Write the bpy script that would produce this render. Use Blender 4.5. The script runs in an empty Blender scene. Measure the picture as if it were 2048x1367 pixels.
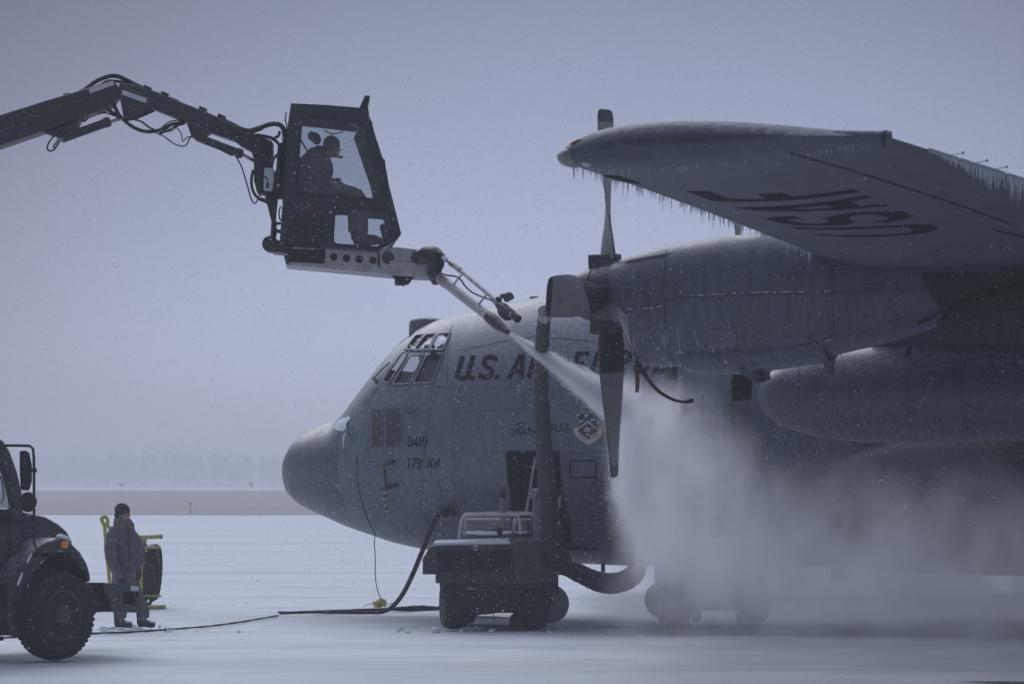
import bpy, bmesh, math, random
import numpy as np
from mathutils import Vector, Matrix, noise as mnoise
from mathutils.geometry import tessellate_polygon
R = math.radians
random.seed(7)
scene = bpy.context.scene
COL = scene.collection

# ------------------------------------------------------------------ camera
FPX, CXP, HYP, CAMH = 5500.0, 1024.0, 970.0, 2.0      # focal length, centre and horizon in photo pixels, eye height
cam_d = bpy.data.cameras.new('camera')
cam = bpy.data.objects.new('camera', cam_d)
COL.objects.link(cam)
cam.location = (0, 0, CAMH)
cam.rotation_euler = (R(90), 0, 0)
cam_d.sensor_width = 36.0
cam_d.lens = 36.0 * FPX / 2048.0
cam_d.shift_y = (HYP - 683.5) / 2048.0
cam_d.clip_start = 0.1
cam_d.clip_end = 6000
cam_d.dof.use_dof = True
cam_d.dof.focus_distance = 36.0
cam_d.dof.aperture_fstop = 4.0
scene.camera = cam

# ------------------------------------------------------------------ sky, sun, exposure
SUN_EL, SUN_AZ = R(38), R(-20)          # hidden sun, ahead and to the left, behind the overcast
world = bpy.data.worlds.new('World')
scene.world = world
world.use_nodes = True
wn, wl = world.node_tree.nodes, world.node_tree.links
wn.clear()
w_out = wn.new('ShaderNodeOutputWorld')
w_bg = wn.new('ShaderNodeBackground'); w_bg.inputs['Strength'].default_value = 0.1
sky = wn.new('ShaderNodeTexSky'); sky.sky_type = 'NISHITA'; sky.sun_disc = False
sky.sun_elevation = SUN_EL; sky.sun_rotation = SUN_AZ
geo = wn.new('ShaderNodeTexCoord')
nrm = wn.new('ShaderNodeVectorMath'); nrm.operation = 'NORMALIZE'
wl.new(geo.outputs['Generated'], nrm.inputs[0])
sep = wn.new('ShaderNodeSeparateXYZ'); wl.new(nrm.outputs[0], sep.inputs[0])
ramp = wn.new('ShaderNodeValToRGB')     # overcast: pale at the horizon, greyer band, unseen overhead part raised for ambient light
wl.new(sep.outputs['Z'], ramp.inputs[0])
er = ramp.color_ramp
er.elements[0].position = 0.0; er.elements[0].color = (0.404, 0.445, 0.628, 1)
er.elements[1].position = 1.0; er.elements[1].color = (0.96, 1.07, 1.44, 1)
for p, c in ((0.045, (0.396, 0.435, 0.615, 1)), (0.10, (0.316, 0.346, 0.500, 1)), (0.19, (0.205, 0.224, 0.335, 1)), (0.42, (0.69, 0.77, 1.05, 1))):
    e = er.elements.new(p); e.color = c
glow = wn.new('ShaderNodeVectorMath'); glow.operation = 'DOT_PRODUCT'    # added brightening straight ahead, so the sky dims towards the frame edges
glow.inputs[1].default_value = Vector((math.sin(R(2)), math.cos(R(2)), 0.03)).normalized()
wl.new(nrm.outputs[0], glow.inputs[0])
gm = wn.new('ShaderNodeMapRange'); gm.interpolation_type = 'SMOOTHSTEP'
gm.inputs['From Min'].default_value = 0.962; gm.inputs['From Max'].default_value = 1.0
gm.inputs['To Min'].default_value = 0.56; gm.inputs['To Max'].default_value = 1.12
wl.new(glow.outputs['Value'], gm.inputs[0])
cn = wn.new('ShaderNodeTexNoise'); cn.inputs['Scale'].default_value = 3.0; cn.inputs['Detail'].default_value = 3.0
wl.new(nrm.outputs[0], cn.inputs['Vector'])
cm = wn.new('ShaderNodeMapRange'); cm.inputs['To Min'].default_value = 0.93; cm.inputs['To Max'].default_value = 1.07
wl.new(cn.outputs['Fac'], cm.inputs[0])
bk = wn.new('ShaderNodeMapRange'); bk.interpolation_type = 'SMOOTHSTEP'      # unseen sky behind the camera, dimmed to darken surfaces facing it
bk.inputs['From Min'].default_value = -0.8; bk.inputs['From Max'].default_value = 0.55; bk.inputs['To Min'].default_value = 0.30; bk.inputs['To Max'].default_value = 1.0
wl.new(glow.outputs['Value'], bk.inputs[0])
mm0 = wn.new('ShaderNodeMath'); mm0.operation = 'MULTIPLY'; wl.new(gm.outputs[0], mm0.inputs[0]); wl.new(bk.outputs[0], mm0.inputs[1])
mm = wn.new('ShaderNodeMath'); mm.operation = 'MULTIPLY'
wl.new(mm0.outputs[0], mm.inputs[0]); wl.new(cm.outputs[0], mm.inputs[1])
sc10 = wn.new('ShaderNodeVectorMath'); sc10.operation = 'SCALE'
wl.new(ramp.outputs[0], sc10.inputs[0])
m10 = wn.new('ShaderNodeMath'); m10.operation = 'MULTIPLY'; m10.inputs[1].default_value = 10.0
wl.new(mm.outputs[0], m10.inputs[0]); wl.new(m10.outputs[0], sc10.inputs['Scale'])
wmix = wn.new('ShaderNodeMix'); wmix.data_type = 'RGBA'; wmix.inputs[0].default_value = 0.97
wl.new(sky.outputs[0], wmix.inputs[6]); wl.new(sc10.outputs[0], wmix.inputs[7])
wl.new(wmix.outputs[2], w_bg.inputs['Color']); wl.new(w_bg.outputs[0], w_out.inputs['Surface'])

sun_d = bpy.data.lights.new('sun', 'SUN'); sun_d.energy = 0.95; sun_d.angle = R(40); sun_d.color = (0.97, 0.98, 1.0)
sun = bpy.data.objects.new('sun', sun_d); COL.objects.link(sun)
_sd = Vector((math.sin(SUN_AZ) * math.cos(SUN_EL), math.cos(SUN_AZ) * math.cos(SUN_EL), math.sin(SUN_EL)))
sun.rotation_euler = (-_sd).to_track_quat('-Z', 'Y').to_euler()
sun.location = (0, 0, 60)

scene.view_settings.view_transform = 'Standard'
scene.view_settings.look = 'None'
scene.view_settings.exposure = 0.10
scene.view_settings.gamma = 1.0
cy = scene.cycles
cy.max_bounces = 8; cy.diffuse_bounces = 3; cy.glossy_bounces = 3; cy.transmission_bounces = 4
cy.transparent_max_bounces = 12; cy.volume_bounces = 5
cy.volume_step_rate = 1.0; cy.volume_max_steps = 256
cy.use_denoising = True
cy.sample_clamp_indirect = 4.0

# ------------------------------------------------------------------ materials
def _n(t, kind, **kw):
    n = t.nodes.new(kind)
    for k, v in kw.items(): setattr(n, k, v)
    return n
def material(name, col, rough=0.55, metal=0.0, var=0.18, vscale=3.0, streak=0.0, frost=0.0, speck=0.0, bump=0.0, bscale=40.0, panel=None, spec=0.5, coat=0.0):
    m = bpy.data.materials.new(name); m.use_nodes = True
    t = m.node_tree; L = t.links
    b = t.nodes['Principled BSDF']
    b.inputs['Roughness'].default_value = rough; b.inputs['Metallic'].default_value = metal
    b.inputs['Specular IOR Level'].default_value = spec
    if coat: b.inputs['Coat Weight'].default_value = coat; b.inputs['Coat Roughness'].default_value = 0.15
    tc = _n(t, 'ShaderNodeTexCoord')
    n1 = _n(t, 'ShaderNodeTexNoise'); n1.inputs['Scale'].default_value = vscale; n1.inputs['Detail'].default_value = 7; n1.inputs['Roughness'].default_value = 0.62
    L.new(tc.outputs['Object'], n1.inputs['Vector'])
    mr = _n(t, 'ShaderNodeMapRange'); mr.inputs['From Min'].default_value = 0.25; mr.inputs['From Max'].default_value = 0.75
    mr.inputs['To Min'].default_value = 1 - var; mr.inputs['To Max'].default_value = 1 + var
    L.new(n1.outputs['Fac'], mr.inputs[0])
    fac = mr.outputs[0]
    if streak:
        mp = _n(t, 'ShaderNodeMapping'); mp.inputs['Scale'].default_value = (9, 9, 0.45)
        L.new(tc.outputs['Object'], mp.inputs[0])
        n2 = _n(t, 'ShaderNodeTexNoise'); n2.inputs['Scale'].default_value = 2.2; n2.inputs['Detail'].default_value = 5
        L.new(mp.outputs[0], n2.inputs['Vector'])
        mr2 = _n(t, 'ShaderNodeMapRange'); mr2.inputs['From Min'].default_value = 0.3; mr2.inputs['From Max'].default_value = 0.7
        mr2.inputs['To Min'].default_value = 1 - streak; mr2.inputs['To Max'].default_value = 1 + streak
        L.new(n2.outputs['Fac'], mr2.inputs[0])
        mu = _n(t, 'ShaderNodeMath', operation='MULTIPLY'); L.new(fac, mu.inputs[0]); L.new(mr2.outputs[0], mu.inputs[1])
        fac = mu.outputs[0]
    if panel:                                     # plating: every panel a shade apart, thin joints between
        sp0 = _n(t, 'ShaderNodeSeparateXYZ'); L.new(tc.outputs['Object'], sp0.inputs[0]); cb0 = _n(t, 'ShaderNodeCombineXYZ')
        L.new(sp0.outputs['X'], cb0.inputs[0]); L.new(sp0.outputs[panel[0]], cb0.inputs[1])
        bt = _n(t, 'ShaderNodeTexBrick'); bt.inputs['Scale'].default_value = 1.0; bt.inputs['Brick Width'].default_value = panel[1]; bt.inputs['Row Height'].default_value = panel[2]
        bt.inputs['Mortar Size'].default_value = 0.008; bt.inputs['Mortar Smooth'].default_value = 0.6; bt.offset = 0.37; bt.squash = 0.7; bt.squash_frequency = 3
        bt.inputs['Color1'].default_value = (1.07, 1.07, 1.07, 1); bt.inputs['Color2'].default_value = (0.92, 0.92, 0.92, 1); bt.inputs['Mortar'].default_value = (0.70, 0.70, 0.70, 1)
        L.new(cb0.outputs[0], bt.inputs['Vector']); sb = _n(t, 'ShaderNodeSeparateColor'); L.new(bt.outputs['Color'], sb.inputs[0])
        mu0 = _n(t, 'ShaderNodeMath', operation='MULTIPLY'); L.new(fac, mu0.inputs[0]); L.new(sb.outputs[0], mu0.inputs[1]); fac = mu0.outputs[0]
    vs = _n(t, 'ShaderNodeVectorMath', operation='SCALE'); vs.inputs[0].default_value = col[:3]
    L.new(fac, vs.inputs['Scale'])
    cout = vs.outputs[0]
    if frost or speck:
        ge = _n(t, 'ShaderNodeNewGeometry'); sp = _n(t, 'ShaderNodeSeparateXYZ'); L.new(ge.outputs['Normal'], sp.inputs[0])
        fz = _n(t, 'ShaderNodeMapRange', interpolation_type='SMOOTHSTEP'); fz.inputs['From Min'].default_value = 0.25; fz.inputs['From Max'].default_value = 0.95
        L.new(sp.outputs['Z'], fz.inputs[0])
        n3 = _n(t, 'ShaderNodeTexNoise'); n3.inputs['Scale'].default_value = 14; n3.inputs['Detail'].default_value = 8; n3.inputs['Roughness'].default_value = 0.7
        L.new(tc.outputs['Object'], n3.inputs['Vector'])
        r3 = _n(t, 'ShaderNodeMapRange'); r3.inputs['From Min'].default_value = 0.35; r3.inputs['From Max'].default_value = 0.7
        L.new(n3.outputs['Fac'], r3.inputs[0])
        m3 = _n(t, 'ShaderNodeMath', operation='MULTIPLY'); L.new(fz.outputs[0], m3.inputs[0]); L.new(r3.outputs[0], m3.inputs[1])
        m4 = _n(t, 'ShaderNodeMath', operation='MULTIPLY'); m4.inputs[1].default_value = frost; L.new(m3.outputs[0], m4.inputs[0])
        ff = m4.outputs[0]
        if speck:
            n4 = _n(t, 'ShaderNodeTexNoise'); n4.inputs['Scale'].default_value = 34; n4.inputs['Detail'].default_value = 4; n4.inputs['Roughness'].default_value = 0.8
            L.new(tc.outputs['Object'], n4.inputs['Vector'])
            r4 = _n(t, 'ShaderNodeMapRange'); r4.inputs['From Min'].default_value = 0.60; r4.inputs['From Max'].default_value = 0.74; r4.inputs['To Max'].default_value = speck
            L.new(n4.outputs['Fac'], r4.inputs[0])
            ad = _n(t, 'ShaderNodeMath', operation='MAXIMUM'); L.new(ff, ad.inputs[0]); L.new(r4.outputs[0], ad.inputs[1])
            ff = ad.outputs[0]
        mx = _n(t, 'ShaderNodeMix', data_type='RGBA'); mx.inputs[7].default_value = (0.72, 0.76, 0.82, 1)
        L.new(ff, mx.inputs[0]); L.new(cout, mx.inputs[6]); cout = mx.outputs[2]
    L.new(cout, b.inputs['Base Color'])
    rr = _n(t, 'ShaderNodeMapRange'); rr.inputs['To Min'].default_value = max(0, rough - 0.12); rr.inputs['To Max'].default_value = min(1, rough + 0.12)
    L.new(n1.outputs['Fac'], rr.inputs[0]); L.new(rr.outputs[0], b.inputs['Roughness'])
    if bump:
        nb = _n(t, 'ShaderNodeTexNoise'); nb.inputs['Scale'].default_value = bscale; nb.inputs['Detail'].default_value = 5
        L.new(tc.outputs['Object'], nb.inputs['Vector'])
        bp = _n(t, 'ShaderNodeBump'); bp.inputs['Strength'].default_value = bump; bp.inputs['Distance'].default_value = 0.02
        L.new(nb.outputs['Fac'], bp.inputs['Height']); L.new(bp.outputs[0], b.inputs['Normal'])
    return m

def glass(name, tint=(0.9, 0.93, 0.95), gloss=0.10, rough=0.06, dirt=0.0):
    m = bpy.data.materials.new(name); m.use_nodes = True
    t = m.node_tree; L = t.links; t.nodes.clear()
    o = _n(t, 'ShaderNodeOutputMaterial'); tr = _n(t, 'ShaderNodeBsdfTransparent'); tr.inputs[0].default_value = (*tint, 1)
    g = _n(t, 'ShaderNodeBsdfGlossy'); g.inputs['Roughness'].default_value = rough
    fr = _n(t, 'ShaderNodeLayerWeight'); fr.inputs[0].default_value = 0.35
    mr = _n(t, 'ShaderNodeMapRange'); mr.inputs['To Min'].default_value = gloss * 0.5; mr.inputs['To Max'].default_value = min(1, gloss * 5)
    L.new(fr.outputs['Fresnel'], mr.inputs[0])
    mx = _n(t, 'ShaderNodeMixShader'); L.new(mr.outputs[0], mx.inputs[0]); L.new(tr.outputs[0], mx.inputs[1]); L.new(g.outputs[0], mx.inputs[2])
    last = mx.outputs[0]
    if dirt:
        d = _n(t, 'ShaderNodeBsdfDiffuse'); d.inputs[0].default_value = (0.6, 0.64, 0.7, 1)
        tc = _n(t, 'ShaderNodeTexCoord'); n = _n(t, 'ShaderNodeTexNoise'); n.inputs['Scale'].default_value = 30; n.inputs['Detail'].default_value = 6
        L.new(tc.outputs['Object'], n.inputs['Vector'])
        r2 = _n(t, 'ShaderNodeMapRange'); r2.inputs['From Min'].default_value = 0.45; r2.inputs['From Max'].default_value = 0.75; r2.inputs['To Min'].default_value = dirt * 0.4; r2.inputs['To Max'].default_value = dirt * 2
        L.new(n.outputs['Fac'], r2.inputs[0])
        m2 = _n(t, 'ShaderNodeMixShader'); L.new(r2.outputs[0], m2.inputs[0]); L.new(last, m2.inputs[1]); L.new(d.outputs[0], m2.inputs[2]); last = m2.outputs[0]
    L.new(last, o.inputs['Surface'])
    return m

M = {}
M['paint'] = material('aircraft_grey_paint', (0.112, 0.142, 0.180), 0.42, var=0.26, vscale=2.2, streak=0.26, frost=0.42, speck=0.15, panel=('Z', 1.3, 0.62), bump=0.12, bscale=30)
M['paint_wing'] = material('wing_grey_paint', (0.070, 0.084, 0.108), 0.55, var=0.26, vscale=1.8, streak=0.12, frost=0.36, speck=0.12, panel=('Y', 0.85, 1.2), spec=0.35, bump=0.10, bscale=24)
M['radome'] = material('radome_grey_paint', (0.085, 0.100, 0.128), 0.40, var=0.2, vscale=4, streak=0.10, frost=0.5, speck=0.17, bump=0.15, bscale=40)
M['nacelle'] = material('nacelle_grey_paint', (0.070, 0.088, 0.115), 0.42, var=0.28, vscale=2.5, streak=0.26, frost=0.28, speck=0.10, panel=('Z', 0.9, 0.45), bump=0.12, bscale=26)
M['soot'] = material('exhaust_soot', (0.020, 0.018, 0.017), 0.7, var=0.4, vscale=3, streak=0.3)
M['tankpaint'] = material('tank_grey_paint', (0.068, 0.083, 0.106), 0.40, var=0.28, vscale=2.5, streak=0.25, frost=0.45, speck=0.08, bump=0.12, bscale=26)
M['tipcap'] = material('worn_tip_cap', (0.17, 0.16, 0.16), 0.5, var=0.3, vscale=9)
M['shadesooty'] = material('soot_and_shade_paint', (0.046, 0.052, 0.062), 0.5, var=0.35, vscale=1.2, streak=0.35)  # grey darkened to stand for shade under the wing, besides exhaust soot
M['line'] = material('panel_joint', (0.030, 0.033, 0.040), 0.8, var=0.2)
M['ice'] = material('frozen_fluid', (0.60, 0.64, 0.72), 0.25, var=0.2, vscale=6, spec=0.6)
M['letter'] = material('dark_lettering', (0.012, 0.013, 0.016), 0.85, var=0.3, vscale=9, speck=0.06, spec=0.12)
M['blackpaint'] = material('black_paint', (0.016, 0.017, 0.020), 0.42, var=0.3, vscale=6, frost=0.25, speck=0.14, bump=0.1)
M['blade'] = material('blade_taupe_paint', (0.235, 0.230, 0.232), 0.45, var=0.14, vscale=5, speck=0.15, bump=0.08, bscale=60)
M['bladeedge'] = material('blade_red_edge', (0.16, 0.07, 0.06), 0.6, var=0.2)
M['bare'] = material('bare_metal', (0.30, 0.28, 0.27), 0.38, metal=0.7, var=0.25, vscale=8, streak=0.2)
M['alu'] = material('weathered_aluminium', (0.46, 0.45, 0.46), 0.5, metal=0.35, var=0.22, vscale=6, streak=0.18, bump=0.1)
M['boom'] = material('boom_dark_green_paint', (0.022, 0.027, 0.026), 0.45, var=0.35, vscale=4, frost=0.4, speck=0.22, bump=0.15)
M['cabpaint'] = material('cab_dark_paint', (0.020, 0.024, 0.025), 0.45, var=0.35, vscale=5, frost=0.35, speck=0.18, bump=0.12)
M['truck'] = material('truck_green_paint', (0.036, 0.043, 0.043), 0.45, var=0.35, vscale=3, streak=0.35, frost=0.6, speck=0.2, bump=0.12)
M['bumper'] = material('bumper_green_paint', (0.052, 0.060, 0.060), 0.5, var=0.3, vscale=5, frost=0.4, speck=0.15, bump=0.1)
M['chassis'] = material('chassis_black', (0.010, 0.011, 0.013), 0.65, var=0.3, speck=0.10)
M['rubber'] = material('tyre_rubber', (0.014, 0.014, 0.016), 0.75, var=0.3, vscale=8, speck=0.2, bump=0.25, bscale=50)
M['rim'] = material('wheel_rim_paint', (0.030, 0.034, 0.035), 0.5, var=0.3, vscale=9, speck=0.12)
M['hose'] = material('black_hose', (0.014, 0.014, 0.016), 0.6, var=0.3, speck=0.16)
M['duct'] = material('dark_duct_fabric', (0.020, 0.019, 0.022), 0.78, var=0.35, vscale=7, frost=0.2, speck=0.26, bump=0.5, bscale=14)
M['steel'] = material('shiny_rod', (0.42, 0.42, 0.45), 0.25, metal=0.9, var=0.1)
M['reflector'] = material('pale_reflective_tape', (0.62, 0.66, 0.70), 0.4, var=0.06)
M['bottle'] = material('white_plastic', (0.60, 0.68, 0.74), 0.4, var=0.08)
M['yellow'] = material('yellow_paint', (0.42, 0.38, 0.055), 0.55, var=0.3, vscale=9, frost=0.8, speck=0.2)
M['red'] = material('red_fabric', (0.17, 0.075, 0.072), 0.8, var=0.3, vscale=20, speck=0.4)
M['orange'] = material('orange_lens', (0.85, 0.30, 0.08), 0.25, var=0.1)
M['redlens'] = material('red_lens', (0.16, 0.02, 0.03), 0.2, var=0.1)
M['lens'] = material('clear_lens', (0.33, 0.34, 0.33), 0.2, var=0.2)
M['cart'] = material('cart_dark_green', (0.031, 0.036, 0.038), 0.5, var=0.4, vscale=4, streak=0.25, frost=0.35, speck=0.22, bump=0.15)
M['louvre'] = material('louvre_shade', (0.008, 0.008, 0.010), 0.8, var=0.2)
M['tank'] = material('pale_tank_plastic', (0.19, 0.185, 0.19), 0.5, var=0.3, vscale=9, frost=0.8)
M['snow'] = material('settled_snow', (0.80, 0.83, 0.88), 0.7, var=0.05, vscale=6, bump=0.3, bscale=30)
_mf = bpy.data.materials.new('snowflake'); _mf.use_nodes = True; _t = _mf.node_tree; _t.nodes.clear()
_o, _d, _r, _x = [_n(_t, k) for k in ('ShaderNodeOutputMaterial', 'ShaderNodeBsdfDiffuse', 'ShaderNodeBsdfTranslucent', 'ShaderNodeMixShader')]
_d.inputs[0].default_value = _r.inputs[0].default_value = (0.92, 0.94, 0.97, 1); _x.inputs[0].default_value = 0.5
_t.links.new(_d.outputs[0], _x.inputs[1]); _t.links.new(_r.outputs[0], _x.inputs[2]); _t.links.new(_x.outputs[0], _o.inputs['Surface']); M['flake'] = _mf
M['parka'] = material('parka_cloth', (0.125, 0.118, 0.122), 0.9, var=0.45, vscale=13, frost=0.4, speck=0.12, bump=0.6, bscale=22)
M['trousers'] = material('trouser_cloth', (0.10, 0.096, 0.098), 0.9, var=0.4, vscale=15, speck=0.1, bump=0.6, bscale=24)
M['opcoat'] = material('operator_coat', (0.055, 0.050, 0.056), 0.9, var=0.3, vscale=10, bump=0.6, bscale=22)
M['beanie'] = material('dark_green_knit', (0.022, 0.028, 0.026), 0.95, var=0.3, vscale=40, speck=0.2, bump=0.7, bscale=90)
M['skin'] = material('skin', (0.34, 0.20, 0.165), 0.55, var=0.12, vscale=25)
M['leather'] = material('boot_leather', (0.030, 0.026, 0.024), 0.6, var=0.3, vscale=12, frost=0.6, bump=0.3)
M['glove'] = material('glove_cloth', (0.035, 0.036, 0.034), 0.85, var=0.2)
M['navy'] = material('emblem_blue', (0.022, 0.028, 0.095), 0.5, var=0.1)
M['maroon'] = material('emblem_red', (0.10, 0.022, 0.022), 0.5, var=0.1)
M['gold'] = material('emblem_yellow', (0.50, 0.46, 0.16), 0.5, var=0.1)
M['white'] = material('emblem_white', (0.55, 0.57, 0.60), 0.5, var=0.08)
M['bluetext'] = material('faded_blue_lettering', (0.028, 0.042, 0.13), 0.6, var=0.25, vscale=20)
M['redtext'] = material('faded_red_lettering', (0.13, 0.024, 0.032), 0.6, var=0.25, vscale=20)
M['rust'] = material('rust_stain', (0.13, 0.055, 0.035), 0.9, var=0.4, vscale=30)
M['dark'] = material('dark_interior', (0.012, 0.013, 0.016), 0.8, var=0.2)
M['cockpit'] = material('cockpit_interior', (0.060, 0.056, 0.054), 0.8, var=0.3)
M['olive_glass'] = material('dark_window', (0.030, 0.038, 0.040), 0.12, var=0.25, vscale=5, speck=0.1, spec=0.7)
M['glass'] = glass('cab_glass', (0.90, 0.92, 0.93), 0.06, 0.05, 0.05)
M['cglass'] = glass('cockpit_glass', (0.9, 0.92, 0.94), 0.07, 0.08, 0.04)

# ------------------------------------------------------------------ mesh builder
INV = {}                                         # object name -> matrix from world to its space
def uname(o): return o.name
class MB:
    def __init__(s): s.v = []; s.f = []; s.mi = []; s.k = 0
    def add(s, vs, fs):
        o = len(s.v); s.v.extend([tuple(p) for p in vs]); s.f.extend([tuple(i + o for i in f) for f in fs]); s.mi.extend([s.k] * len(fs)); return s
    def box(s, c, d, rot=None):
        h = Vector(d) / 2; vs = []
        for x in (-1, 1):
            for y in (-1, 1):
                for z in (-1, 1):
                    p = Vector((x * h.x, y * h.y, z * h.z))
                    if rot is not None: p = rot @ p
                    vs.append(p + Vector(c))
        return s.add(vs, [(0, 1, 3, 2), (4, 6, 7, 5), (0, 4, 5, 1), (2, 3, 7, 6), (0, 2, 6, 4), (1, 5, 7, 3)])
    def tube(s, pts, r, n=10, caps=True, flat=None, up=None):
        P = [Vector(p) for p in pts]; m = len(P)
        rs = [r] * m if isinstance(r, (int, float)) else list(r)
        T = []
        for i in range(m):
            d = P[min(i + 1, m - 1)] - P[max(i - 1, 0)]
            T.append(d.normalized() if d.length > 1e-9 else Vector((0, 0, 1)))
        a = Vector(up) if up is not None else (Vector((0, 0, 1)) if abs(T[0].z) < 0.9 else Vector((1, 0, 0)))
        u = (a - T[0] * a.dot(T[0])).normalized()
        rings = []
        for i in range(m):
            u = (u - T[i] * u.dot(T[i])); u = u.normalized() if u.length > 1e-9 else Vector((1, 0, 0))
            w = T[i].cross(u)
            fu = flat if flat else 1.0
            rings.append([P[i] + u * (rs[i] * math.cos(2 * math.pi * j / n)) + w * (rs[i] * fu * math.sin(2 * math.pi * j / n)) for j in range(n)])
        return s.loft(rings, caps)
    def loft(s, rings, caps=True, closed=True):
        n = len(rings[0]); o = len(s.v); fs = []
        for i in range(len(rings) - 1):
            for j in range(n if closed else n - 1):
                k = (j + 1) % n
                fs.append((i * n + j, i * n + k, (i + 1) * n + k, (i + 1) * n + j))
        if caps:
            fs.append(tuple(reversed(range(n)))); q = (len(rings) - 1) * n; fs.append(tuple(range(q, q + n)))
        return s.add([p for r in rings for p in r], fs)
    def lathe(s, prof, o, ax, n=24, caps=True, up=None):
        o = Vector(o); ax = Vector(ax).normalized()
        a = Vector((0, 0, 1)) if abs(ax.z) < 0.9 else Vector((1, 0, 0))
        u = (a - ax * a.dot(ax)).normalized(); w = ax.cross(u)
        return s.loft([[o + ax * t + (u * math.cos(2 * math.pi * j / n) + w * math.sin(2 * math.pi * j / n)) * r for j in range(n)] for t, r in prof], caps)
    def ell(s, c, r, nu=16, nv=10, rot=None):
        c = Vector(c); rings = []
        for i in range(nv + 1):
            a = math.pi * (i + 0.02) / (nv + 0.04) - math.pi / 2
            ring = []
            for j in range(nu):
                b = 2 * math.pi * j / nu
                p = Vector((r[0] * math.cos(a) * math.cos(b), r[1] * math.cos(a) * math.sin(b), r[2] * math.sin(a)))
                if rot is not None: p = rot @ p
                ring.append(c + p)
            rings.append(ring)
        return s.loft(rings)
    def plate(s, loops, fn, off):
        """flat polygon with holes (2D loops), mapped by fn to space and given a thickness off"""
        off = Vector(off); flat = [p for l in loops for p in l]
        tris = tessellate_polygon([[Vector((p[0], p[1], 0)) for p in l] for l in loops])
        A = [Vector(fn(*p)) for p in flat]; n = len(A)
        fs = []
        for t in tris:
            fs.append(tuple(t)); fs.append(tuple(n + i for i in reversed(t)))
        q = 0
        for l in loops:
            m = len(l)
            for i in range(m):
                a, b = q + i, q + (i + 1) % m
                fs.append((a, b, n + b, n + a))
            q += m
        return s.add(A + [p + off for p in A], fs)
    def mesh(s, name, mats, inv=None):
        me = bpy.data.meshes.new(name)
        vs = [tuple(inv @ Vector(p)) for p in s.v] if inv is not None else s.v
        me.from_pydata(vs, [], s.f)
        for m in mats: me.materials.append(m)
        if len(mats) > 1: me.polygons.foreach_set('material_index', s.mi)
        bm = bmesh.new(); bm.from_mesh(me); bmesh.ops.recalc_face_normals(bm, faces=bm.faces[:]); bm.to_mesh(me); bm.free()
        return me
    def build(s, name, mats, parent=None, smooth=True, bevel=0.0, world=True, base=None, angle=35):
        mats = [M[k] if isinstance(k, str) else k for k in (mats if isinstance(mats, (list, tuple)) else [mats])]
        inv = None
        if parent is not None and world: inv = INV.get(parent.name)
        if parent is None and base is not None: inv = Matrix.Translation(-Vector(base))
        me = s.mesh(name, mats, inv)
        o = bpy.data.objects.new(name, me); COL.objects.link(o)
        if parent is not None:
            o.parent = parent
            if parent.name in INV: INV[o.name] = INV[parent.name]
        elif base is not None:
            o.location = base; INV[o.name] = inv
        if smooth:
            me.polygons.foreach_set('use_smooth', [True] * len(me.polygons))
            if angle: me.set_sharp_from_angle(angle=R(angle))
        if bevel:
            b = o.modifiers.new('bevel', 'BEVEL'); b.width = bevel; b.segments = 2; b.limit_method = 'ANGLE'; b.angle_limit = R(40)
        return o
def fuse(o, vox=0.014, it=4):
    r = o.modifiers.new('remesh', 'REMESH'); r.mode = 'VOXEL'; r.voxel_size = vox; r.use_smooth_shade = True
    q = o.modifiers.new('smooth', 'SMOOTH'); q.iterations = it; q.factor = 0.5
    return o
def empty(name, loc, rz=0.0):
    o = bpy.data.objects.new(name, None); COL.objects.link(o); o.location = loc; o.rotation_euler = (0, 0, rz); o.empty_display_size = 0.3
    INV[o.name] = (Matrix.Translation(Vector(loc)) @ Matrix.Rotation(rz, 4, 'Z')).inverted()
    return o
def tag(o, label, cat, group=None, kind=None):
    o['label'] = label; o['category'] = cat
    if group: o['group'] = group
    if kind: o['kind'] = kind
    return o
def kind(o, k): o['kind'] = k; return o
def kids(o): return [c for c in bpy.data.objects if c.parent is o]
def copy_tree(o, parent=None):
    c = o.copy(); COL.objects.link(c)
    if parent is not None: c.parent = parent
    for ch in kids(o): copy_tree(ch, c)
    return c
def spline(pts, n=8):
    """Catmull-Rom through points"""
    P = [Vector(p) for p in pts]; P = [P[0] * 2 - P[1]] + P + [P[-1] * 2 - P[-2]]; out = []
    for i in range(1, len(P) - 2):
        for k in range(n):
            t = k / n; a, b, c, d = P[i - 1], P[i], P[i + 1], P[i + 2]
            out.append(0.5 * ((2 * b) + (c - a) * t + (2 * a - 5 * b + 4 * c - d) * t * t + (3 * b - a - 3 * c + d) * t ** 3))
    out.append(P[-2]); return out
def W(px, py, D):                                 # a place seen at photo pixel (px, py) that stands D metres ahead
    return Vector(((px - CXP) / FPX * D, D, CAMH + (HYP - py) / FPX * D))
def crop(ox, oy, s): return lambda x, y: (ox + x / s, oy + y / s)
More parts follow.
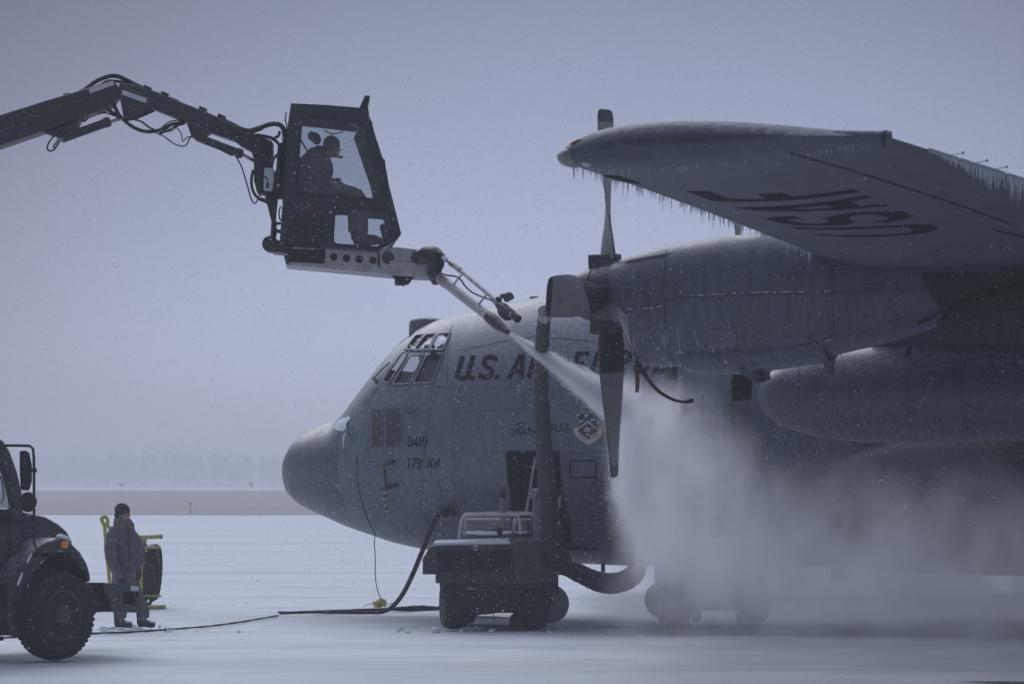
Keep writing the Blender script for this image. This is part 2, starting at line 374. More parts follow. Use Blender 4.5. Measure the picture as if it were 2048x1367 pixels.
# ================================================================== SETTING: ground, field, trees, haze
def gz(y):                                        # the airfield rises very gently towards the far trees
    t = min(max((y - 180) / 420, 0), 1); t = t * t * (3 - 2 * t)
    return 1.30 * t + (0.30 * min(max((y - 600) / 300, 0), 1))
def frange(a, b, st):
    out = []; x = a
    while x < b - 1e-6: out.append(x); x += st
    return out
xs = frange(-1000, -200, 80) + frange(-200, -40, 16) + frange(-40, -10, 2) + frange(-10, 12, 0.1) + frange(12, 40, 2) + frange(40, 200, 16) + frange(200, 1001, 80)
ys = frange(-60, 10, 10) + frange(10, 24, 1) + frange(24, 52, 0.11) + frange(52, 80, 1) + frange(80, 200, 8) + frange(200, 1101, 30)
gv = []
for y in ys:
    for x in xs:
        z = gz(y)
        if -12 < x < 14 and 20 < y < 60:
            z += 0.018 * mnoise.noise((x * 0.35, y * 0.5, 3)) + 0.012 * mnoise.noise((x * 1.3, y * 1.7, 7)) + 0.006 * mnoise.noise((x * 4, y * 4, 1))
            k = mnoise.noise((x * 0.16 + 5, y * 0.16, 9))
            z += 0.05 * max(0, k - 0.15) + 0.05 * max(0, mnoise.noise((x * 0.45, y * 1.6, 21)) - 0.32) - 0.022
        gv.append((x, y, z))
nx = len(xs)
gf = [(j * nx + i, j * nx + i + 1, (j + 1) * nx + i + 1, (j + 1) * nx + i) for j in range(len(ys) - 1) for i in range(nx - 1)]
mg = bpy.data.materials.new('snow_on_apron'); mg.use_nodes = True
t = mg.node_tree; L = t.links; b = t.nodes['Principled BSDF']; b.inputs['Roughness'].default_value = 0.75; b.inputs['Specular IOR Level'].default_value = 0.25
tc = _n(t, 'ShaderNodeTexCoord')
def noise_mask(scale, mp, lo, hi, det=6, rough=0.6):
    m_ = _n(t, 'ShaderNodeMapping'); m_.inputs['Scale'].default_value = mp; L.new(tc.outputs['Object'], m_.inputs[0])
    n_ = _n(t, 'ShaderNodeTexNoise'); n_.inputs['Scale'].default_value = scale; n_.inputs['Detail'].default_value = det; n_.inputs['Roughness'].default_value = rough
    L.new(m_.outputs[0], n_.inputs['Vector'])
    r_ = _n(t, 'ShaderNodeMapRange', interpolation_type='SMOOTHSTEP'); r_.inputs['From Min'].default_value = lo; r_.inputs['From Max'].default_value = hi
    L.new(n_.outputs['Fac'], r_.inputs[0]); return r_.outputs[0], n_
def mathn(op, a, b_=None, c_=None):
    n_ = _n(t, 'ShaderNodeMath', operation=op)
    for i, q in enumerate((a, b_, c_)):
        if q is None: continue
        if isinstance(q, (int, float)): n_.inputs[i].default_value = q
        else: L.new(q, n_.inputs[i])
    return n_.outputs[0]
def smooth(x, lo, hi):
    r_ = _n(t, 'ShaderNodeMapRange', interpolation_type='SMOOTHSTEP'); r_.inputs['From Min'].default_value = lo; r_.inputs['From Max'].default_value = hi
    L.new(x, r_.inputs[0]); return r_.outputs[0]
sx = _n(t, 'ShaderNodeSeparateXYZ'); L.new(tc.outputs['Object'], sx.inputs[0]); X_, Y_ = sx.outputs['X'], sx.outputs['Y']
drift, _ = noise_mask(0.5, (0.12, 1.0, 1), 0.40, 0.66)                    # wind streaks lying across the apron
patch, _ = noise_mask(1.2, (0.5, 1.2, 1), 0.50, 0.68)
fine, fn = noise_mask(9, (0.6, 1.4, 1), 0.3, 0.75)
wob, wn_ = noise_mask(0.6, (1, 1, 1), 0, 1)
wy = mathn('MULTIPLY_ADD', wn_.outputs['Fac'], 2.4, -1.2)
yy = mathn('ADD', Y_, wy); xx = mathn('ADD', X_, wy)
slush = mathn('MULTIPLY', mathn('MULTIPLY', smooth(xx, 0.2, 2.6), smooth(yy, 36.2, 37.4)), mathn('SUBTRACT', 1.0, smooth(yy, 50, 54)))
wet = mathn('MULTIPLY', smooth(xx, 4.3, 4.9), mathn('SUBTRACT', 1.0, smooth(yy, 28.2, 28.8)))
strip = mathn('MULTIPLY', mathn('MULTIPLY', smooth(yy, 38.4, 38.9), mathn('SUBTRACT', 1.0, smooth(yy, 39.6, 41.0))), mathn('MULTIPLY', smooth(xx, -2.2, -0.8), patch))
def mixc(f, a, b_):
    n_ = _n(t, 'ShaderNodeMix', data_type='RGBA')
    if isinstance(f, (int, float)): n_.inputs[0].default_value = f
    else: L.new(f, n_.inputs[0])
    for i, q in ((6, a), (7, b_)):
        if isinstance(q, tuple): n_.inputs[i].default_value = (*q, 1)
        else: L.new(q, n_.inputs[i])
    return n_.outputs[2]
rut = None
for c_, sl, wd in ((34.2, .035, .13), (36.0, .035, .13), (30.3, -.02, .16), (47.5, .06, .2), (49.6, .06, .2), (63, .05, .5), (72, .03, .6), (95, .02, 1.2)):
    q_ = mathn('ABSOLUTE', mathn('SUBTRACT', mathn('ADD', Y_, mathn('MULTIPLY_ADD', wn_.outputs['Fac'], .9, -.45)), mathn('MULTIPLY_ADD', X_, sl, c_))); r_ = mathn('SUBTRACT', 1.0, smooth(q_, wd * .5, wd * 2.2)); rut = r_ if rut is None else mathn('MAXIMUM', rut, r_)
rbrk, _ = noise_mask(0.7, (0.3, 1.2, 1), 0.36, 0.62)
rut = mathn('MULTIPLY', rut, rbrk)
c1 = mixc(mathn('MULTIPLY', drift, 0.52), (0.83, 0.855, 0.89), (0.62, 0.645, 0.69))
c1 = mixc(mathn('MULTIPLY', rut, 0.22), c1, (0.36, 0.375, 0.41))
c2 = mixc(mathn('MULTIPLY', patch, 0.32), c1, (0.50, 0.52, 0.56))
c3 = mixc(mathn('MULTIPLY', slush, mathn('MULTIPLY_ADD', fine, 0.25, 0.55)), c2, (0.15, 0.155, 0.17))
c4 = mixc(mathn('MULTIPLY', strip, 0.55), c3, (0.16, 0.17, 0.19))
c5 = mixc(mathn('MULTIPLY', wet, 0.9), c4, (0.05, 0.05, 0.055))
L.new(c5, b.inputs['Base Color'])
bp = _n(t, 'ShaderNodeBump'); bp.inputs['Strength'].default_value = 0.5; bp.inputs['Distance'].default_value = 0.03
L.new(fn.outputs['Fac'], bp.inputs['Height']); L.new(bp.outputs[0], b.inputs['Normal'])
g = MB(); g.add(gv, gf)
me = bpy.data.meshes.new('snow_ground'); me.from_pydata(gv, [], gf); me.materials.append(mg)
me.polygons.foreach_set('use_smooth', [True] * len(me.polygons))
ground = bpy.data.objects.new('snow_ground', me); COL.objects.link(ground); kind(ground, 'structure')

# winter grass strip between the apron and the far snow
mgr = bpy.data.materials.new('winter_grass'); mgr.use_nodes = True
t = mgr.node_tree; L = t.links; b = t.nodes['Principled BSDF']; b.inputs['Roughness'].default_value = 0.95
tc = _n(t, 'ShaderNodeTexCoord')
f1, n1 = noise_mask(0.08, (0.25, 1.0, 1), 0.38, 0.66); f2, _ = noise_mask(0.5, (0.5, 1.0, 1), 0.35, 0.7)
L.new(mixc(mathn('MULTIPLY', f2, 0.45), mixc(f1, (0.265, 0.235, 0.215), (0.38, 0.36, 0.355)), (0.55, 0.55, 0.57)), b.inputs['Base Color'])
gx = frange(-240, 261, 2.5); n_in = len(gx); v = []; f = []
rows = [None] + frange(205, 470, 15) + [None]
for r_i, yv in enumerate(rows):
    for x in gx:
        if r_i == 0: y = 186 + 9 * mnoise.noise((x * 0.02, 1, 0)) + 4 * mnoise.noise((x * 0.13, 2, 0))
        elif yv is None: y = 490 + 15 * mnoise.noise((x * 0.01, 5, 0))
        else: y = yv
        v.append((x, y, gz(y) + 0.03))
for j in range(len(rows) - 1):
    for i in range(n_in - 1): f.append((j * n_in + i, j * n_in + i + 1, (j + 1) * n_in + i + 1, (j + 1) * n_in + i))
MBg = MB(); MBg.add(v, f); grass = MBg.build('grass_field', [mgr], smooth=True, angle=0); kind(grass, 'structure')

# far wood, its own colour paled towards the haze to fade it
M['tree'] = material('haze_toned_tree', (0.88, 0.89, 0.92), 0.9, var=0.03, vscale=0.6)
rng = np.random.default_rng(3)
tv, tf = [], []
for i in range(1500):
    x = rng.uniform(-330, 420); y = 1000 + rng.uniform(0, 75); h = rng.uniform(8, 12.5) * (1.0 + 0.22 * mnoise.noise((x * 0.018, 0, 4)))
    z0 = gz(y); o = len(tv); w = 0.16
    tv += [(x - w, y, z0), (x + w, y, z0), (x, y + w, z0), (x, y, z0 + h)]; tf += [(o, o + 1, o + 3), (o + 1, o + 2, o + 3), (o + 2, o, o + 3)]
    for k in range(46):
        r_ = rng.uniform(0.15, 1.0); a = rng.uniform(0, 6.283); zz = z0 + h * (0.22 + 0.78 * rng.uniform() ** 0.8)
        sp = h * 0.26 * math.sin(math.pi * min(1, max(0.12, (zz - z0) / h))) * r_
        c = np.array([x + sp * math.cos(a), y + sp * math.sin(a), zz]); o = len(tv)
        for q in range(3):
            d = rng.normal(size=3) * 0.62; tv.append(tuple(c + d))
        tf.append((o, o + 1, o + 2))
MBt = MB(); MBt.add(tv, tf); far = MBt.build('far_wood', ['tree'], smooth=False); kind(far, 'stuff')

# small far-off things
def post(px, pyb, pyt, D, name, mats, label, cat, w):
    b_ = W(px, pyb, D); b_.z = gz(D); h = (pyb - pyt) / FPX * D; m = MB()
    r = empty(name, b_)
    m.tube([b_, b_ + Vector((0, 0, h * 0.82))], w, 8); m.build('post', mats[0], r)
    m = MB(); m.lathe([(0, w * 1.25), (h * 0.12, w * 1.35), (h * 0.18, w * 0.9)], b_ + Vector((0, 0, h * 0.82)), (0, 0, 1), 10); m.build('cap', mats[1], r)
    return tag(r, label, cat)
post(380.5, 1024, 1001, 196, 'marker_post', ('yellow', 'chassis'), 'slim yellow marker post with a dark cap standing in the brown grass strip', 'marker post', 0.055)
def far_sign(px, py0, py1, w, D, mat, label):
    c = W(px, py1, D); z0 = gz(D); r = empty('airfield_sign', (c.x, D, z0)); h = (py1 - py0) / FPX * D
    m = MB(); m.box((c.x, D, z0 + 0.55 + h * 0.5), (w, 0.25, h)); m.build('panel', mat, r, bevel=0.03)
    for sgn in (-1, 1):
        m = MB(); m.tube([(c.x + sgn * w * 0.32, D, z0), (c.x + sgn * w * 0.32, D, z0 + 0.6)], 0.05, 6); m.build('leg', 'chassis', r)
    return tag(r, label, 'airfield sign')
M['tan'] = material('tan_board', (0.24, 0.19, 0.09), 0.8); M['darkboard'] = material('dark_board', (0.05, 0.06, 0.06), 0.8)
far_sign(243.5, 971.5, 976.5, 0.98, 585, 'tan', 'tan airfield sign at the far edge of the grass, beyond the standing person')
far_sign(502.5, 966, 973, 0.75, 640, 'darkboard', 'dark narrow airfield sign on two legs far beyond the aircraft nose')

hz = MB(); hz.box((0, 515, 8.4), (1960, 1150, 19.4))
mh = bpy.data.materials.new('snowy_air'); mh.use_nodes = True
t = mh.node_tree; t.nodes.clear(); o = _n(t, 'ShaderNodeOutputMaterial'); pv = _n(t, 'ShaderNodeVolumePrincipled')
pv.inputs['Color'].default_value = (0.93, 0.945, 0.97, 1); pv.inputs['Density'].default_value = 0.0019; pv.inputs['Anisotropy'].default_value = 0.0
t.links.new(pv.outputs[0], o.inputs['Volume'])
haze = hz.build('haze', [mh], smooth=False); kind(haze, 'stuff')

# ================================================================== AIRCRAFT
TH = R(21); cT, sT = math.cos(TH), math.sin(TH)
NX, NY = -3.5959, 43.5854
plane = empty('military_transport_aircraft', (NX, NY, 0), -TH)
tag(plane, 'large grey four-propeller military transport aircraft parked on the snow with icicles along its wing', 'aircraft')
def unproj(px, py, y):                            # photo pixel -> (a, z) on the upright plane y of the aircraft's own frame
    k = (px - CXP) / FPX
    a = (k * (NY + cT * y) - NX - sT * y) / (cT + k * sT)
    return a, CAMH + (HYP - py) / FPX * (NY - sT * a + cT * y)
class Body:
    def __init__(s, y0, a, zt, zb, w, zm, p=1.0):
        s.y0, s.a, s.p = y0, np.array(a, float), p
        s.zt, s.zb, s.w, s.zm = [np.array(q, float) for q in (zt, zb, w, zm)]
    def at(s, a): return [float(np.interp(a, s.a, q)) for q in (s.zt, s.zb, s.w, s.zm)]
    def ring(s, a, n):
        zt, zb, w, zm = s.at(a); out = []
        for j in range(n):
            f = 2 * math.pi * j / n; c, q = math.cos(f), math.sin(f)
            c2 = math.copysign(abs(c) ** s.p, c); q2 = math.copysign(abs(q) ** s.p, q)
            out.append((a, s.y0 + w * c2, zm + (zt - zm if q >= 0 else zm - zb) * q2))
        return out
    def side(s, a, z):
        zt, zb, w, zm = s.at(a); h = (zt - zm) if z >= zm else (zm - zb)
        t_ = min(1.0, abs(z - zm) / max(h, 1e-6))
        return s.y0 - w * max(0.0, 1 - t_ ** (2 / s.p)) ** (s.p / 2)
    def pix(s, px, py, off=0.004):
        y = s.y0 - 0.7 * float(np.max(s.w))
        for _ in range(40):
            a, z = unproj(px, py, y); y = 0.5 * y + 0.5 * s.side(a, z)
        a, z = unproj(px, py, y); zt, zb, w, zm = s.at(a); h = (zt - zm) if z >= zm else (zm - zb)
        n = Vector((0, (y - s.y0) / max(w, .05) ** 2, (z - zm) / max(h, .05) ** 2))
        e = 0.02; n.x = -(s.side(a + e, z) - s.side(a - e, z)) / (2 * e) * n.y if abs(y - s.y0) > 0.05 * w else 0
        n = n.normalized() if n.length > 1e-9 else Vector((0, -1, 0))
        return Vector((a, y, z)) + n * off
def fine_map(loops, fn, step):
    """triangles of a 2D outline, split until edges are short, mapped by fn"""
    flat = [p for l in loops for p in l]
    bm = bmesh.new(); vs = [bm.verts.new((p[0], p[1], 0)) for p in flat]
    for tr in tessellate_polygon([[Vector((p[0], p[1], 0)) for p in l] for l in loops]):
        try: bm.faces.new([vs[i] for i in tr])
        except ValueError: pass
    for _ in range(8):
        es = [e for e in bm.edges if e.calc_length() > step]
        if not es: break
        bmesh.ops.subdivide_edges(bm, edges=es, cuts=1); bmesh.ops.triangulate(bm, faces=bm.faces[:])
    bm.verts.index_update()
    out = ([fn(v.co.x, v.co.y) for v in bm.verts], [tuple(v.index for v in f_.verts) for f_ in bm.faces]); bm.free(); return out
def ribbon2d(pts, w, closed=False):
    P = [Vector((p[0], p[1])) for p in pts]; n = len(P); Lf, Rt = [], []
    for i in range(n):
        if closed: a, b_ = P[i - 1], P[(i + 1) % n]
        else: a, b_ = P[max(i - 1, 0)], P[min(i + 1, n - 1)]
        d0 = (P[i] - a); d1 = (b_ - P[i])
        d0 = d0.normalized() if d0.length > 1e-9 else d1.normalized(); d1 = d1.normalized() if d1.length > 1e-9 else d0
        n0 = Vector((-d0.y, d0.x)); n1 = Vector((-d1.y, d1.x)); m_ = n0 + n1
        m_ = m_ / max(0.35, m_.dot(n0)) if m_.length > 1e-6 else n0
        Lf.append(P[i] + m_ * (w / 2)); Rt.append(P[i] - m_ * (w / 2))
    return Lf, Rt
def ribbon(mb, pts, w, fn, step=10, closed=False):
    Q = [pts[0]]
    src = list(pts) + ([pts[0]] if closed else [])
    for a, b_ in zip(src[:-1], src[1:]):
        n = max(1, int(math.hypot(b_[0] - a[0], b_[1] - a[1]) / step))
        for k in range(1, n + 1): Q.append((a[0] + (b_[0] - a[0]) * k / n, a[1] + (b_[1] - a[1]) * k / n))
    if closed: Q.pop()
    Lf, Rt = ribbon2d(Q, w, closed); n = len(Q)
    vs = [fn(p.x, p.y) for p in Lf] + [fn(p.x, p.y) for p in Rt]
    fs = [(i, (i + 1) % n, n + (i + 1) % n, n + i) for i in range(n if closed else n - 1)]
    mb.add(vs, fs)
# block letters: strokes in a box one unit high, y up
C_ = 0.16
GL = {
 'U': (0.62, [[(0.1, 1), (0.1, C_ + .02), (0.1 + C_, 0.1), (0.52 - C_, 0.1), (0.52, C_ + .02), (0.52, 1)]]),
 '.': (0.2, [[(0.1, 0), (0.1, 0.2)]]),
 'S': (0.62, [[(0.52, 0.74), (0.52, 0.88 - .04), (0.52 - C_ + .04, 0.9), (0.1 + C_ - .04, 0.9), (0.1, 0.84), (0.1, 0.66), (0.1 + C_ - .04, 0.54), (0.52 - C_ + .04, 0.46), (0.52, 0.34), (0.52, 0.16), (0.52 - C_ + .04, 0.1), (0.1 + C_ - .04, 0.1), (0.1, 0.16), (0.1, 0.27)]]),
 'A': (0.66, [[(0.08, 0), (0.30, 0.93), (0.38, 0.93), (0.58, 0)], [(0.2, 0.3), (0.48, 0.3)]]),
 'I': (0.22, [[(0.11, 0), (0.11, 1)]]),
 'R': (0.62, [[(0.1, 0), (0.1, 0.9), (0.52 - C_, 0.9), (0.52, 0.78), (0.52, 0.6), (0.52 - C_, 0.5), (0.2, 0.5)], [(0.3, 0.41), (0.52, 0)]]),
 'F': (0.58, [[(0.1, 0), (0.1, 0.9), (0.56, 0.9)], [(0.2, 0.5), (0.46, 0.5)]]),
 'O': (0.62, [[(0.1, 0.5), (0.1, 0.82), (0.2, 0.9), (0.42, 0.9), (0.52, 0.82), (0.52, 0.18), (0.42, 0.1), (0.2, 0.1), (0.1, 0.18), (0.1, 0.5)]]),
 'C': (0.62, [[(0.52, 0.68), (0.52, 0.8), (0.52 - C_, 0.9), (0.1 + C_, 0.9), (0.1, 0.8), (0.1, 0.2), (0.1 + C_, 0.1), (0.52 - C_, 0.1), (0.52, 0.2), (0.52, 0.32)]]),
 'E': (0.58, [[(0.56, 0.9), (0.1, 0.9), (0.1, 0.1), (0.56, 0.1)], [(0.2, 0.5), (0.48, 0.5)]]),
 '0': (0.56, [[(0.1, 0.5), (0.1, 0.8), (0.2, 0.92), (0.36, 0.92), (0.46, 0.8), (0.46, 0.2), (0.36, 0.08), (0.2, 0.08), (0.1, 0.2), (0.1, 0.5)]]),
 '4': (0.56, [[(0.38, 0), (0.38, 0.95), (0.06, 0.34), (0.06, 0.28), (0.30, 0.28)], [(0.45, 0.28), (0.54, 0.28)]]),
 '1': (0.26, [[(0.13, 0), (0.13, 1)]]),
 '9': (0.56, [[(0.1, 0.14), (0.2, 0.08), (0.36, 0.08), (0.46, 0.2), (0.46, 0.8), (0.36, 0.92), (0.2, 0.92), (0.1, 0.8), (0.1, 0.6), (0.2, 0.48), (0.38, 0.48)]]),
 '7': (0.54, [[(0.06, 0.92), (0.48, 0.92), (0.46, 0.75), (0.22, 0)]]),
 'W': (0.74, [[(0.07, 1), (0.2, 0.06), (0.37, 0.8), (0.54, 0.06), (0.67, 1)]]),
}
def write(mb, text, ox, oy, h, fn, xs_=1.0, slant=0.0, tilt=0.0, sw=0.2, gap=0.14, starts=None):
    x = 0
    for k, ch in enumerate(text):
        if ch == ' ': x += 0.45; continue
        wd, strokes = GL[ch]
        x0 = starts[k] if starts else x
        for q, st in enumerate(strokes):
            pts = []
            for (u, v_) in st:
                X = ((x0 + u * xs_) if starts is None else x0 / h + u * xs_) * h + slant * v_ * h
                pts.append((ox + X, oy - v_ * h + X * tilt))
            ribbon(mb, pts, sw * h, (lambda X, Y, q=q: fn(X, Y, 0.004 + 0.0008 * q)), step=6)
        x += (wd + gap) * xs_
def font_loops(txt, size):
    cu = bpy.data.curves.new('tmp', 'FONT'); cu.body = txt; cu.size = size
    o = bpy.data.objects.new('tmp', cu); COL.objects.link(o); dg = bpy.context.evaluated_depsgraph_get()
    me = o.evaluated_get(dg).to_mesh(); vs = [(v_.co.x, v_.co.y) for v_ in me.vertices]; fs = [tuple(p.vertices) for p in me.polygons]
    o.evaluated_get(dg).to_mesh_clear(); bpy.data.objects.remove(o); bpy.data.curves.remove(cu); return vs, fs
def font_text(mb, txt, size, place):
    vs, fs = font_loops(txt, size); mb.add([place(x, y) for x, y in vs], fs)

# ---- fuselage profile
TOP = [(-0.015, 2.238), (0.02, 2.36), (0.059, 2.467), (0.217, 2.696), (0.469, 2.870), (0.79, 2.995), (1.136, 3.100), (1.29, 3.223), (1.573, 3.604), (1.981, 4.10), (2.261, 4.35), (2.488, 4.475), (2.748, 4.575), (3.174, 4.675), (3.901, 4.80), (4.392, 4.872), (5.2, 4.92), (6.5, 4.93), (16, 4.93), (20, 4.92), (27, 4.75)]
BOT = [(-0.015, 2.238), (0.0, 2.08), (0.04, 1.97), (0.12, 1.834), (0.313, 1.684), (0.695, 1.527), (1.17, 1.341), (1.573, 1.218), (1.947, 1.103), (2.353, 1.021), (3.0, 0.93), (4.0, 0.85), (5.68, 0.79), (8.4, 0.82), (16, 0.82), (20, 1.6), (27, 3.6)]
WID = [(-0.015, 0.0), (0.0, 0.09), (0.04, 0.20), (0.12, 0.36), (0.313, 0.61), (0.695, 0.90), (1.17, 1.15), (1.573, 1.34), (2.0, 1.50), (2.5, 1.68), (3.2, 1.88), (3.9, 2.00), (4.6, 2.07), (5.5, 2.10), (16, 2.10), (20, 1.95), (27, 0.7)]
ZM = [(-0.015, 2.238), (1.2, 2.25), (2.0, 2.40), (3.0, 2.62), (4.6, 2.85), (16, 2.86), (27, 4.1)]
fa = np.concatenate([np.array([-0.015, -0.008, 0.0, 0.012, 0.03, 0.055, 0.085]), np.arange(0.12, 1.5, 0.035), np.arange(1.5, 6.1, 0.026), np.arange(6.1, 27.01, 0.25)])
def prof(tab, s0=0.075):
    x = np.array([p[0] for p in tab]); y = np.array([p[1] for p in tab])
    d = np.linspace(-0.015, 27, 5400); q = np.interp(d, x, y)
    k = np.exp(-0.5 * (np.arange(-60, 61) * (d[1] - d[0]) / s0) ** 2); k /= k.sum()
    qs = np.convolve(np.pad(q, 60, mode='edge'), k, 'valid')
    w_ = np.clip((d - 0.15) / 0.5, 0, 1); r_ = np.interp(fa, d, q * (1 - w_) + qs * w_)
    r_[:7] = np.interp(fa[:7], x, y); return r_
FUS = Body(0.0, fa, prof(TOP), prof(BOT), prof(WID, 0.2), prof(ZM, 0.3))
F = FUS.pix
c5 = crop(540, 600, 2.733); c5b = crop(690, 640, 3.2548); c4 = crop(900, 680, 5.6889); c6 = crop(820, 880, 3.254)
# openings, given on the surface: cockpit windows and the open crew door
WINS = [[c5b(395, 195), c5b(462, 100), c5b(520, 96), c5b(452, 197)], [c5b(452, 198), c5b(528, 96), c5b(592, 92), c5b(545, 196)], [c5b(554, 194), c5b(606, 92), c5b(686, 86), c5b(640, 198)],
        [c5b(247, 398), c5b(376, 210), c5b(413, 222), c5b(290, 416)], [c5b(312, 420), c5b(426, 232), c5b(514, 226), c5b(428, 416)], [c5b(447, 412), c5b(536, 226), c5b(642, 222), c5b(570, 410)]]
DOOR = [c6(624, 70), c6(968, 70), c6(992, 300), c6(1040, 560), c6(1052, 660), c6(690, 660), c6(660, 400), c6(640, 250)]
def az(loop): return [(lambda q: (q.x, q.z))(F(x, y, 0)) for x, y in loop]
def inside(p, poly):
    r_ = False; x, y = p
    for i in range(len(poly)):
        (x0, y0), (x1, y1) = poly[i - 1], poly[i]
        if (y0 > y) != (y1 > y) and x < (x1 - x0) * (y - y0) / (y1 - y0) + x0: r_ = not r_
    return r_
WAZ = [az(w_) for w_ in WINS]; DAZ = az(DOOR)
NF = 360
FPANE = [(0.03, 0.36), (0.42, 0.72)]
RAD_END = 1.50
def shell(name, sel, mat, cut=()):
    m = MB(); aa = [a for a in fa if sel(a)]
    rings = [FUS.ring(a, NF) for a in aa]
    for i in range(len(aa) - 1):
        pass
    vs = [p for r_ in rings for p in r_]; fs = []
    for i in range(len(aa) - 1):
        for j in range(NF):
            k = (j + 1) % NF; q = (i * NF + j, i * NF + k, (i + 1) * NF + k, (i + 1) * NF + j)
            ca = (aa[i] + aa[i + 1]) / 2; cyv = sum(vs[n_][1] for n_ in q) / 4; cz = sum(vs[n_][2] for n_ in q) / 4
            if 1.5 < ca < 5.6:
                if 3.4 < cz < 4.7 and any(inside((ca, cz), p) for p in WAZ): continue
                if cyv < 0 and cz < 2.8 and inside((ca, cz), DAZ): continue
                if ca < 2.15 and 3.66 < cz < 4.08 and any(lo < abs(cyv) < hi for lo, hi in FPANE): continue
                if ca < 2.5 and 4.16 < cz < 4.36 and any(lo < abs(cyv) < hi for lo, hi in FPANE[:2]): continue
            fs.append(q)
    m.add(vs, fs); return m.build(name, mat, plane, world=False, angle=60)
fus = shell('fuselage', lambda a: a >= RAD_END - 0.02, 'paint')
rad = shell('radome', lambda a: a <= RAD_END + 0.02, 'radome')
for k, w_ in enumerate(WINS):
    for sgn in (1, -1):
        m = MB(); vs, fs = fine_map([w_], lambda x, y: F(x, y, -0.012), 14); vs = [(p[0], p[1] * sgn, p[2]) for p in vs]
        m.add(vs, fs); wp = m.build('cockpit_window', 'cglass', plane, world=False, angle=0)
        m = MB(); ribbon(m, w_, 2.6, lambda x, y: F(x, y, 0.012), 7, True); m.v = [(p[0], p[1] * sgn, p[2]) for p in m.v]
        fo = m.build('window_frame', 'paint', wp, world=False, angle=0)
        so = fo.modifiers.new('thick', 'SOLIDIFY'); so.thickness = 0.02; so.offset = 0
for z0, z1, lo, hi in [(3.66, 4.08, *q) for q in FPANE] + [(4.16, 4.36, *q) for q in FPANE]:
    for sgn in (1, -1):
        m = MB(); vs = []
        for i in range(7):
            for j in range(7):
                z = z0 + (z1 - z0) * i / 6; y = lo + (hi - lo) * j / 6; a0 = 1.3
                while a0 < 2.6 and not (abs(FUS.side(a0, z)) >= y and FUS.at(a0)[0] > z): a0 += .01
                vs.append((a0 + .012, y * sgn, z))
        m.add(vs, [(i * 7 + j, i * 7 + j + 1, (i + 1) * 7 + j + 1, (i + 1) * 7 + j) for i in range(6) for j in range(6)]); m.build('windscreen', 'cglass', plane, world=False, angle=0)
# two dark lower windows and the slim one ahead of them
for w_, mt in (([c5b(176, 578), c5b(246, 575), c5b(246, 826), c5b(176, 830)], 'olive_glass'), ([c5b(267, 572), c5b(368, 570), c5b(370, 825), c5b(268, 826)], 'olive_glass'), ([c5(505, 566), c5(583, 470), c5(594, 470), c5(524, 566)], 'cglass')):
    m = MB(); vs, fs = fine_map([w_], lambda x, y: F(x, y, 0.006), 10); m.add(vs, fs); lo = m.build('lower_window', mt, plane, world=False, angle=0)
    m = MB(); ribbon(m, w_, 2.4, lambda x, y: F(x, y, 0.010), 6, True); fo = m.build('window_frame', 'paint', lo, world=False, angle=0)
# cockpit inside: bulkhead, panel, two seats, roof beam
m = MB(); m.box((3.15, 0, 3.35), (0.06, 3.0, 1.35)); m.box((2.55, 0, 3.2), (1.15, 2.0, 0.08)); m.box((2.0, 0.0, 3.56), (0.25, 1.2, 0.42)); m.build('cockpit_bulkhead', 'dark', plane, world=False)
for yv in (-0.62, 0.62):
    m = MB(); m.box((2.72, yv, 3.62), (0.14, 0.46, 0.75)); m.box((2.50, yv, 3.36), (0.5, 0.46, 0.12)); m.box((2.74, yv, 4.05), (0.10, 0.26, 0.2)); m.build('pilot_seat', 'cockpit', plane, world=False, bevel=0.03)
# open door: dark lining and the two slanting steps rails
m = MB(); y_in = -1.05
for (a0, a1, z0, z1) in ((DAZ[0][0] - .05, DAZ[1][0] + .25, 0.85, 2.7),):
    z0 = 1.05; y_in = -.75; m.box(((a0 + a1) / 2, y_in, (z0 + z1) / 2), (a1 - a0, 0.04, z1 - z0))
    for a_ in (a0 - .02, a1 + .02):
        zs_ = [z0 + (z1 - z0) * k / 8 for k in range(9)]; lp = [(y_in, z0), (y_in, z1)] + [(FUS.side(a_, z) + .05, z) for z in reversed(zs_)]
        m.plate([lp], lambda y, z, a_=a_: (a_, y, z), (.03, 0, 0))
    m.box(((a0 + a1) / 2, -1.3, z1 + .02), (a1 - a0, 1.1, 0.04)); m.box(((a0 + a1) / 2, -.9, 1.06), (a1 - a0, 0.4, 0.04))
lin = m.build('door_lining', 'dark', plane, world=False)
m = MB(); ribbon(m, DOOR, 3.2, lambda x, y: F(x, y, 0.010), 8, True); m.build('door_frame', 'line', plane, world=False, angle=0)
for p0, p1 in ((c6(822, 112), c6(768, 442)), (c6(985, 355), c6(972, 440))):
    m = MB(); q0 = F(*p0, 0.03); q1 = F(*p1, 0.06); m.tube([q0, q1], 0.022, 8); m.build('door_rail', 'alu', plane, world=False)
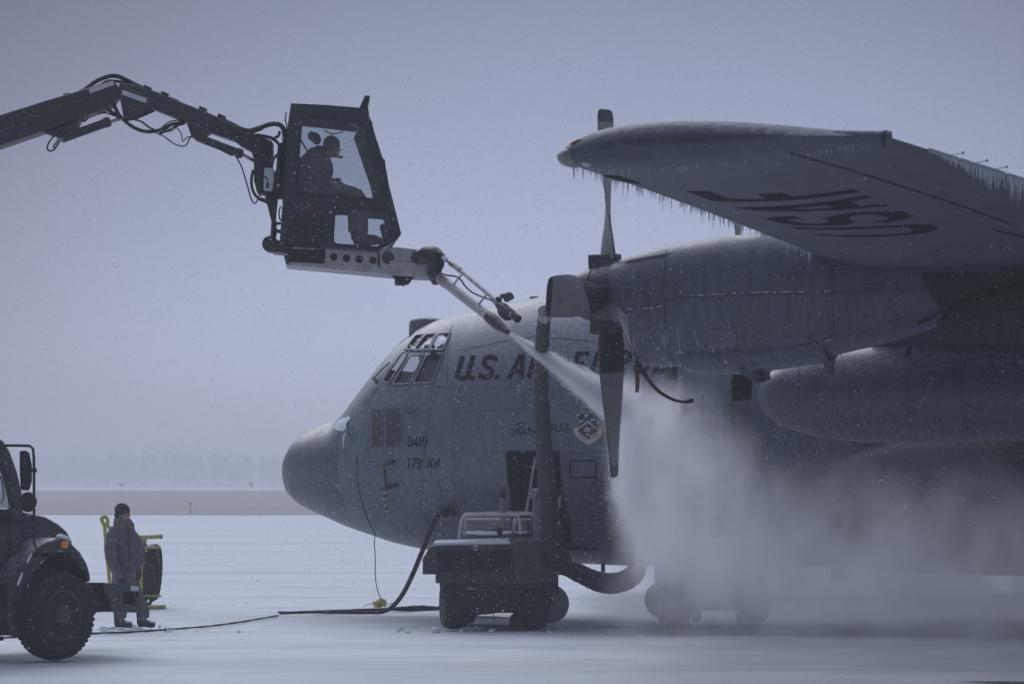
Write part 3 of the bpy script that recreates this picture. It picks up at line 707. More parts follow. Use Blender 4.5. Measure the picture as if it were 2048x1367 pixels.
# sensor fairing on the cockpit roof, with its dark sensor eye
m = MB(); rings = []
for px_, zt_, w_ in ((829, 641, .16), (831, 638, .26), (838, 634.5, .31), (852, 634, .33), (870, 635, .33), (884, 637.5, .3), (893, 640, .22)):
    a_, z_ = unproj(px_, zt_, 0); zb_ = float(np.interp(a_, fa, FUS.zt)) - 0.16
    rings.append([(a_, w_ * math.copysign(abs(math.cos(f_)) ** 0.6, math.cos(f_)), zb_ + (z_ - zb_) * (0.5 + 0.5 * math.copysign(abs(math.sin(f_)) ** 0.5, math.sin(f_)))) for f_ in [2 * math.pi * j / 24 for j in range(24)]])
m.loft(rings); fair = m.build('sensor_fairing', 'radome', plane, world=False, angle=50)
m = MB(); q = unproj(829, 655, 0); m.ell((q[0] + .03, -.1, q[1]), (.05, .09, .09)); m.build('sensor_eye', 'bare', fair, world=False)
m = MB(); q = unproj(1068, 598, 0); m.box((q[0], 0, q[1] + .01), (.12, .03, .06)); m.build('antenna', 'line', plane, world=False)
# lamp and scoop on the brow of the nose, wiper
m = MB(); q = unproj(713, 822, -0.35); m.ell((q[0] + .02, -0.35, q[1]), (.16, .16, .13)); br = m.build('nose_lamp_housing', 'paint', plane, world=False)
m = MB(); q = unproj(707, 832, -0.45); m.lathe([(0, .075), (.03, .07), (.05, .03)], (q[0] + .02, -0.45, q[1]), (-1, -.4, 0), 14); m.build('lens', 'bare', br, world=False)
m = MB(); P_ = [F(*c5(568, 440), .02), F(*c5(612, 400), .05), F(*c5(662, 345), .03)]; m.tube(P_, 0.012, 6); m.tube([F(*c5(585, 452), .02), F(*c5(575, 430), .03)], 0.02, 6); m.build('wiper', 'line', plane, world=False)
# snow caught behind the radome
m = MB(); vs, fs = fine_map([[c5(352, 700), c5(372, 668), c5(402, 645), c5(434, 632), c5(440, 645), c5(424, 672), c5(420, 705), c5(398, 718), c5(368, 712)]], lambda x, y: F(x, y, 0.004 + .035 * max(0, 1 - math.hypot((x - 685) / 17, (y - 850) / 17))), 3); m.add(vs, fs)
vs, fs = fine_map([[c5(420, 705), c5(424, 680), c5(412, 735), c5(405, 775), c5(402, 820), c5(400, 780), c5(402, 740)]], lambda x, y: F(x, y, .008), 3); m.add(vs, fs)
m.build('snow_patch', 'snow', plane, world=False, angle=0)
# panel joints on nose and fuselage
m = MB(); Ln = lambda pts, w_=1.1: ribbon(m, pts, w_, lambda x, y: F(x, y, 0.005), 8)
Ln([c5(428, 650), c5(428, 690), c5(436, 740), c5(455, 775)], 1.6)
Ln([c5(473, 840), c5(476, 950), c5(488, 1040), c5(512, 1140), c5(545, 1220), c5(578, 1282)], 1.8)
Ln([c5(480, 885), c5(700, 872)], .8); Ln([c5(975, 185), c5(970, 470), c5(890, 474)], .8); Ln([c5(890, 474), c5(1110, 480)], .8)
Ln([c4(110, 120), c4(330, 75), c4(560, 22), c4(700, 0), (1085, 672)], 1.1); Ln([c4(300, 520), c4(950, 555)], .7)
Ln([c6(50, 262), c6(192, 262), c6(200, 340), c6(215, 430)], 1.1); Ln([c6(1052, 40), c6(1052, 130)], .7); Ln([c6(75, 480), c6(130, 550), c6(185, 605)], 1.6)
Ln([(1105, 675), (1190, 683)], 1.0); Ln([(840, 1040), (850, 900), (862, 790), (885, 700), (905, 650)], .7)
m.build('panel_joint', 'line', plane, world=False, angle=0)
# hatch outlines
m = MB(); ribbon(m, [c6(1040, 134), c6(1208, 132), c6(1217, 240), c6(1047, 240)], 3.0, lambda x, y: F(x, y, 0.005), 8, True); m.build('hatch_outline', 'letter', plane, world=False, angle=0)
m = MB(); ribbon(m, [(1220 + 14 * math.cos(t_), 935 + 16 * math.sin(t_)) for t_ in [6.2832 * k / 20 for k in range(20)]], 1.2, lambda x, y: F(x, y, 0.005), 8, True); m.build('service_cover', 'line', plane, world=False, angle=0)
m = MB(); ribbon(m, [(1345, 1010), (1344, 840), (1348, 822), (1362, 815), (1418, 816), (1430, 824), (1434, 840), (1436, 1010)], 1.5, lambda x, y: F(x, y, 0.005), 8); m.build('side_door_outline', 'line', plane, world=False, angle=0)
m = MB(); q = F(1472, 787, 0.0); m.lathe([(0, .15), (.03, .15), (.035, .115), (.01, .11)], q, (0, -1, .35), 24); m.build('porthole', 'paint', plane, world=False); m = MB(); m.lathe([(0, .11), (.025, .09), (.05, .04)], q, (0, -1, .35), 20); m.build('porthole_cover', 'bare', plane, world=False)
for k in range(3):
    m = MB(); m.box((5.4 + k * .55, -.2, .70), (.05, .05, .22)); m.build('blade_antenna', 'line', plane, world=False)
# ---- lettering
m = MB()
write(m, 'U.S. AIR FORCE', 907, 762, 50, F, slant=0.27, tilt=-0.037, sw=0.19, starts=[0, 31, 47, 81, 0, 107, 145, 163, 0, 232, 271, 317, 357, 397])
m.build('lettering', 'letter', plane, world=False, angle=0)
m = MB(); write(m, '0419', 815, 893, 20.5, F, sw=0.16, gap=.06, xs_=.92); m.build('lettering', 'letter', plane, world=False, angle=0); m = MB(); write(m, '179', 815.5, 936, 21, F, sw=0.16, gap=.05, xs_=.92); write(m, 'AW', 853, 936, 20.5, F, sw=0.15, gap=.02, xs_=.92)
m.build('lettering', 'letter', plane, world=False, angle=0)
m = MB()
font_text(m, 'MANSFIELD', 22, lambda x, y: F(1023 + x, 873 - y - x * .12, .005)); m.build('lettering', 'letter', plane, world=False, angle=0); m = MB()
font_text(m, 'Spirit', 10.5, lambda x, y: F(1031 + x * .85 + y * .25, 851 - y - x * .2, .005)); font_text(m, 'of', 8, lambda x, y: F(1037 + x + y * .25, 857 - y - x * .2, .005))
m.build('lettering', 'letter', plane, world=False, angle=0); m = MB(); font_text(m, 'PRESSURE', 5.6, lambda x, y: F(*(lambda q: (q[0] + x, q[1] - y))(c5b(395, 580)), .005)); font_text(m, 'FUELING', 5.6, lambda x, y: F(*(lambda q: (q[0] + x, q[1] - y))(c5b(390, 600)), .005)); font_text(m, 'STATION', 5.6, lambda x, y: F(*(lambda q: (q[0] + x, q[1] - y))(c5b(390, 614)), .005))
m.build('lettering', 'letter', plane, world=False, angle=0)
# ---- shield emblem
def decal(name, mat, loops, off, parent, step=9, cm=c4):
    m = MB(); vs, fs = fine_map([[cm(*p) for p in l] for l in loops], lambda x, y: F(x, y, off), step); m.add(vs, fs); return m.build(name, mat, parent, world=False, angle=0)
em = decal('emblem', 'gold', [[(1476, 824), (1660, 822), (1700, 862), (1682, 905), (1688, 975), (1718, 978), (1724, 1005), (1742, 1040), (1728, 1056), (1722, 1090), (1670, 1140), (1575, 1196), (1490, 1142), (1422, 1085), (1416, 1058), (1400, 1044), (1418, 1000), (1436, 986), (1452, 985), (1462, 905), (1436, 866)]], .004, plane)
decal('scroll', 'white', [[(1420, 1012), (1440, 994), (1452, 1030), (1500, 1085), (1575, 1124), (1650, 1080), (1692, 1030), (1708, 990), (1730, 1036), (1716, 1082), (1664, 1132), (1575, 1186), (1495, 1134), (1430, 1078), (1424, 1050), (1412, 1040)]], .0052, em)
decal('shield_field', 'navy', [[(1482, 832), (1654, 830), (1690, 864), (1673, 905), (1680, 972), (1690, 1010), (1640, 1070), (1575, 1114), (1500, 1072), (1454, 1020), (1464, 975), (1472, 905), (1446, 868)]], .0058, em)
decal('chevron', 'white', [[(1456, 1002), (1566, 912), (1684, 1004), (1684, 1022), (1566, 932), (1456, 1022)]], .0066, em)
decal('lower_field', 'maroon', [[(1458, 1030), (1566, 938), (1684, 1028), (1636, 1072), (1575, 1116), (1504, 1074)]], .0068, em)
for q in ([(1534, 846), (1590, 846), (1536, 882)], [(1478, 910), (1532, 908), (1482, 946)], [(1602, 892), (1660, 896), (1608, 928)]): decal('pennant', 'white', [q], .0066, em)
def leaf(cx_, cy_, dx, dy, w_): 
    n_ = (-dy, dx); l_ = math.hypot(dx, dy); return [(cx_, cy_), (cx_ + dx * .5 + n_[0] / l_ * w_, cy_ + dy * .5 + n_[1] / l_ * w_), (cx_ + dx, cy_ + dy), (cx_ + dx * .5 - n_[0] / l_ * w_, cy_ + dy * .5 - n_[1] / l_ * w_)]
m = MB()
for i_, (dx, dy) in enumerate(((0, -64), (38, -40), (-38, -40), (44, 0), (-44, 4), (6, 60))):
    vs, fs = fine_map([[c4(*p) for p in leaf(1562, 1030, dx, dy, 9 if i_ < 5 else 4)]], lambda x, y: F(x, y, .0076 + .0004 * i_), 9); m.add(vs, fs)
for i_, (cx_, cy_) in enumerate(((1552, 1072), (1586, 1070))):
    vs, fs = fine_map([[c4(cx_ + 11 * math.cos(t_), cy_ + 11 * math.sin(t_)) for t_ in [6.283 * k / 12 for k in range(12)]]], lambda x, y: F(x, y, .0104), 9); m.add(vs, fs)
m.build('leaf_device', 'white', em, world=False, angle=0)
m = MB()
def arc_text(txt, x0, y0, ang, size):
    ca, sa = math.cos(R(ang)), math.sin(R(ang)); font_text(m, txt, size, lambda x, y: F(*c4(x0 + x * ca + y * sa, y0 + x * sa - y * ca), .0078))
arc_text('179th', 1443, 1092, 24, 33); arc_text('AIRLIFT', 1515, 1132, 0, 30); arc_text('WING', 1630, 1122, -30, 33)
m.build('scroll_lettering', 'navy', em, world=False, angle=0)
# faint round national insignia ahead of the side door
m = MB(); ribbon(m, [(1303 + 21 * math.cos(t_), 846 + 22 * math.sin(t_)) for t_ in [6.2832 * k / 32 for k in range(32)]], 3, lambda x, y: F(x, y, .005), 8, True)
st = []
for k in range(10):
    r_ = 17 if k % 2 == 0 else 7; t_ = -math.pi / 2 + k * math.pi / 5; st.append((1303 + r_ * math.cos(t_), 846 + r_ * math.sin(t_)))
vs, fs = fine_map([st], lambda x, y: F(x, y, .006), 8); m.add(vs, fs); m.build('star_insignia', 'line', plane, world=False, angle=0)

# ---- main wheel fairing along the side, gear
m = MB(); rings = []
for a_, y_, zt_, zb_, w_ in ((8.9, -2.0, 1.75, 1.1, .05), (9.05, -2.05, 2.0, .98, .25), (9.4, -2.1, 2.3, .9, .42), (9.85, -2.15, 2.52, .84, .55), (10.5, -2.2, 2.66, .8, .64), (11.5, -2.2, 2.7, .78, .68), (15, -2.2, 2.7, .78, .68), (17.5, -2.1, 2.3, 1.1, .4), (18.5, -2.0, 2.0, 1.3, .05)):
    zc = (zt_ + zb_) / 2; h_ = (zt_ - zb_) / 2
    rings.append([(a_, y_ + w_ * math.copysign(abs(math.cos(f_)) ** .75, math.cos(f_)), zc + h_ * math.copysign(abs(math.sin(f_)) ** .75, math.sin(f_))) for f_ in [2 * math.pi * j / 32 for j in range(32)]])
for sgn in (1, -1):
    m = MB(); m.loft([[(p[0], p[1] * sgn, p[2]) for p in r_] for r_ in rings]); m.build('wheel_fairing', 'shadesooty', plane, world=False, angle=60)
def wheel(par, c, ax, r, w_, n=28, name='wheel'):
    ax = Vector(ax).normalized(); m = MB(); h = w_ / 2
    m.lathe([(-h * .7, r * .55), (-h, r * .62), (-h, r * .86), (-h * .8, r * .96), (-h * .35, r), (h * .35, r), (h * .8, r * .96), (h, r * .86), (h, r * .62), (h * .7, r * .55)], c, ax, n)
    ty = m.build(name, 'rubber', par, world=False)
    m = MB(); m.lathe([(-h * .6, r * .56), (h * .55, r * .56), (h * .45, r * .42), (h * .6, r * .2), (h * .75, r * .12), (h * .75, 0.001)], c, ax, n); m.build('rim', 'rim', ty, world=False)
    return ty
wheel(plane, (3.3, -.3, .5), (0, 1, 0), .5, .3, name='nose_wheel'); wheel(plane, (3.3, .3, .5), (0, 1, 0), .5, .3, name='nose_wheel')
m = MB(); m.tube([(3.3, 0, .5), (3.35, 0, 1.2)], .09, 12); m.tube([(3.3, -.3, .5), (3.3, .3, .5)], .05, 10); m.build('nose_gear_leg', 'bare', plane, world=False)
m = MB(); q0_, q1_ = unproj(1666, 1120, -1.9), unproj(1698, 1168, -1.9); m.box(((q0_[0] + q1_[0]) / 2, -1.9, (q0_[1] + q1_[1]) / 2), (abs(q1_[0] - q0_[0]), .3, abs(q0_[1] - q1_[1]))); m.build('gear_door', 'shadesooty', plane, world=False, bevel=.03)
for a_ in (12.9, 14.5):
    for sgn in (-1, 1): wheel(plane, (a_, sgn * 1.95, .7), (0, 1, 0), .7, .5, name='main_wheel')

# ---- wing
def le(y): return 11.38 + (max(abs(y), 5.6) - 10.16) * 0.6 / 10.04
def chord(y): return 4.88 - max(0, abs(y) - 5.6) * 2.38 / 14.6
def zle(y): return float(np.interp(abs(y), [0, 5, 10.16, 12, 14, 16, 18, 20.2], [4.78, 4.70, 4.61, 4.565, 4.545, 4.52, 4.49, 4.435]))
def zte(y): return float(np.interp(abs(y), [0, 10, 15, 20.2], [4.60, 4.52, 4.52, 4.47]))
TT = [0, .004, .012, .025, .05, .09, .15, .22, .3, .4, .5, .6, .7, .8, .88, .94, .98, 1.0]
def foil(t_): return 5 * (.2969 * math.sqrt(t_) - .126 * t_ - .3516 * t_ ** 2 + .2843 * t_ ** 3 - .1036 * t_ ** 4)
def tu(y): return float(np.interp(abs(y), [0, 10, 20.2], [.125, .115, .088]))
def tl(y): return float(np.interp(abs(y), [0, 10, 20.2], [.088, .075, .045]))
def wing_pt(y, t_, up):
    c_ = chord(y); z = zle(y) * (1 - t_) + zte(y) * t_
    return (le(y) + c_ * t_, y, z + c_ * 2 * foil(t_) * (tu(y) if up else -tl(y)))
def wing_ring(y, k=1.0, dy=0.0):
    up = [wing_pt(y, t_, True) for t_ in TT]; lo = [wing_pt(y, t_, False) for t_ in TT[1:-1]]
    r_ = up + lo[::-1]
    if k != 1.0:
        c_ = (le(y) + chord(y) * .45, y, zle(y)); r_ = [(c_[0] + (p[0] - c_[0]) * (0.4 + .6 * k), y, (zle(y) * .5 + zte(y) * .5 + .04) + (p[2] - (zle(y) * .5 + zte(y) * .5 + .04)) * k) for p in r_]
    return [(p[0], p[1] + dy, p[2]) for p in r_]
def wing(sgn):
    yy = [0, 3, 5.6, 8, 10.16, 12, 13, 14, 15, 16, 17, 18, 19, 19.7, 20.15]
    rings = [[(p[0], p[1] * sgn, p[2]) for p in wing_ring(-y)] for y in yy]
    for k, d in ((.96, .06), (.85, .13), (.62, .2), (.3, .24), (.05, .25)): rings.append([(p[0], p[1] * sgn, p[2]) for p in wing_ring(-20.15, k, -d)])
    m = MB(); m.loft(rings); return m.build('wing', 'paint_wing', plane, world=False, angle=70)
lw = wing(1); rw = wing(-1)
def under(px, py, off=0.006):                     # point of the lower wing skin seen at a photo pixel
    z = 4.35
    for _ in range(30):
        Y = FPX * (z - CAMH) / (HYP - py); X = (px - CXP) / FPX * Y
        dx, dy = X - NX, Y - NY; a, y = cT * dx - sT * dy, sT * dx + cT * dy
        t_ = min(max((a - le(y)) / chord(y), 0), 1); z = 0.6 * z + 0.4 * wing_pt(y, t_, False)[2]
    return Vector((a, y, z - off))
cu_ = crop(1340, 360, 3.657)
LET = [[[(110, 78), (285, 80), (430, 138), (560, 140), (700, 135), (640, 103), (820, 92), (900, 120), (1100, 98), (1345, 66), (1385, 85), (1200, 115), (1000, 138), (800, 153), (600, 158), (430, 157), (320, 153)]],
       [[(465, 203), (700, 196), (950, 180), (1200, 152), (1440, 108), (1480, 128), (1320, 155), (1390, 190), (1560, 172), (1605, 188), (1400, 205), (1200, 220), (1000, 228), (800, 230), (600, 220)], [(850, 212), (1000, 213), (1195, 203), (1150, 183)]],
       [[(690, 278), (790, 266), (930, 265), (958, 281), (880, 285), (870, 293), (960, 312), (1040, 318), (1150, 313), (1165, 305), (1110, 282), (1180, 262), (1350, 237), (1500, 229), (1700, 228), (1785, 262), (1700, 290), (1590, 312), (1530, 308), (1500, 298), (1600, 290), (1590, 272), (1540, 255), (1470, 250), (1360, 257), (1310, 268), (1320, 290), (1365, 303), (1280, 328), (1150, 333), (1000, 333), (880, 325), (790, 310)]],
       [[(850, 340), (1050, 350), (1300, 345), (1550, 335), (1780, 324), (1905, 325), (1968, 355), (1880, 385), (1700, 405), (1500, 415), (1300, 415), (1130, 405), (1000, 390), (1200, 400), (1400, 402), (1600, 397), (1740, 385), (1790, 365), (1740, 345), (1600, 348), (1350, 362), (1150, 362), (950, 358)]]]
for l_ in LET:
    m = MB(); vs, fs = fine_map([[cu_(*p) for p in q] for q in l_], lambda x, y: under(x, y, .002), 16); m.add(vs, fs); m.build('lettering', 'letter', lw, world=False, angle=0)
m = MB()
vs, fs = fine_map([[(1203, 350), (1238, 352), (1282, 367), (1240, 362)]], lambda x, y: under(x, y, .006), 12); m.add(vs, fs); m.build('leading_edge_stripe', 'letter', lw, world=False, angle=0)
m = MB()
ribbon(m, [(1580, 306), (1700, 340), (1800, 372), (1900, 404), (2022, 448)], 2.2, lambda x, y: under(x, y, .007), 12); ribbon(m, [(1985, 459), (2048, 474), (2110, 490)], 2.2, lambda x, y: under(x, y, .007), 12)
m.build('aileron_gap', 'line', lw, world=False, angle=0)
# tip end: navigation lamp, landing lamp, vent tube along the tip
q0 = Vector((11.97, -20.30, 4.45))
m = MB(); m.ell((12.22, -20.26, 4.52), (.13, .035, .045)); m.build('navigation_lamp', 'redlens', lw, world=False)
m = MB(); m.ell((12.21, -20.22, 4.41), (.055, .05, .06)); m.build('tip_lamp', 'lens', lw, world=False)
m = MB(); m.tube([(13.7, -20.24, 4.50), (14.0, -20.25, 4.485), (14.3, -20.26, 4.462), (14.50, -20.26, 4.452)], [.03, .055, .056, .056], 14); tp = m.build('vent_tube', 'paint_wing', lw, world=False)
m = MB(); m.tube([(14.455, -20.26, 4.455), (14.475, -20.26, 4.454)], .060, 14); m.build('band', 'line', tp, world=False)
m = MB(); m.ell((12.06, -20.12, 4.435), (.105, .20, .07)); m.build('tip_cap', 'tipcap', lw, world=False)
for px_, py_ in ((1896, 310), (1947, 324), (1990, 342)):
    m = MB(); yw = -18.7 + (px_ - 1896) * .012; te = Vector((le(yw) + chord(yw), yw, zte(yw)))
    m.tube([te + Vector((-.06, 0, .02)), te + Vector((.06, 0, .035))], .004, 6); m.tube([te + Vector((.06, 0, .025)), te + Vector((.06, 0, .045))], .009, 6); m.build('static_wick', 'bare', lw, world=False)

# ---- nacelles
NA = [(9.05, 4.515, 3.775, .385), (9.12, 4.545, 3.755, .41), (9.17, 4.555, 3.70, .43), (9.22, 4.57, 3.50, .455), (9.28, 4.585, 3.40, .475), (9.38, 4.61, 3.345, .50), (9.58, 4.655, 3.325, .535), (9.76, 4.685, 3.325, .555), (10.275, 4.745, 3.315, .59), (10.73, 4.78, 3.315, .60), (11.2, 4.79, 3.36, .59), (11.48, 4.79, 3.41, .57), (12.17, 4.72, 3.555, .50), (12.64, 4.64, 3.70, .43), (13.2, 4.55, 3.92, .33), (13.5, 4.5, 4.06, .26)]
def nacelle(y0, dz):
    aa = np.linspace(9.05, 13.5, 90)
    I = lambda k: np.interp(aa, [r_[0] for r_ in NA], [r_[k] for r_ in NA])
    zt_, zb_ = I(1) + dz, I(2) + dz; zm_ = np.interp(aa, [9.05, 9.4, 11, 13.5], [4.145, 4.08, 4.1, 4.28]) + dz
    Bd = Body(y0, aa, zt_, zb_, I(3), zm_, .86)
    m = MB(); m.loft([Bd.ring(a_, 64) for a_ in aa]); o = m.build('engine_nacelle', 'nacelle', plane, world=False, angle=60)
    # scoop lip, belly cover, tail pipe
    m = MB(); m.loft([[(p[0], y0 + (p[1] - y0) * 1.012, zc_ + (p[2] - zc_) * 1.012) for p in Bd.ring(a_, 72)[39:70]] for a_ in np.linspace(9.16, 9.30, 8) for zc_ in [(Bd.at(a_)[0] + Bd.at(a_)[1]) / 2]], False, False)
    m.build('intake_lip', 'bare', o, world=False)
    m = MB(); bl = []
    for a_, zb2, w_ in ((9.82, 3.36, .30), (9.86, 3.26, .36), (10.0, 3.235, .40), (10.41, 3.225, .42), (10.9, 3.27, .42), (11.3, 3.325, .40), (11.48, 3.36, .36)):
        bl.append([(a_, y0 + w_ * math.cos(f_), zb2 + dz + .17 + .17 * math.sin(f_)) for f_ in [6.2832 * j / 28 for j in range(28)]])
    m.loft(bl); m.build('belly_cover', 'nacelle', o, world=False, angle=60)
    m = MB(); m.lathe([(0, .27), (.5, .25), (.7, .24), (.7, .20), (.3, .2)], (12.95, y0, 4.12 + dz), (1, 0, .05), 24); m.build('tail_pipe', 'soot', o, world=False)
    return o, Bd
n1, NB = nacelle(-10.16, 0.0); n2, NB2 = nacelle(-4.95, -0.16)
Nf = lambda x, y: NB.pix(x, y, .005)
m = MB(); Lk = lambda pts, w_=1.2: ribbon(m, pts, w_, Nf, 8)
cn2 = crop(1140, 480, 4.557)
Lk([(1333, 500), (1328, 560), (1329, 620), (1334, 670), (1342, 715), (1352, 729)], 1.4)
Lk([cn2(470, 630), cn2(860, 602)], 1.3); Lk([cn2(890, 540), cn2(950, 538), cn2(955, 528), cn2(1270, 514), (1510, 587), (1663, 583), (1850, 577)], 1.5)
Lk([cn2(905, 1005), cn2(1050, 1030), cn2(1210, 1060), (1500, 710), (1590, 695), (1668, 675)], 1.5)
Lk([(1664, 520), (1664, 600), (1668, 660), (1676, 700), (1685, 714)], 1.5); Lk([(1690, 580), (1708, 580), (1708, 592), (1718, 592), (1718, 580)], 1.2); Lk([(1790, 576), (1796, 576), (1796, 588), (1806, 588), (1806, 576)], 1.2)
Lk([cn2(530, 395), cn2(536, 515)], 2); Lk([(1364, 565), (1480, 530), (1560, 505)], .9); Lk([(1416, 657), (1472, 660), (1474, 697), (1416, 697), (1416, 657)], 1.0); Lk([(1693, 605), (1693, 622)], 2); Lk([(1700, 640), (1700, 660)], 2)
Lk([(1650, 515), (1650, 560)], .8)
m.build('panel_joint', 'line', n1, world=False, angle=0)
m = MB(); vs, fs = fine_map([[(1416, 657), (1472, 658), (1474, 697), (1416, 697)]], lambda x, y: NB.pix(x, y, .004), 10); m.add(vs, fs); m.build('access_panel', 'radome', n1, world=False, angle=0)
m = MB(); vs, fs = fine_map([[cn2(500, 205), cn2(530, 190), cn2(870, 125), cn2(940, 120), cn2(860, 150), cn2(520, 215)]], lambda x, y: NB.pix(x, y, .004), 10); m.add(vs, fs); m.build('oil_stain', 'line', n1, world=False, angle=0)
m = MB(); font_text(m, '2', 15, lambda x, y: NB.pix(1650 + x, 513 - y, .005)); m.build('lettering', 'letter', n1, world=False, angle=0)
# frozen fluid: dotted line along the belly joint and runs down the cowling
m = MB(); rg = random.Random(11)
for pts, n_ in (([(1338, 700), (1370, 706), (1405, 713), (1470, 712), (1540, 703), (1600, 694), (1660, 678)], 90), ([(1243, 618), (1290, 616), (1328, 612)], 26), ([(1380, 591), (1500, 585), (1660, 582)], 70)):
    for k in range(n_):
        t_ = rg.random() * (len(pts) - 1); i_ = int(t_); f_ = t_ - i_; x = pts[i_][0] * (1 - f_) + pts[i_ + 1][0] * f_; y = pts[i_][1] * (1 - f_) + pts[i_ + 1][1] * f_
        q = NB.pix(x, y + rg.uniform(-.6, .6), .004); m.ell(q, (rg.uniform(.004, .02), .006, rg.uniform(.003, .006)), 6, 4)
for k in range(60):
    x = rg.uniform(1262, 1660); y0 = rg.uniform(655, 725) if x < 1420 else rg.uniform(690, 722); ln = rg.uniform(8, 46); cv = rg.uniform(0, 10) * (1 if x > 1380 else .6)
    ribbon(m, [(x + cv * (u * u), y0 + ln * u) for u in (0, .25, .5, .75, 1)], rg.uniform(.35, .8), lambda X, Y: NB.pix(X, min(Y, 746), .006), 5)
ic = m.build('frozen_runs', 'ice', n1, world=False, angle=0); kind(ic, 'stuff')
# oil cooler exhaust under the nacelle: two flaps and a dark pipe; drain mast
cq = crop(1400, 700, 4.557)
Pn = lambda p, y=-10.16: (lambda q: Vector((q[0], y, q[1])))(unproj(*cq(*p), y))
m = MB(); m.plate([[(340, 150), (400, 160), (505, 235), (505, 295), (440, 262), (370, 215)]], lambda x, y: Pn((x, y), -10.46), (0, .03, 0)); m.build('cooler_flap', 'paint_wing', n1, world=False)
m = MB(); m.plate([[(525, 165), (600, 160), (620, 180), (640, 260), (610, 280), (580, 215)]], lambda x, y: Pn((x, y), -9.9), (0, .03, 0)); m.build('cooler_flap', 'paint_wing', n1, world=False)
m = MB(); m.tube([Pn((500, 130)), Pn((520, 180)), Pn((548, 250)), Pn((552, 290))], [.09, .085, .07, .06], 16); m.build('drain_pipe', 'blackpaint', n1, world=False)
m = MB(); m.plate([[(1105, 100), (1225, 90), (1205, 130), (1205, 220), (1168, 255), (1150, 220), (1130, 135)]], lambda x, y: Pn((x, y), -10.2), (0, .07, 0)); m.build('drain_mast', 'nacelle', n1, world=False)
# soot-stained skin behind the exhaust, and the lowered flap section
m = MB(); vs, fs = fine_map([[(1846, 543), (1930, 542), (2120, 530), (2120, 590), (1960, 590), (1850, 574)]], lambda x, y: under(x, min(y, 640), .012), 26); m.add(vs, fs); m.build('soot_stain', 'soot', lw, world=False, angle=0)
m = MB(); pr = [(12.55, 4.12), (12.85, 4.30), (13.4, 4.45), (15.3, 4.5), (15.9, 4.35), (15.2, 4.3), (13.4, 4.14), (12.9, 3.92), (12.62, 3.75), (12.5, 3.72), (12.62, 3.95)]
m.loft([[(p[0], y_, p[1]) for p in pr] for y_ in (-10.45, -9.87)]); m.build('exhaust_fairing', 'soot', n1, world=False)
m = MB(); P_ = [(lambda q: Vector((q[0], -10.5, q[1])))(unproj(x, y, -10.5)) for x, y in ((1876, 652), (1900, 640), (1925, 622), (1960, 606), (2048, 585), (2120, 565))]
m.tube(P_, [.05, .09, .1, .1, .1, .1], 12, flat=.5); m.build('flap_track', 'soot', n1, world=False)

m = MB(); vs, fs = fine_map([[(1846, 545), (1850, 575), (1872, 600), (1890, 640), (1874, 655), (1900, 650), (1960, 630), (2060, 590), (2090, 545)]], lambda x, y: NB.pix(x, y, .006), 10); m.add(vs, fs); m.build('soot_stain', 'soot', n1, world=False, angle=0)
# ---- propellers
def blade_mesh(ang):
    st = [(.22, .12, .12, 52), (.32, .20, .15, 50), (.42, .29, .135, 44), (.55, .36, .105, 36), (.75, .42, .075, 25), (1.0, .455, .052, 15), (1.3, .465, .038, 7), (1.6, .455, .028, -1), (1.85, .44, .022, -5), (1.98, .42, .018, -6), (2.04, .37, .014, -6), (2.06, .26, .010, -6)]
    rr = np.concatenate([np.linspace(.22, 1.9, 44), np.array([1.92, 1.94, 1.96, 1.98, 2.0, 2.02, 2.035, 2.047, 2.056, 2.06])])
    I = lambda k: np.interp(rr, [q[0] for q in st], [q[k] for q in st])
    cs, ts, bs = I(1), I(2), I(3); n = 20; rings = []
    for r_, c_, h_, b_ in zip(rr, cs, ts, bs):
        b_ = R(b_); ring = []
        for j in range(n):
            f_ = 2 * math.pi * j / n; u = c_ / 2 * math.copysign(abs(math.cos(f_)) ** .9, math.cos(f_)); v_ = h_ / 2 * math.sin(f_) * (1 - .35 * math.cos(f_))
            y_ = -math.cos(b_) * u + math.sin(b_) * v_; a_ = math.sin(b_) * u + math.cos(b_) * v_; z_ = r_
            ca, sa = math.cos(ang), math.sin(ang)
            ring.append((a_, y_ * ca - z_ * sa, y_ * sa + z_ * ca))
        rings.append(ring)
    m = MB(); m.loft(rings); nr = len(rings)
    m.mi = []
    for i in range(nr - 1):
        for j in range(n):
            rv = (rr[i] + rr[i + 1]) / 2; f_ = 2 * math.pi * (j + .5) / n
            k = 2 if rv > 1.925 else (1 if rv < .36 or (math.sin(f_) > 0 and rv < .90) else 0)
            if math.cos(f_) < -.93 and rv > .5: k = 3 if rv < 1.5 else 1
            m.mi.append(k)
    m.mi += [1, 2]
    return m
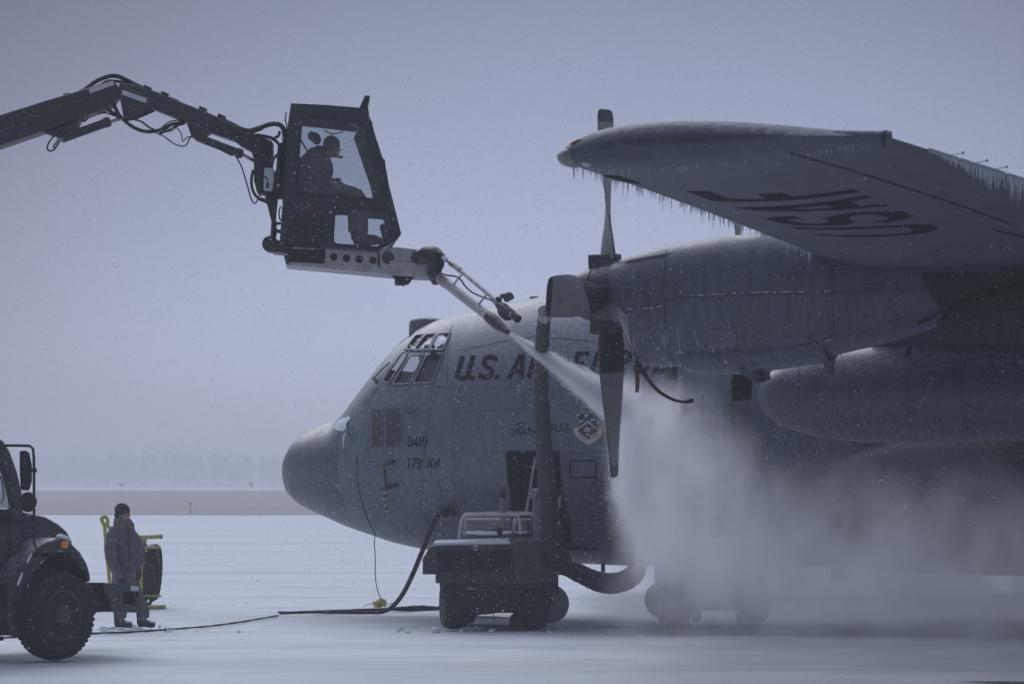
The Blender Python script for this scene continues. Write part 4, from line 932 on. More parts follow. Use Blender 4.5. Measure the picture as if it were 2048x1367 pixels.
def propeller(y0, z0, hub_a=8.93):
    root = bpy.data.objects.new('propeller', None); COL.objects.link(root); root.parent = plane; root.location = (hub_a, y0, z0); root.rotation_euler = (R(4.5), 0, 0)
    for k in range(4):
        m = blade_mesh(k * math.pi / 2); m.build('propeller_blade', ['blade', 'blackpaint', 'blackpaint', 'bladeedge'], root, world=False, angle=50)
    m = MB(); m.lathe([(-.60, .02), (-.585, .07), (-.53, .135), (-.44, .20), (-.30, .275), (-.14, .325), (0.0, .35), (.06, .365), (.075, .372), (.13, .388)], (0, 0, 0), (1, 0, 0), 48); sp_ = m.build('spinner', 'blackpaint', root, world=False, angle=30)
    for k in range(4):
        q = Matrix.Rotation(k * math.pi / 2, 3, 'X'); m = MB(); m.box(q @ Vector((-.05, 0, .36)), (.34, .20, .18) if k % 2 == 0 else (.34, .18, .20)); m.build('blade_cuff', 'blackpaint', root, world=False, bevel=.02)
    m = MB()
    for a_ in (-.17, .055): m.lathe([(a_, .322 + (a_ + .17) * .19), (a_ + .012, .325 + (a_ + .17) * .19), (a_ + .012, .31), (a_, .31)], (0, 0, 0), (1, 0, 0), 48, False)
    m.build('spinner_seam', 'dark', root, world=False)
    return root
p1 = propeller(-10.16, 4.146); p2 = propeller(-4.95, 3.985)
m = MB(); m.ell((-.03, -.19, .285), (.018, .012, .018)); m.build('filler_cap', 'white', p1, world=False)

# ---- under-wing fuel tank between the engines
ta = np.concatenate([np.array([9.93, 9.94, 9.955, 9.98]), np.linspace(10.01, 16.8, 70)])
tz = np.interp(ta, [9.93, 9.94, 9.955, 9.98, 10.011, 10.10, 10.258, 10.687, 11.293, 11.9, 15.5, 16.8], [0.0, .06, .105, .155, .205, .29, .385, .515, .567, .572, .5, .05])
TB = Body(-7.6, ta, 3.07 + tz, 3.07 - tz * .998, tz, 3.07 + 0 * ta)
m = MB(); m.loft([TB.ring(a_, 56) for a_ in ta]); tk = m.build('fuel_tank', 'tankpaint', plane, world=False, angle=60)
m = MB(); ribbon(m, [(1600, 712), (1597, 760), (1598, 820), (1603, 856)], 1.2, lambda x, y: TB.pix(x, y, .004), 8); ribbon(m, [(1823, 694), (1817, 760), (1818, 840), (1824, 880)], 1.2, lambda x, y: TB.pix(x, y, .004), 8); m.build('panel_joint', 'line', tk, world=False, angle=0)
m = MB(); vs, fs = fine_map([[(1812, 697), (1824, 695), (1822, 712), (1810, 713)]], lambda x, y: TB.pix(x, y, .004), 9); m.add(vs, fs); m.build('filler_cover', 'line', tk, world=False, angle=0)
m = MB(); m.loft([[(a_, -7.6 + w_ * math.cos(f_), z_ + h_ * math.sin(f_)) for f_ in [6.283 * j / 16 for j in range(16)]] for z_, h_, a_, w_ in ((4.0, .5, 11.3, .02), (4.0, .5, 11.7, .1), (4.0, .5, 13.4, .1), (4.0, .5, 14.2, .02))]); m.build('pylon', 'shadesooty', tk, world=False)
m = MB(); rg = random.Random(5)
for k in range(60):
    x = rg.uniform(1660, 2040); y0 = rg.uniform(852, 880); ln = rg.uniform(4, 22)
    ribbon(m, [(x, y0), (x + ln * .35, y0 + ln * .5), (x + ln * .6, min(y0 + ln, 884))], rg.uniform(.2, .45), lambda X, Y: TB.pix(X, min(Y, 884), .006), 6)
kind(m.build('frozen_runs', 'ice', tk, world=False, angle=0), 'stuff')

# ---- icicles
def icicle(mb, top, ln, r_):
    top = Vector(top); d = Vector((rg.uniform(-.10, .10) * ln, rg.uniform(-.06, .06) * ln, -ln)); k = top + d * .5 + Vector((rg.uniform(-.05, .05) * ln, 0, 0))
    mb.tube([top + Vector((0, 0, .012)), k, top + d], [r_, r_ * .6, r_ * .12], 5)
rg = random.Random(23); spots = []
for k in range(330):                              # along the leading edge, from the tip to the engine
    y = -20.3 + rg.random() * 9.3
    if mnoise.noise((y * 2.6, 0, 0)) < -.16: continue
    t_ = rg.uniform(.0, .03); p = wing_pt(max(y, -20.15), t_, False); ln = abs(rg.gauss(.038, .042)) * (1 + .9 * mnoise.noise((y * 1.6, 3, 0))) + .018
    spots.append((ln, Vector((p[0], y, p[2])), rg.uniform(.0025, .0075)))
for k in range(420):                              # along the trailing edge, long and close together
    y = -19.3 + rg.random() * 5.2; te = wing_pt(y, 1.0, True); grow = min(1, max(.0, (y + 19.3) / 2.2))
    ln = .72 * max(.03, (.10 + .10 * (mnoise.noise((y * 2.5, 8, 0)) + .3) + rg.gauss(0, .045)) * (.15 + 1.35 * grow))
    spots.append((ln, Vector((te[0] - .01, y, te[2] + .005)), rg.uniform(.003, .0065)))
for k in range(46):
    x = rg.uniform(1280, 1470); q = NB.pix(x, 742 if x > 1375 else 727, 0); spots.append((rg.uniform(.02, .06), Vector((q.x, -10.16 - rg.uniform(0, .3), NB.at(q.x)[1] + .01)), .003))
for k in range(50):
    a_ = 12.1 + rg.random() * 2.2; t_ = (a_ - 12.0) / 2.45; spots.append((rg.uniform(.015, .07), Vector(wing_pt(-20.15, min(1, t_), False)) + Vector((0, .04, 0)), .003))
spots.sort(key=lambda q: -q[0])
for ln, p, r_ in spots[:100]:
    m = MB(); icicle(m, p, ln, r_); m.build('icicle', 'ice', lw, world=False)
m = MB()
for ln, p, r_ in spots[100:]: icicle(m, p, ln, r_)
kind(m.build('icicle_fringe', 'ice', lw, world=False), 'stuff')
m = MB(); icicle(m, (8.72, -10.52, 3.80), .17, .012); icicle(m, (8.74, -10.5, 3.80), .1, .01); m.build('icicle', 'ice', p1 if False else plane, world=False)

def PW(p): return Matrix.Translation((NX, NY, 0)) @ Matrix.Rotation(-TH, 4, 'Z') @ Vector(p)      # aircraft frame -> world
# ================================================================== DEICING TRUCK with boom and operator cab
HA = R(48); tH = Vector((math.cos(HA), math.sin(HA), 0)); tN = Vector((math.sin(HA), -math.cos(HA), 0))   # heading, right side
TO = Vector((-5.24, 31.6, 0.0))
truck = empty('deicing_truck', TO)
tag(truck, 'dark green deicing truck with a boom carrying an operator cab and spray nozzle', 'truck')
def TLp(l, w, z): return TO + tH * l + tN * w + Vector((0, 0, z))
def tpx(px, py, w):
    k = (px - CXP) / FPX; l = (k * (TO.y + tN.y * w) - TO.x - tN.x * w) / (tH.x - tH.y * k)
    return TLp(l, w, CAMH + (HYP - py) / FPX * (TO.y + tH.y * l + tN.y * w))
c7 = crop(0, 860, 2.85); cm3 = crop(180, 980, 4.5556)
def tplate(loops, w, th, name, mat, parent=truck, bevel=.012, cr=c7):
    m = MB(); m.plate([[cr(*p) for p in l] for l in loops], lambda x, y: tpx(x, y, w), -tN * th); return m.build(name, mat, parent, bevel=bevel)
cabo = [(-420, 45), (0, 45), (25, 62), (60, 120), (100, 230), (128, 345), (137, 470), (137, 725), (50, 868), (-420, 868)]
win = [(-330, 175), (8, 195), (36, 265), (64, 375), (76, 432), (56, 452), (-330, 446)]
tc_ = tplate([cabo, win], -.22, .10, 'cab_body', 'truck', bevel=.03)
tplate([cabo, win], -2.0, .10, 'cab_body', 'truck', bevel=.03)
tplate([[(-420, 45), (25, 62), (25, 80), (-420, 80)]], -.30, 1.7, 'roof', 'truck')
tplate([[(-420, 470), (130, 480), (137, 725), (50, 868), (-420, 868)]], -.34, 1.64, 'cab_lower_body', 'truck')
tplate([[(40, 250), (52, 250), (92, 440), (80, 440)]], -.34, 1.6, 'windscreen', 'glass', bevel=0)
tplate([win], -.27, .01, 'side_window', 'glass', bevel=0)
m = MB(); ribbon(m, [c7(-60, 250), c7(0, 262), c7(12, 285), c7(22, 380), c7(10, 412), c7(-60, 405)], 3.0, lambda x, y: tpx(x, y, -.5), 6); m.build('seat_frame', 'dark', truck, angle=0)
m = MB(); ribbon(m, [c7(62, 470), c7(60, 700), c7(50, 866)], 1.2, lambda x, y: tpx(x, y, -.214), 8); m.build('door_seam', 'line', tc_, angle=0)
m = MB(); ribbon(m, [c7(10, 190), c7(40, 262), c7(68, 376), c7(80, 434), c7(58, 457), c7(-330, 450)], 4.0, lambda x, y: tpx(x, y, -.214), 8); m.build('window_seal', 'chassis', tc_, angle=0)
# hood, fender
hd = MB(); rings = []
hp = [(130, 462), (200, 480), (262, 492), (330, 530), (385, 580), (412, 632), (418, 700), (300, 740), (135, 745)]
hd.plate([[c7(*p) for p in hp]], lambda x, y: tpx(x, y, -.42), -tN * 1.42); hd.build('hood', 'truck', truck, bevel=.05)
fout = [(50, 1110), (50, 870), (90, 800), (135, 742), (190, 690), (270, 640), (330, 612), (400, 634), (460, 692), (500, 762), (516, 820), (520, 864)]
fin = [(500, 862), (488, 800), (440, 738), (370, 702), (300, 708), (232, 762), (190, 840), (165, 930), (150, 1050), (140, 1172), (88, 1172)]
fd = tplate([fout + fin], .05, .50, 'fender', 'truck', bevel=.03)
m = MB(); m.plate([[c7(x, y) for x, y in [(150, 1170), (160, 950), (185, 850), (230, 772), (300, 716), (370, 710), (436, 748), (486, 810), (498, 900), (498, 1000), (300, 1170)]]], lambda x, y: tpx(x, y, -.40), -tN * .05); m.build('wheel_well', 'dark', fd)
q = tpx(*c7(367, 651), .055); m = MB(); m.ell(q, (.06, .03, .045), 16, 10, Matrix.Rotation(HA, 3, 'Z')); m.build('marker_lamp', 'orange', truck)
def trk_text(mb, s_, px, py, size, w, dx=1.0): font_text(mb, s_, size, lambda x, y: tpx(px + x * dx, py - y, w))
m = MB(); trk_text(m, '115PSI', *c7(322, 692), 6.2, .062, .72); m.build('lettering', 'reflector', truck, smooth=False)
m = MB()
for l_ in ([(150, 752), (165, 718), (180, 698), (186, 704), (174, 730), (158, 757)], [(97, 880), (108, 845), (124, 810), (132, 808), (124, 840), (106, 884)]): m.plate([[c7(*p) for p in l_]], lambda x, y: tpx(x, y, .056), -tN * .01)
m.build('caught_snow', 'snow', fd)
m = MB(); a_ = [tpx(*c7(x, y), .0) for x, y in ((322, 606), (345, 602), (372, 612), (395, 630))]; m.tube(a_, [.01, .03, .03, .008], 8, flat=2.0); m.build('caught_snow', 'snow', fd)
# mirrors
mp = [(30, 86, -.22), (100, 86, -.05), (168, 88, .12), (188, 104, .15), (193, 160, .15), (194, 300, .15), (194, 480, .15), (182, 502, .12), (90, 520, -.05), (40, 500, -.22)]
m = MB(); m.tube([tpx(*c7(x, y), w) for x, y, w in mp], .016, 10); mr = m.build('mirror_bracket', 'chassis', truck)
m = MB(); m.tube([tpx(*c7(x, y), w) for x, y, w in ((194, 480, .15), (194, 640, .12), (212, 684, .08))], .012, 8); m.build('fender_brace', 'chassis', truck)
tplate([[(132, 118), (150, 115), (170, 130), (184, 200), (184, 290), (170, 340), (150, 342), (138, 335), (132, 240)]], .13, .07, 'mirror', 'chassis', bevel=.015)
m = MB(); q = tpx(*c7(160, 408), .12); m.ell(q, (.10, .06, .115)); m.build('round_mirror', 'chassis', truck)
for x, y in ((196, 228), (197, 405)): m = MB(); m.ell(tpx(*c7(x, y), .15), (.03, .03, .035), 10, 6); m.build('clamp', 'chassis', mr)
tplate([[(25, 475), (70, 478), (75, 520), (55, 535), (28, 515)]], -.16, .06, 'mirror_base', 'chassis', bevel=.01)
m = MB(); m.tube([tpx(*c7(x, y), w) for x, y, w in ((200, 712, .1), (238, 670, .1), (276, 640, .06))], [.035, .04, .02], 8); m.build('hood_latch', 'chassis', truck)
# front wheel, turned
wn2 = Vector((math.sin(R(51)), -math.cos(R(51)), 0)); wc = TLp(.02, -.02, .515)
q = W(*c7(345, 1058), 31.45)
m = MB(); hw = .15
wc = Vector((q.x, q.y, .52)) - wn2 * .10
m.lathe([(-hw, .30), (-hw, .40), (-hw * .8, .49), (-hw * .3, .515), (hw * .3, .515), (hw * .8, .49), (hw, .43), (hw * 1.02, .34), (hw * .8, .29)], wc, wn2, 44)
for k in range(46):
    a_ = 2 * math.pi * k / 46; u0 = wn2.cross(Vector((0, 0, 1))).normalized(); d_ = u0 * math.cos(a_) + Vector((0, 0, 1)) * math.sin(a_); tg = d_.cross(wn2)
    for sg in (-1, 1):
        c_ = wc + d_ * .505 + wn2 * sg * .085; b0 = len(m.v); q4 = [c_ + wn2 * sg * x + tg * y + d_ * z for x in (-.055, .045) for y in (-.019, .019) for z in (-.02, .017 - (.02 if x > 0 else 0))]; m.add(q4, [(0, 1, 3, 2), (4, 6, 7, 5), (0, 4, 5, 1), (2, 3, 7, 6), (0, 2, 6, 4), (1, 5, 7, 3)])
for r_ in (.37, .44):
    m.lathe([(hw * .99, r_ - .008), (hw * 1.06, r_ - .003), (hw * 1.06, r_ + .003), (hw * .97, r_ + .008)], wc, wn2, 44, False)
ty = m.build('front_wheel', 'rubber', truck)
m = MB(); m.lathe([(hw * .7, .295), (hw * .95, .295), (hw * .9, .27), (hw * .35, .22), (hw * .25, .15), (hw * .6, .13), (hw * 1.0, .12), (hw * 1.1, .09), (hw * 1.1, .001)], wc, wn2, 40); rm = m.build('rim', 'rim', ty)
u_ = wn2.cross(Vector((0, 0, 1))).normalized()
m = MB()
for k in range(10):
    a_ = 2 * math.pi * k / 10; d_ = u_ * math.cos(a_) + Vector((0, 0, 1)) * math.sin(a_); m.tube([wc + d_ * .17 + wn2 * hw * .2, wc + d_ * .17 + wn2 * hw * .62], .014, 6)
m.build('wheel_nuts', 'bare', ty)
for k in range(2):
    a_ = 2.9 + k * 3.14; d_ = u_ * math.cos(a_) + Vector((0, 0, 1)) * math.sin(a_) * .2; m = MB(); m.lathe([(0, .045), (.004, .045)], wc + d_.normalized() * .225 + wn2 * hw * .42, wn2, 14); m.build('hand_hole', 'dark', ty)
m = MB(); wc2 = wc - tN * 2.0; m.lathe([(-hw, .30), (-hw, .42), (-hw * .5, .515), (hw * .5, .515), (hw, .42), (hw, .30)], wc2, wn2, 32); m.build('front_wheel', 'rubber', truck)
# bumper, frame, steps
tplate([[(115, 838), (445, 870), (449, 925), (456, 1010), (422, 1112), (208, 1108)], [(303, 922), (410, 928), (410, 1040), (303, 1034)]], -.02, .05, 'bumper', 'bumper', bevel=.008, cr=cm3)
tplate([[(295, 915), (418, 920), (418, 1048), (295, 1042)]], -.10, .05, 'bumper_recess', 'dark', bevel=0, cr=cm3)
tplate([[(120, 845), (440, 875), (418, 1105), (215, 1102)]], -.16, 1.95, 'bumper_beam', 'bumper', cr=cm3)
tplate([[(-120, 838), (118, 840), (212, 1104), (62, 1110), (18, 1160), (-120, 1150)]], -.10, .2, 'frame_rail', 'chassis', cr=cm3)
tplate([[(-120, 850), (112, 845), (190, 1080), (-120, 1090)]], -1.7, .2, 'frame_rail', 'chassis', cr=cm3)
tplate([[(373, 868), (444, 874), (444, 916), (373, 912)]], -.014, .004, 'reflective_tape', 'reflector', bevel=0, cr=cm3)
tplate([[(-420, 870), (44, 870), (46, 1118), (-420, 1122)]], -.45, .1, 'side_skirt', 'dark'); tplate([[(-420, 1122), (78, 1120), (80, 1168), (-420, 1172)]], -.1, .5, 'step', 'chassis'); tplate([[(-420, 1172), (22, 1172), (22, 1198), (-420, 1198)]], -.25, .3, 'step', 'chassis')
# rear of the truck beyond the frame edge: chassis, fluid tank, turret, rear wheels
for nm, mt, (l0, l1, w0, w1, z0, z1) in (('frame_rail', 'chassis', (-8.4, -.8, -.55, -.4, .75, 1.0)), ('frame_rail', 'chassis', (-8.4, -.8, -1.75, -1.6, .75, 1.0)), ('fluid_tank', 'truck', (-5.4, -2.4, -2.1, .0, 1.1, 2.6)), ('turret', 'boom', (-6.5, -5.8, -1.4, -.7, 1.0, 4.0))):
    m = MB(); c_ = TLp((l0 + l1) / 2, (w0 + w1) / 2, (z0 + z1) / 2); m.box(c_, (l1 - l0, w1 - w0, z1 - z0), Matrix.Rotation(HA, 3, 'Z')); m.build(nm, mt, truck, bevel=.03)
for l_ in (-5.2, -6.5):
    for w_ in (-.2, -1.9):
        m = MB(); m.lathe([(-.15, .3), (-.15, .42), (-.08, .51), (.08, .51), (.15, .42), (.15, .3)], TLp(l_, w_, .51), tN, 28); m.build('rear_wheel', 'rubber', truck)
# ---- boom
TUR = TLp(-6.1, -1.05, 4.0)
pxT = CXP + FPX * TUR.x / TUR.y; pyT = HYP - FPX * (TUR.z - CAMH) / TUR.y
def bD(px): return float(np.interp(px, [pxT, 235, 540, 900], [TUR.y, 32.3, 33.95, 34.1]))
def BWp(px, py, d=0.0):
    q = W(px, py, bD(px)); q.y += d; return q
cb = crop(0, 100, 3.9385)
def bplate(loop, name, mat, d0, th, parent=truck, bevel=.012, cr=cb):
    m = MB(); m.plate([[cr(*p) for p in l] for l in (loop if isinstance(loop[0][0], tuple) else [loop])], lambda x, y: BWp(x, y, d0), (0, th, 0)); return m.build(name, mat, parent, bevel=bevel)
tx, ty_ = pxT * 3.9385, (pyT - 100) * 3.9385
arm1 = bplate([(tx, ty_ - 150), (0, 525), (400, 400), (660, 325), (830, 268), (905, 250), (930, 290), (940, 372), (870, 455), (640, 545), (345, 652), (0, 770), (tx, ty_ + 180)], 'boom_arm', 'boom', -.13, .30, bevel=.02)
bplate([(345, 655), (640, 548), (600, 640), (560, 695), (470, 697)], 'cylinder_bracket', 'boom', -.08, .2)
bplate([(500, 352), (530, 342), (562, 346), (566, 358), (505, 375)], 'bolt_pad', 'boom', -.05, .2); bplate([(590, 345), (604, 335), (614, 345), (606, 352)], 'bolt_pad', 'boom', -.05, .1)
arm2 = bplate([(948, 262), (1062, 276), (1180, 318), (1640, 498), (1890, 612), (2060, 690), (2060, 800), (1960, 792), (1850, 722), (1660, 655), (1440, 560), (1210, 470), (1060, 410), (960, 400), (935, 372)], 'boom_arm', 'boom', -.09, .24, bevel=.015)
bplate([(935, 300), (1000, 300), (1210, 400), (1212, 470), (1050, 540), (985, 548), (962, 430)], 'elbow_plate', 'boom', -.125, .04); bplate([(935, 300), (1000, 300), (1210, 400), (1212, 470), (1050, 540), (985, 548), (962, 430)], 'elbow_plate', 'boom', .13, .04)
bplate([(1440, 555), (1660, 645), (1660, 658), (1585, 712), (1556, 720), (1515, 690), (1480, 590)], 'cylinder_bracket', 'boom', -.1, .2)
for x, y in ((1160, 305), (1300, 355), (1598, 472), (1745, 530)):
    m = MB(); m.box(BWp(*cb(x, y)), (.09, .12, .05), Matrix.Rotation(R(22), 3, 'Y')); m.build('hose_clip', 'boom', arm2)
bplate([(712, 320), (905, 257), (912, 289), (722, 355)], 'reflective_tape', 'reflector', -.137, .004, arm1, 0); bplate([(977, 326), (1167, 395), (1160, 432), (970, 362)], 'reflective_tape', 'reflector', -.131, .004, arm2, 0)
def btube(pts, r, name, mat, parent=truck, cr=cb, d=0.0, sm=True, n=10):
    P = [BWp(*cr(*p), d) for p in pts]; P = spline(P, 6) if sm and len(P) > 2 else P
    m = MB(); m.tube(P, r, n); return m.build(name, mat, parent)
cy1 = btube([(490, 698), (838, 572)], .052, 'hydraulic_cylinder', 'boom', sm=False, n=18); btube([(826, 576), (856, 565)], .060, 'gland', 'boom', cy1, sm=False, n=18); btube([(850, 567), (965, 538)], .022, 'rod', 'steel', cy1, sm=False, n=12); btube([(560, 695), (800, 612), (810, 600)], .012, 'oil_pipe', 'hose', cy1)
cy2 = btube([(1560, 690), (1880, 812)], .050, 'hydraulic_cylinder', 'boom', sm=False, n=18); btube([(1868, 808), (1896, 818)], .060, 'gland', 'boom', cy2, sm=False, n=18); btube([(1890, 814), (2015, 882)], .022, 'rod', 'steel', cy2, sm=False, n=12)
for pts, r_, d_ in (([(600, 350), (665, 318), (755, 252), (850, 212), (920, 208), (990, 236), (1080, 282), (1200, 335), (1400, 410)], .026, -.02), ([(800, 262), (850, 240), (940, 245), (1000, 262)], .018, .05),
                    ([(890, 410), (930, 500), (985, 560), (1060, 614), (1150, 642), (1250, 632), (1350, 588), (1450, 574)], .022, .0), ([(1020, 545), (1110, 565), (1190, 620), (1275, 650)], .012, -.05), ([(770, 505), (830, 495), (920, 525)], .010, .0), ([(850, 470), (930, 520), (990, 550)], .022, .05),
                    ([(1250, 630), (1320, 570), (1400, 552), (1450, 570)], .008, .03), ([(1260, 672), (1350, 600), (1410, 580), (1460, 580)], .010, -.04), ([(1290, 660), (1380, 610), (1440, 585)], .008, -.07), ([(1260, 655), (1350, 635), (1400, 600), (1450, 585)], .010, -.02),
                    ([(1200, 640), (1290, 680), (1370, 738), (1440, 758), (1475, 738), (1490, 700), (1515, 680)], .008, .0), ([(1390, 610), (1425, 655), (1438, 718), (1465, 692), (1512, 675)], .007, .02),
                    ([(425, 680), (385, 735), (375, 775), (392, 797), (432, 782), (478, 712)], .010, -.02), ([(470, 700), (455, 730), (435, 755), (430, 780)], .010, -.06), ([(660, 540), (650, 560), (672, 562), (700, 530)], .010, -.02),
                    ([(1590, 725), (1700, 770), (1820, 830), (1840, 820)], .008, -.03), ([(1720, 530), (1800, 570), (1890, 615), (1965, 645), (2060, 620)], .024, .0)):
    btube(pts, r_, 'hydraulic_hose', 'hose', d=d_)
c44 = crop(430, 240, 4.8842)
for pts, r_, d_ in (([(240, 90), (330, 110), (430, 85), (530, 50), (610, 45), (660, 75), (680, 130), (680, 260), (665, 500)], .030, -.05), ([(200, 110), (330, 165), (440, 170), (530, 178), (600, 215), (640, 260)], .020, -.10), ([(150, 80), (300, 150), (430, 160), (560, 185), (620, 230)], .014, -.16),
                    ([(580, 190), (625, 165), (640, 120)], .018, -.1), ([(650, 240), (640, 350), (615, 700), (592, 900), (580, 1060), (570, 1190)], .028, -.16), ([(205, 355), (260, 460), (310, 620), (350, 760), (385, 815), (415, 780), (440, 725)], .009, .0),
                    ([(372, 490), (355, 600), (375, 700), (430, 770), (500, 800), (545, 850)], .018, .0), ([(430, 765), (480, 772), (520, 778)], .009, -.05), ([(650, 850), (632, 900), (640, 970), (655, 990)], .009, -.1), ([(600, 350), (580, 420), (560, 470)], .009, -.12), ([(550, 380), (600, 370), (630, 300)], .010, -.08), ([(600, 1020), (650, 1015)], .018, -.1), ([(585, 1050), (600, 1085), (650, 1100)], .022, -.12),
                    ([(708, 130), (700, 40), (690, 0), (700, -70)], .008, -.05)):
    btube(pts, r_, 'hydraulic_hose', 'hose', cr=c44, d=d_)
kn = bplate([(350, 120), (440, 160), (560, 210), (560, 350), (555, 480), (585, 500), (590, 700), (540, 730), (420, 725), (385, 600), (385, 400), (360, 310), (240, 250), (200, 200)], 'pivot_knuckle', 'boom', -.08, .3, cr=c44)
bplate([(480, 700), (570, 690), (590, 900), (600, 1100), (580, 1180), (565, 1050), (525, 880)], 'pivot_bar', 'boom', -.05, .15, cr=c44)
bplate([(585, 480), (690, 480), (680, 720), (590, 720)], 'cab_mount', 'boom', .05, .3, cr=c44); bplate([(590, 720), (660, 700), (660, 760), (600, 770)], 'cab_mount', 'boom', -.05, .2, cr=c44)
bplate([(490, 500), (500, 482), (540, 478), (585, 488), (588, 560), (576, 690), (560, 708), (490, 702), (484, 660)], 'fluid_reservoir', 'bottle', -.16, .10, cr=c44, bevel=.012)
btube([(488, 568), (515, 580), (528, 620), (522, 640)], .008, 'reservoir_pipe', 'hose', cr=c44, d=-.18); bplate([(513, 630), (542, 628), (542, 682), (513, 682)], 'reservoir_pump', 'chassis', -.19, .03, cr=c44)
m = MB(); m.lathe([(-.12, .06), (-.1, .10), (.1, .10), (.12, .06)], BWp(*c44(545, 1215)), (0, 1, 0), 24); m.build('swivel', 'boom', truck)
bplate([(560, 1190), (640, 1180), (735, 1230), (728, 1310), (650, 1300), (545, 1290)], 'cab_foot', 'boom', -.1, .5, cr=c44)
# ---- operator cab
cc = crop(440, 160, 3.2548); D0, DT = 33.7, 0.95
def CP(px, py, d=0.0): q = W(px, py, D0); q.y += d; q.x -= d * .10; return q
outl = [(462, 152), (700, 163), (966, 186), (976, 272), (992, 292), (1115, 742), (1180, 1000), (1146, 1046), (1036, 1112), (690, 1090), (392, 1060), (412, 780), (440, 300)]
w_up = [(548, 236), (700, 252), (905, 276), (938, 300), (1056, 725), (1054, 752), (1034, 776), (900, 768), (530, 746), (506, 734), (496, 700), (530, 290), (534, 246)]
w_lo = [(764, 836), (800, 828), (1075, 852), (1096, 872), (1124, 955), (1118, 985), (1036, 1082), (1010, 1088), (764, 1070), (742, 1058), (736, 1030), (744, 900), (748, 850)]
def cplate(loops, name, mat, d0, th, parent, bevel=.01, cr=cc):
    m = MB(); m.plate([[cr(*p) for p in l] for l in loops], lambda x, y: CP(x, y, d0), (-th * .10, th, 0)); return m.build(name, mat, parent, bevel=bevel)
cab = cplate([outl, w_up, w_lo], 'operator_cab', 'cabpaint', 0, .05, truck)
cplate([outl, w_up, w_lo], 'cab_far_side', 'cabpaint', DT - .05, .05, cab)
def seal(loop, d0, w_=3.4):
    m = MB(); ribbon(m, [cc(*p) for p in loop], w_, lambda x, y: CP(x, y, d0), 8, True); o = m.build('window_seal', 'chassis', cab, angle=0); so = o.modifiers.new('thick', 'SOLIDIFY'); so.thickness = .012; so.offset = 0
seal(w_up, -.008); seal(w_lo, -.008)
for w_ in (w_up, w_lo):
    for d_ in (.022, DT - .03): cplate([w_], 'window_pane', 'glass', d_, .006, cab, 0)
def cstrip(a, b_, name, mat, th=.04, d0=.05, d1=DT - .05, inset=0):     # panel from near side to far side along one outline edge
    (x0, y0), (x1, y1) = cc(*a), cc(*b_); P = [CP(x0, y0, d0), CP(x1, y1, d0), CP(x1, y1, d1), CP(x0, y0, d1)]
    n_ = (P[1] - P[0]).cross(P[3] - P[0]).normalized() * th; m = MB(); m.add(P + [p + n_ for p in P], [(0, 1, 2, 3), (7, 6, 5, 4), (0, 4, 5, 1), (1, 5, 6, 2), (2, 6, 7, 3), (3, 7, 4, 0)]); return m.build(name, mat, cab)
cstrip((462, 153), (966, 187), 'cab_roof', 'cabpaint', -.04); cstrip((396, 1058), (445, 300), 'cab_back', 'cabpaint', -.04); cstrip((445, 300), (463, 155), 'cab_back', 'cabpaint', -.04)
cstrip((1034, 1110), (398, 1058), 'cab_floor', 'cabpaint', -.04); cstrip((985, 300), (1176, 998), 'windscreen', 'glass', .008); cstrip((1176, 1002), (1038, 1108), 'foot_window', 'lens', .008)
cplate([[(855, 270), (900, 274), (890, 300), (850, 296)]], 'roof_label', 'tank', .06, .01, cab, 0)
cplate([[(905, 285), (938, 302), (1056, 730), (1052, 760), (1030, 772), (1000, 640), (890, 320)]], 'far_post', 'cabpaint', DT - .09, .03, cab)
cplate([[(764, 770), (1090, 795), (1090, 862), (945, 855), (930, 840), (764, 832)]], 'far_rail', 'cabpaint', DT - .09, .03, cab); cplate([[(1062, 905), (1100, 880), (1124, 955), (1088, 1020)]], 'far_post', 'cabpaint', DT - .09, .03, cab)
cplate([[(945, 718), (1030, 722), (1030, 750), (945, 744)]], 'window_sticker', 'lens', DT - .06, .004, cab, 0)
# seat, control stick, lamps inside, visor cord
cplate([[(400, 690), (560, 715), (700, 735), (880, 760), (880, 800), (420, 790)]], 'seat', 'dark', .32, .42, cab, .03); cplate([[(440, 470), (500, 470), (520, 720), (440, 720)]], 'seat_back', 'dark', .32, .42, cab, .03)
q = CP(*cc(772, 690), .3); m = MB(); m.tube([CP(*cc(775, 730), .3), CP(*cc(778, 660), .3)], .012, 8); m.tube([CP(*cc(776, 668), .3), CP(*cc(774, 645), .3), CP(*cc(778, 622), .3)], [.022, .03, .034], 10); m.build('control_stick', 'chassis', cab)
m = MB(); m.ell(CP(*cc(606, 325), .6), (.05, .05, .06), 12, 8); m.ell(CP(*cc(634, 345), .55), (.06, .04, .08), 14, 10, Matrix.Rotation(R(-20), 3, 'Y')); m.build('work_lamp', 'chassis', cab)
m = MB(); m.tube(spline([CP(*cc(x, y), .6) for x, y in ((690, 282), (715, 302), (760, 310), (812, 294))], 5), .008, 6); m.build('cord', 'chassis', cab); m = MB(); m.tube([CP(*cc(528, 378), .18), CP(*cc(700, 668), .20)], .011, 6); m.build('grab_bar', 'chassis', cab); m = MB(); m.tube(spline([CP(*cc(x, y), .75) for x, y in ((522, 455), (545, 480), (550, 500))], 4), .014, 6); m.tube([CP(*cc(520, 487), .75), CP(*cc(550, 492), .75)], .010, 6); m.build('cord', 'chassis', cab)
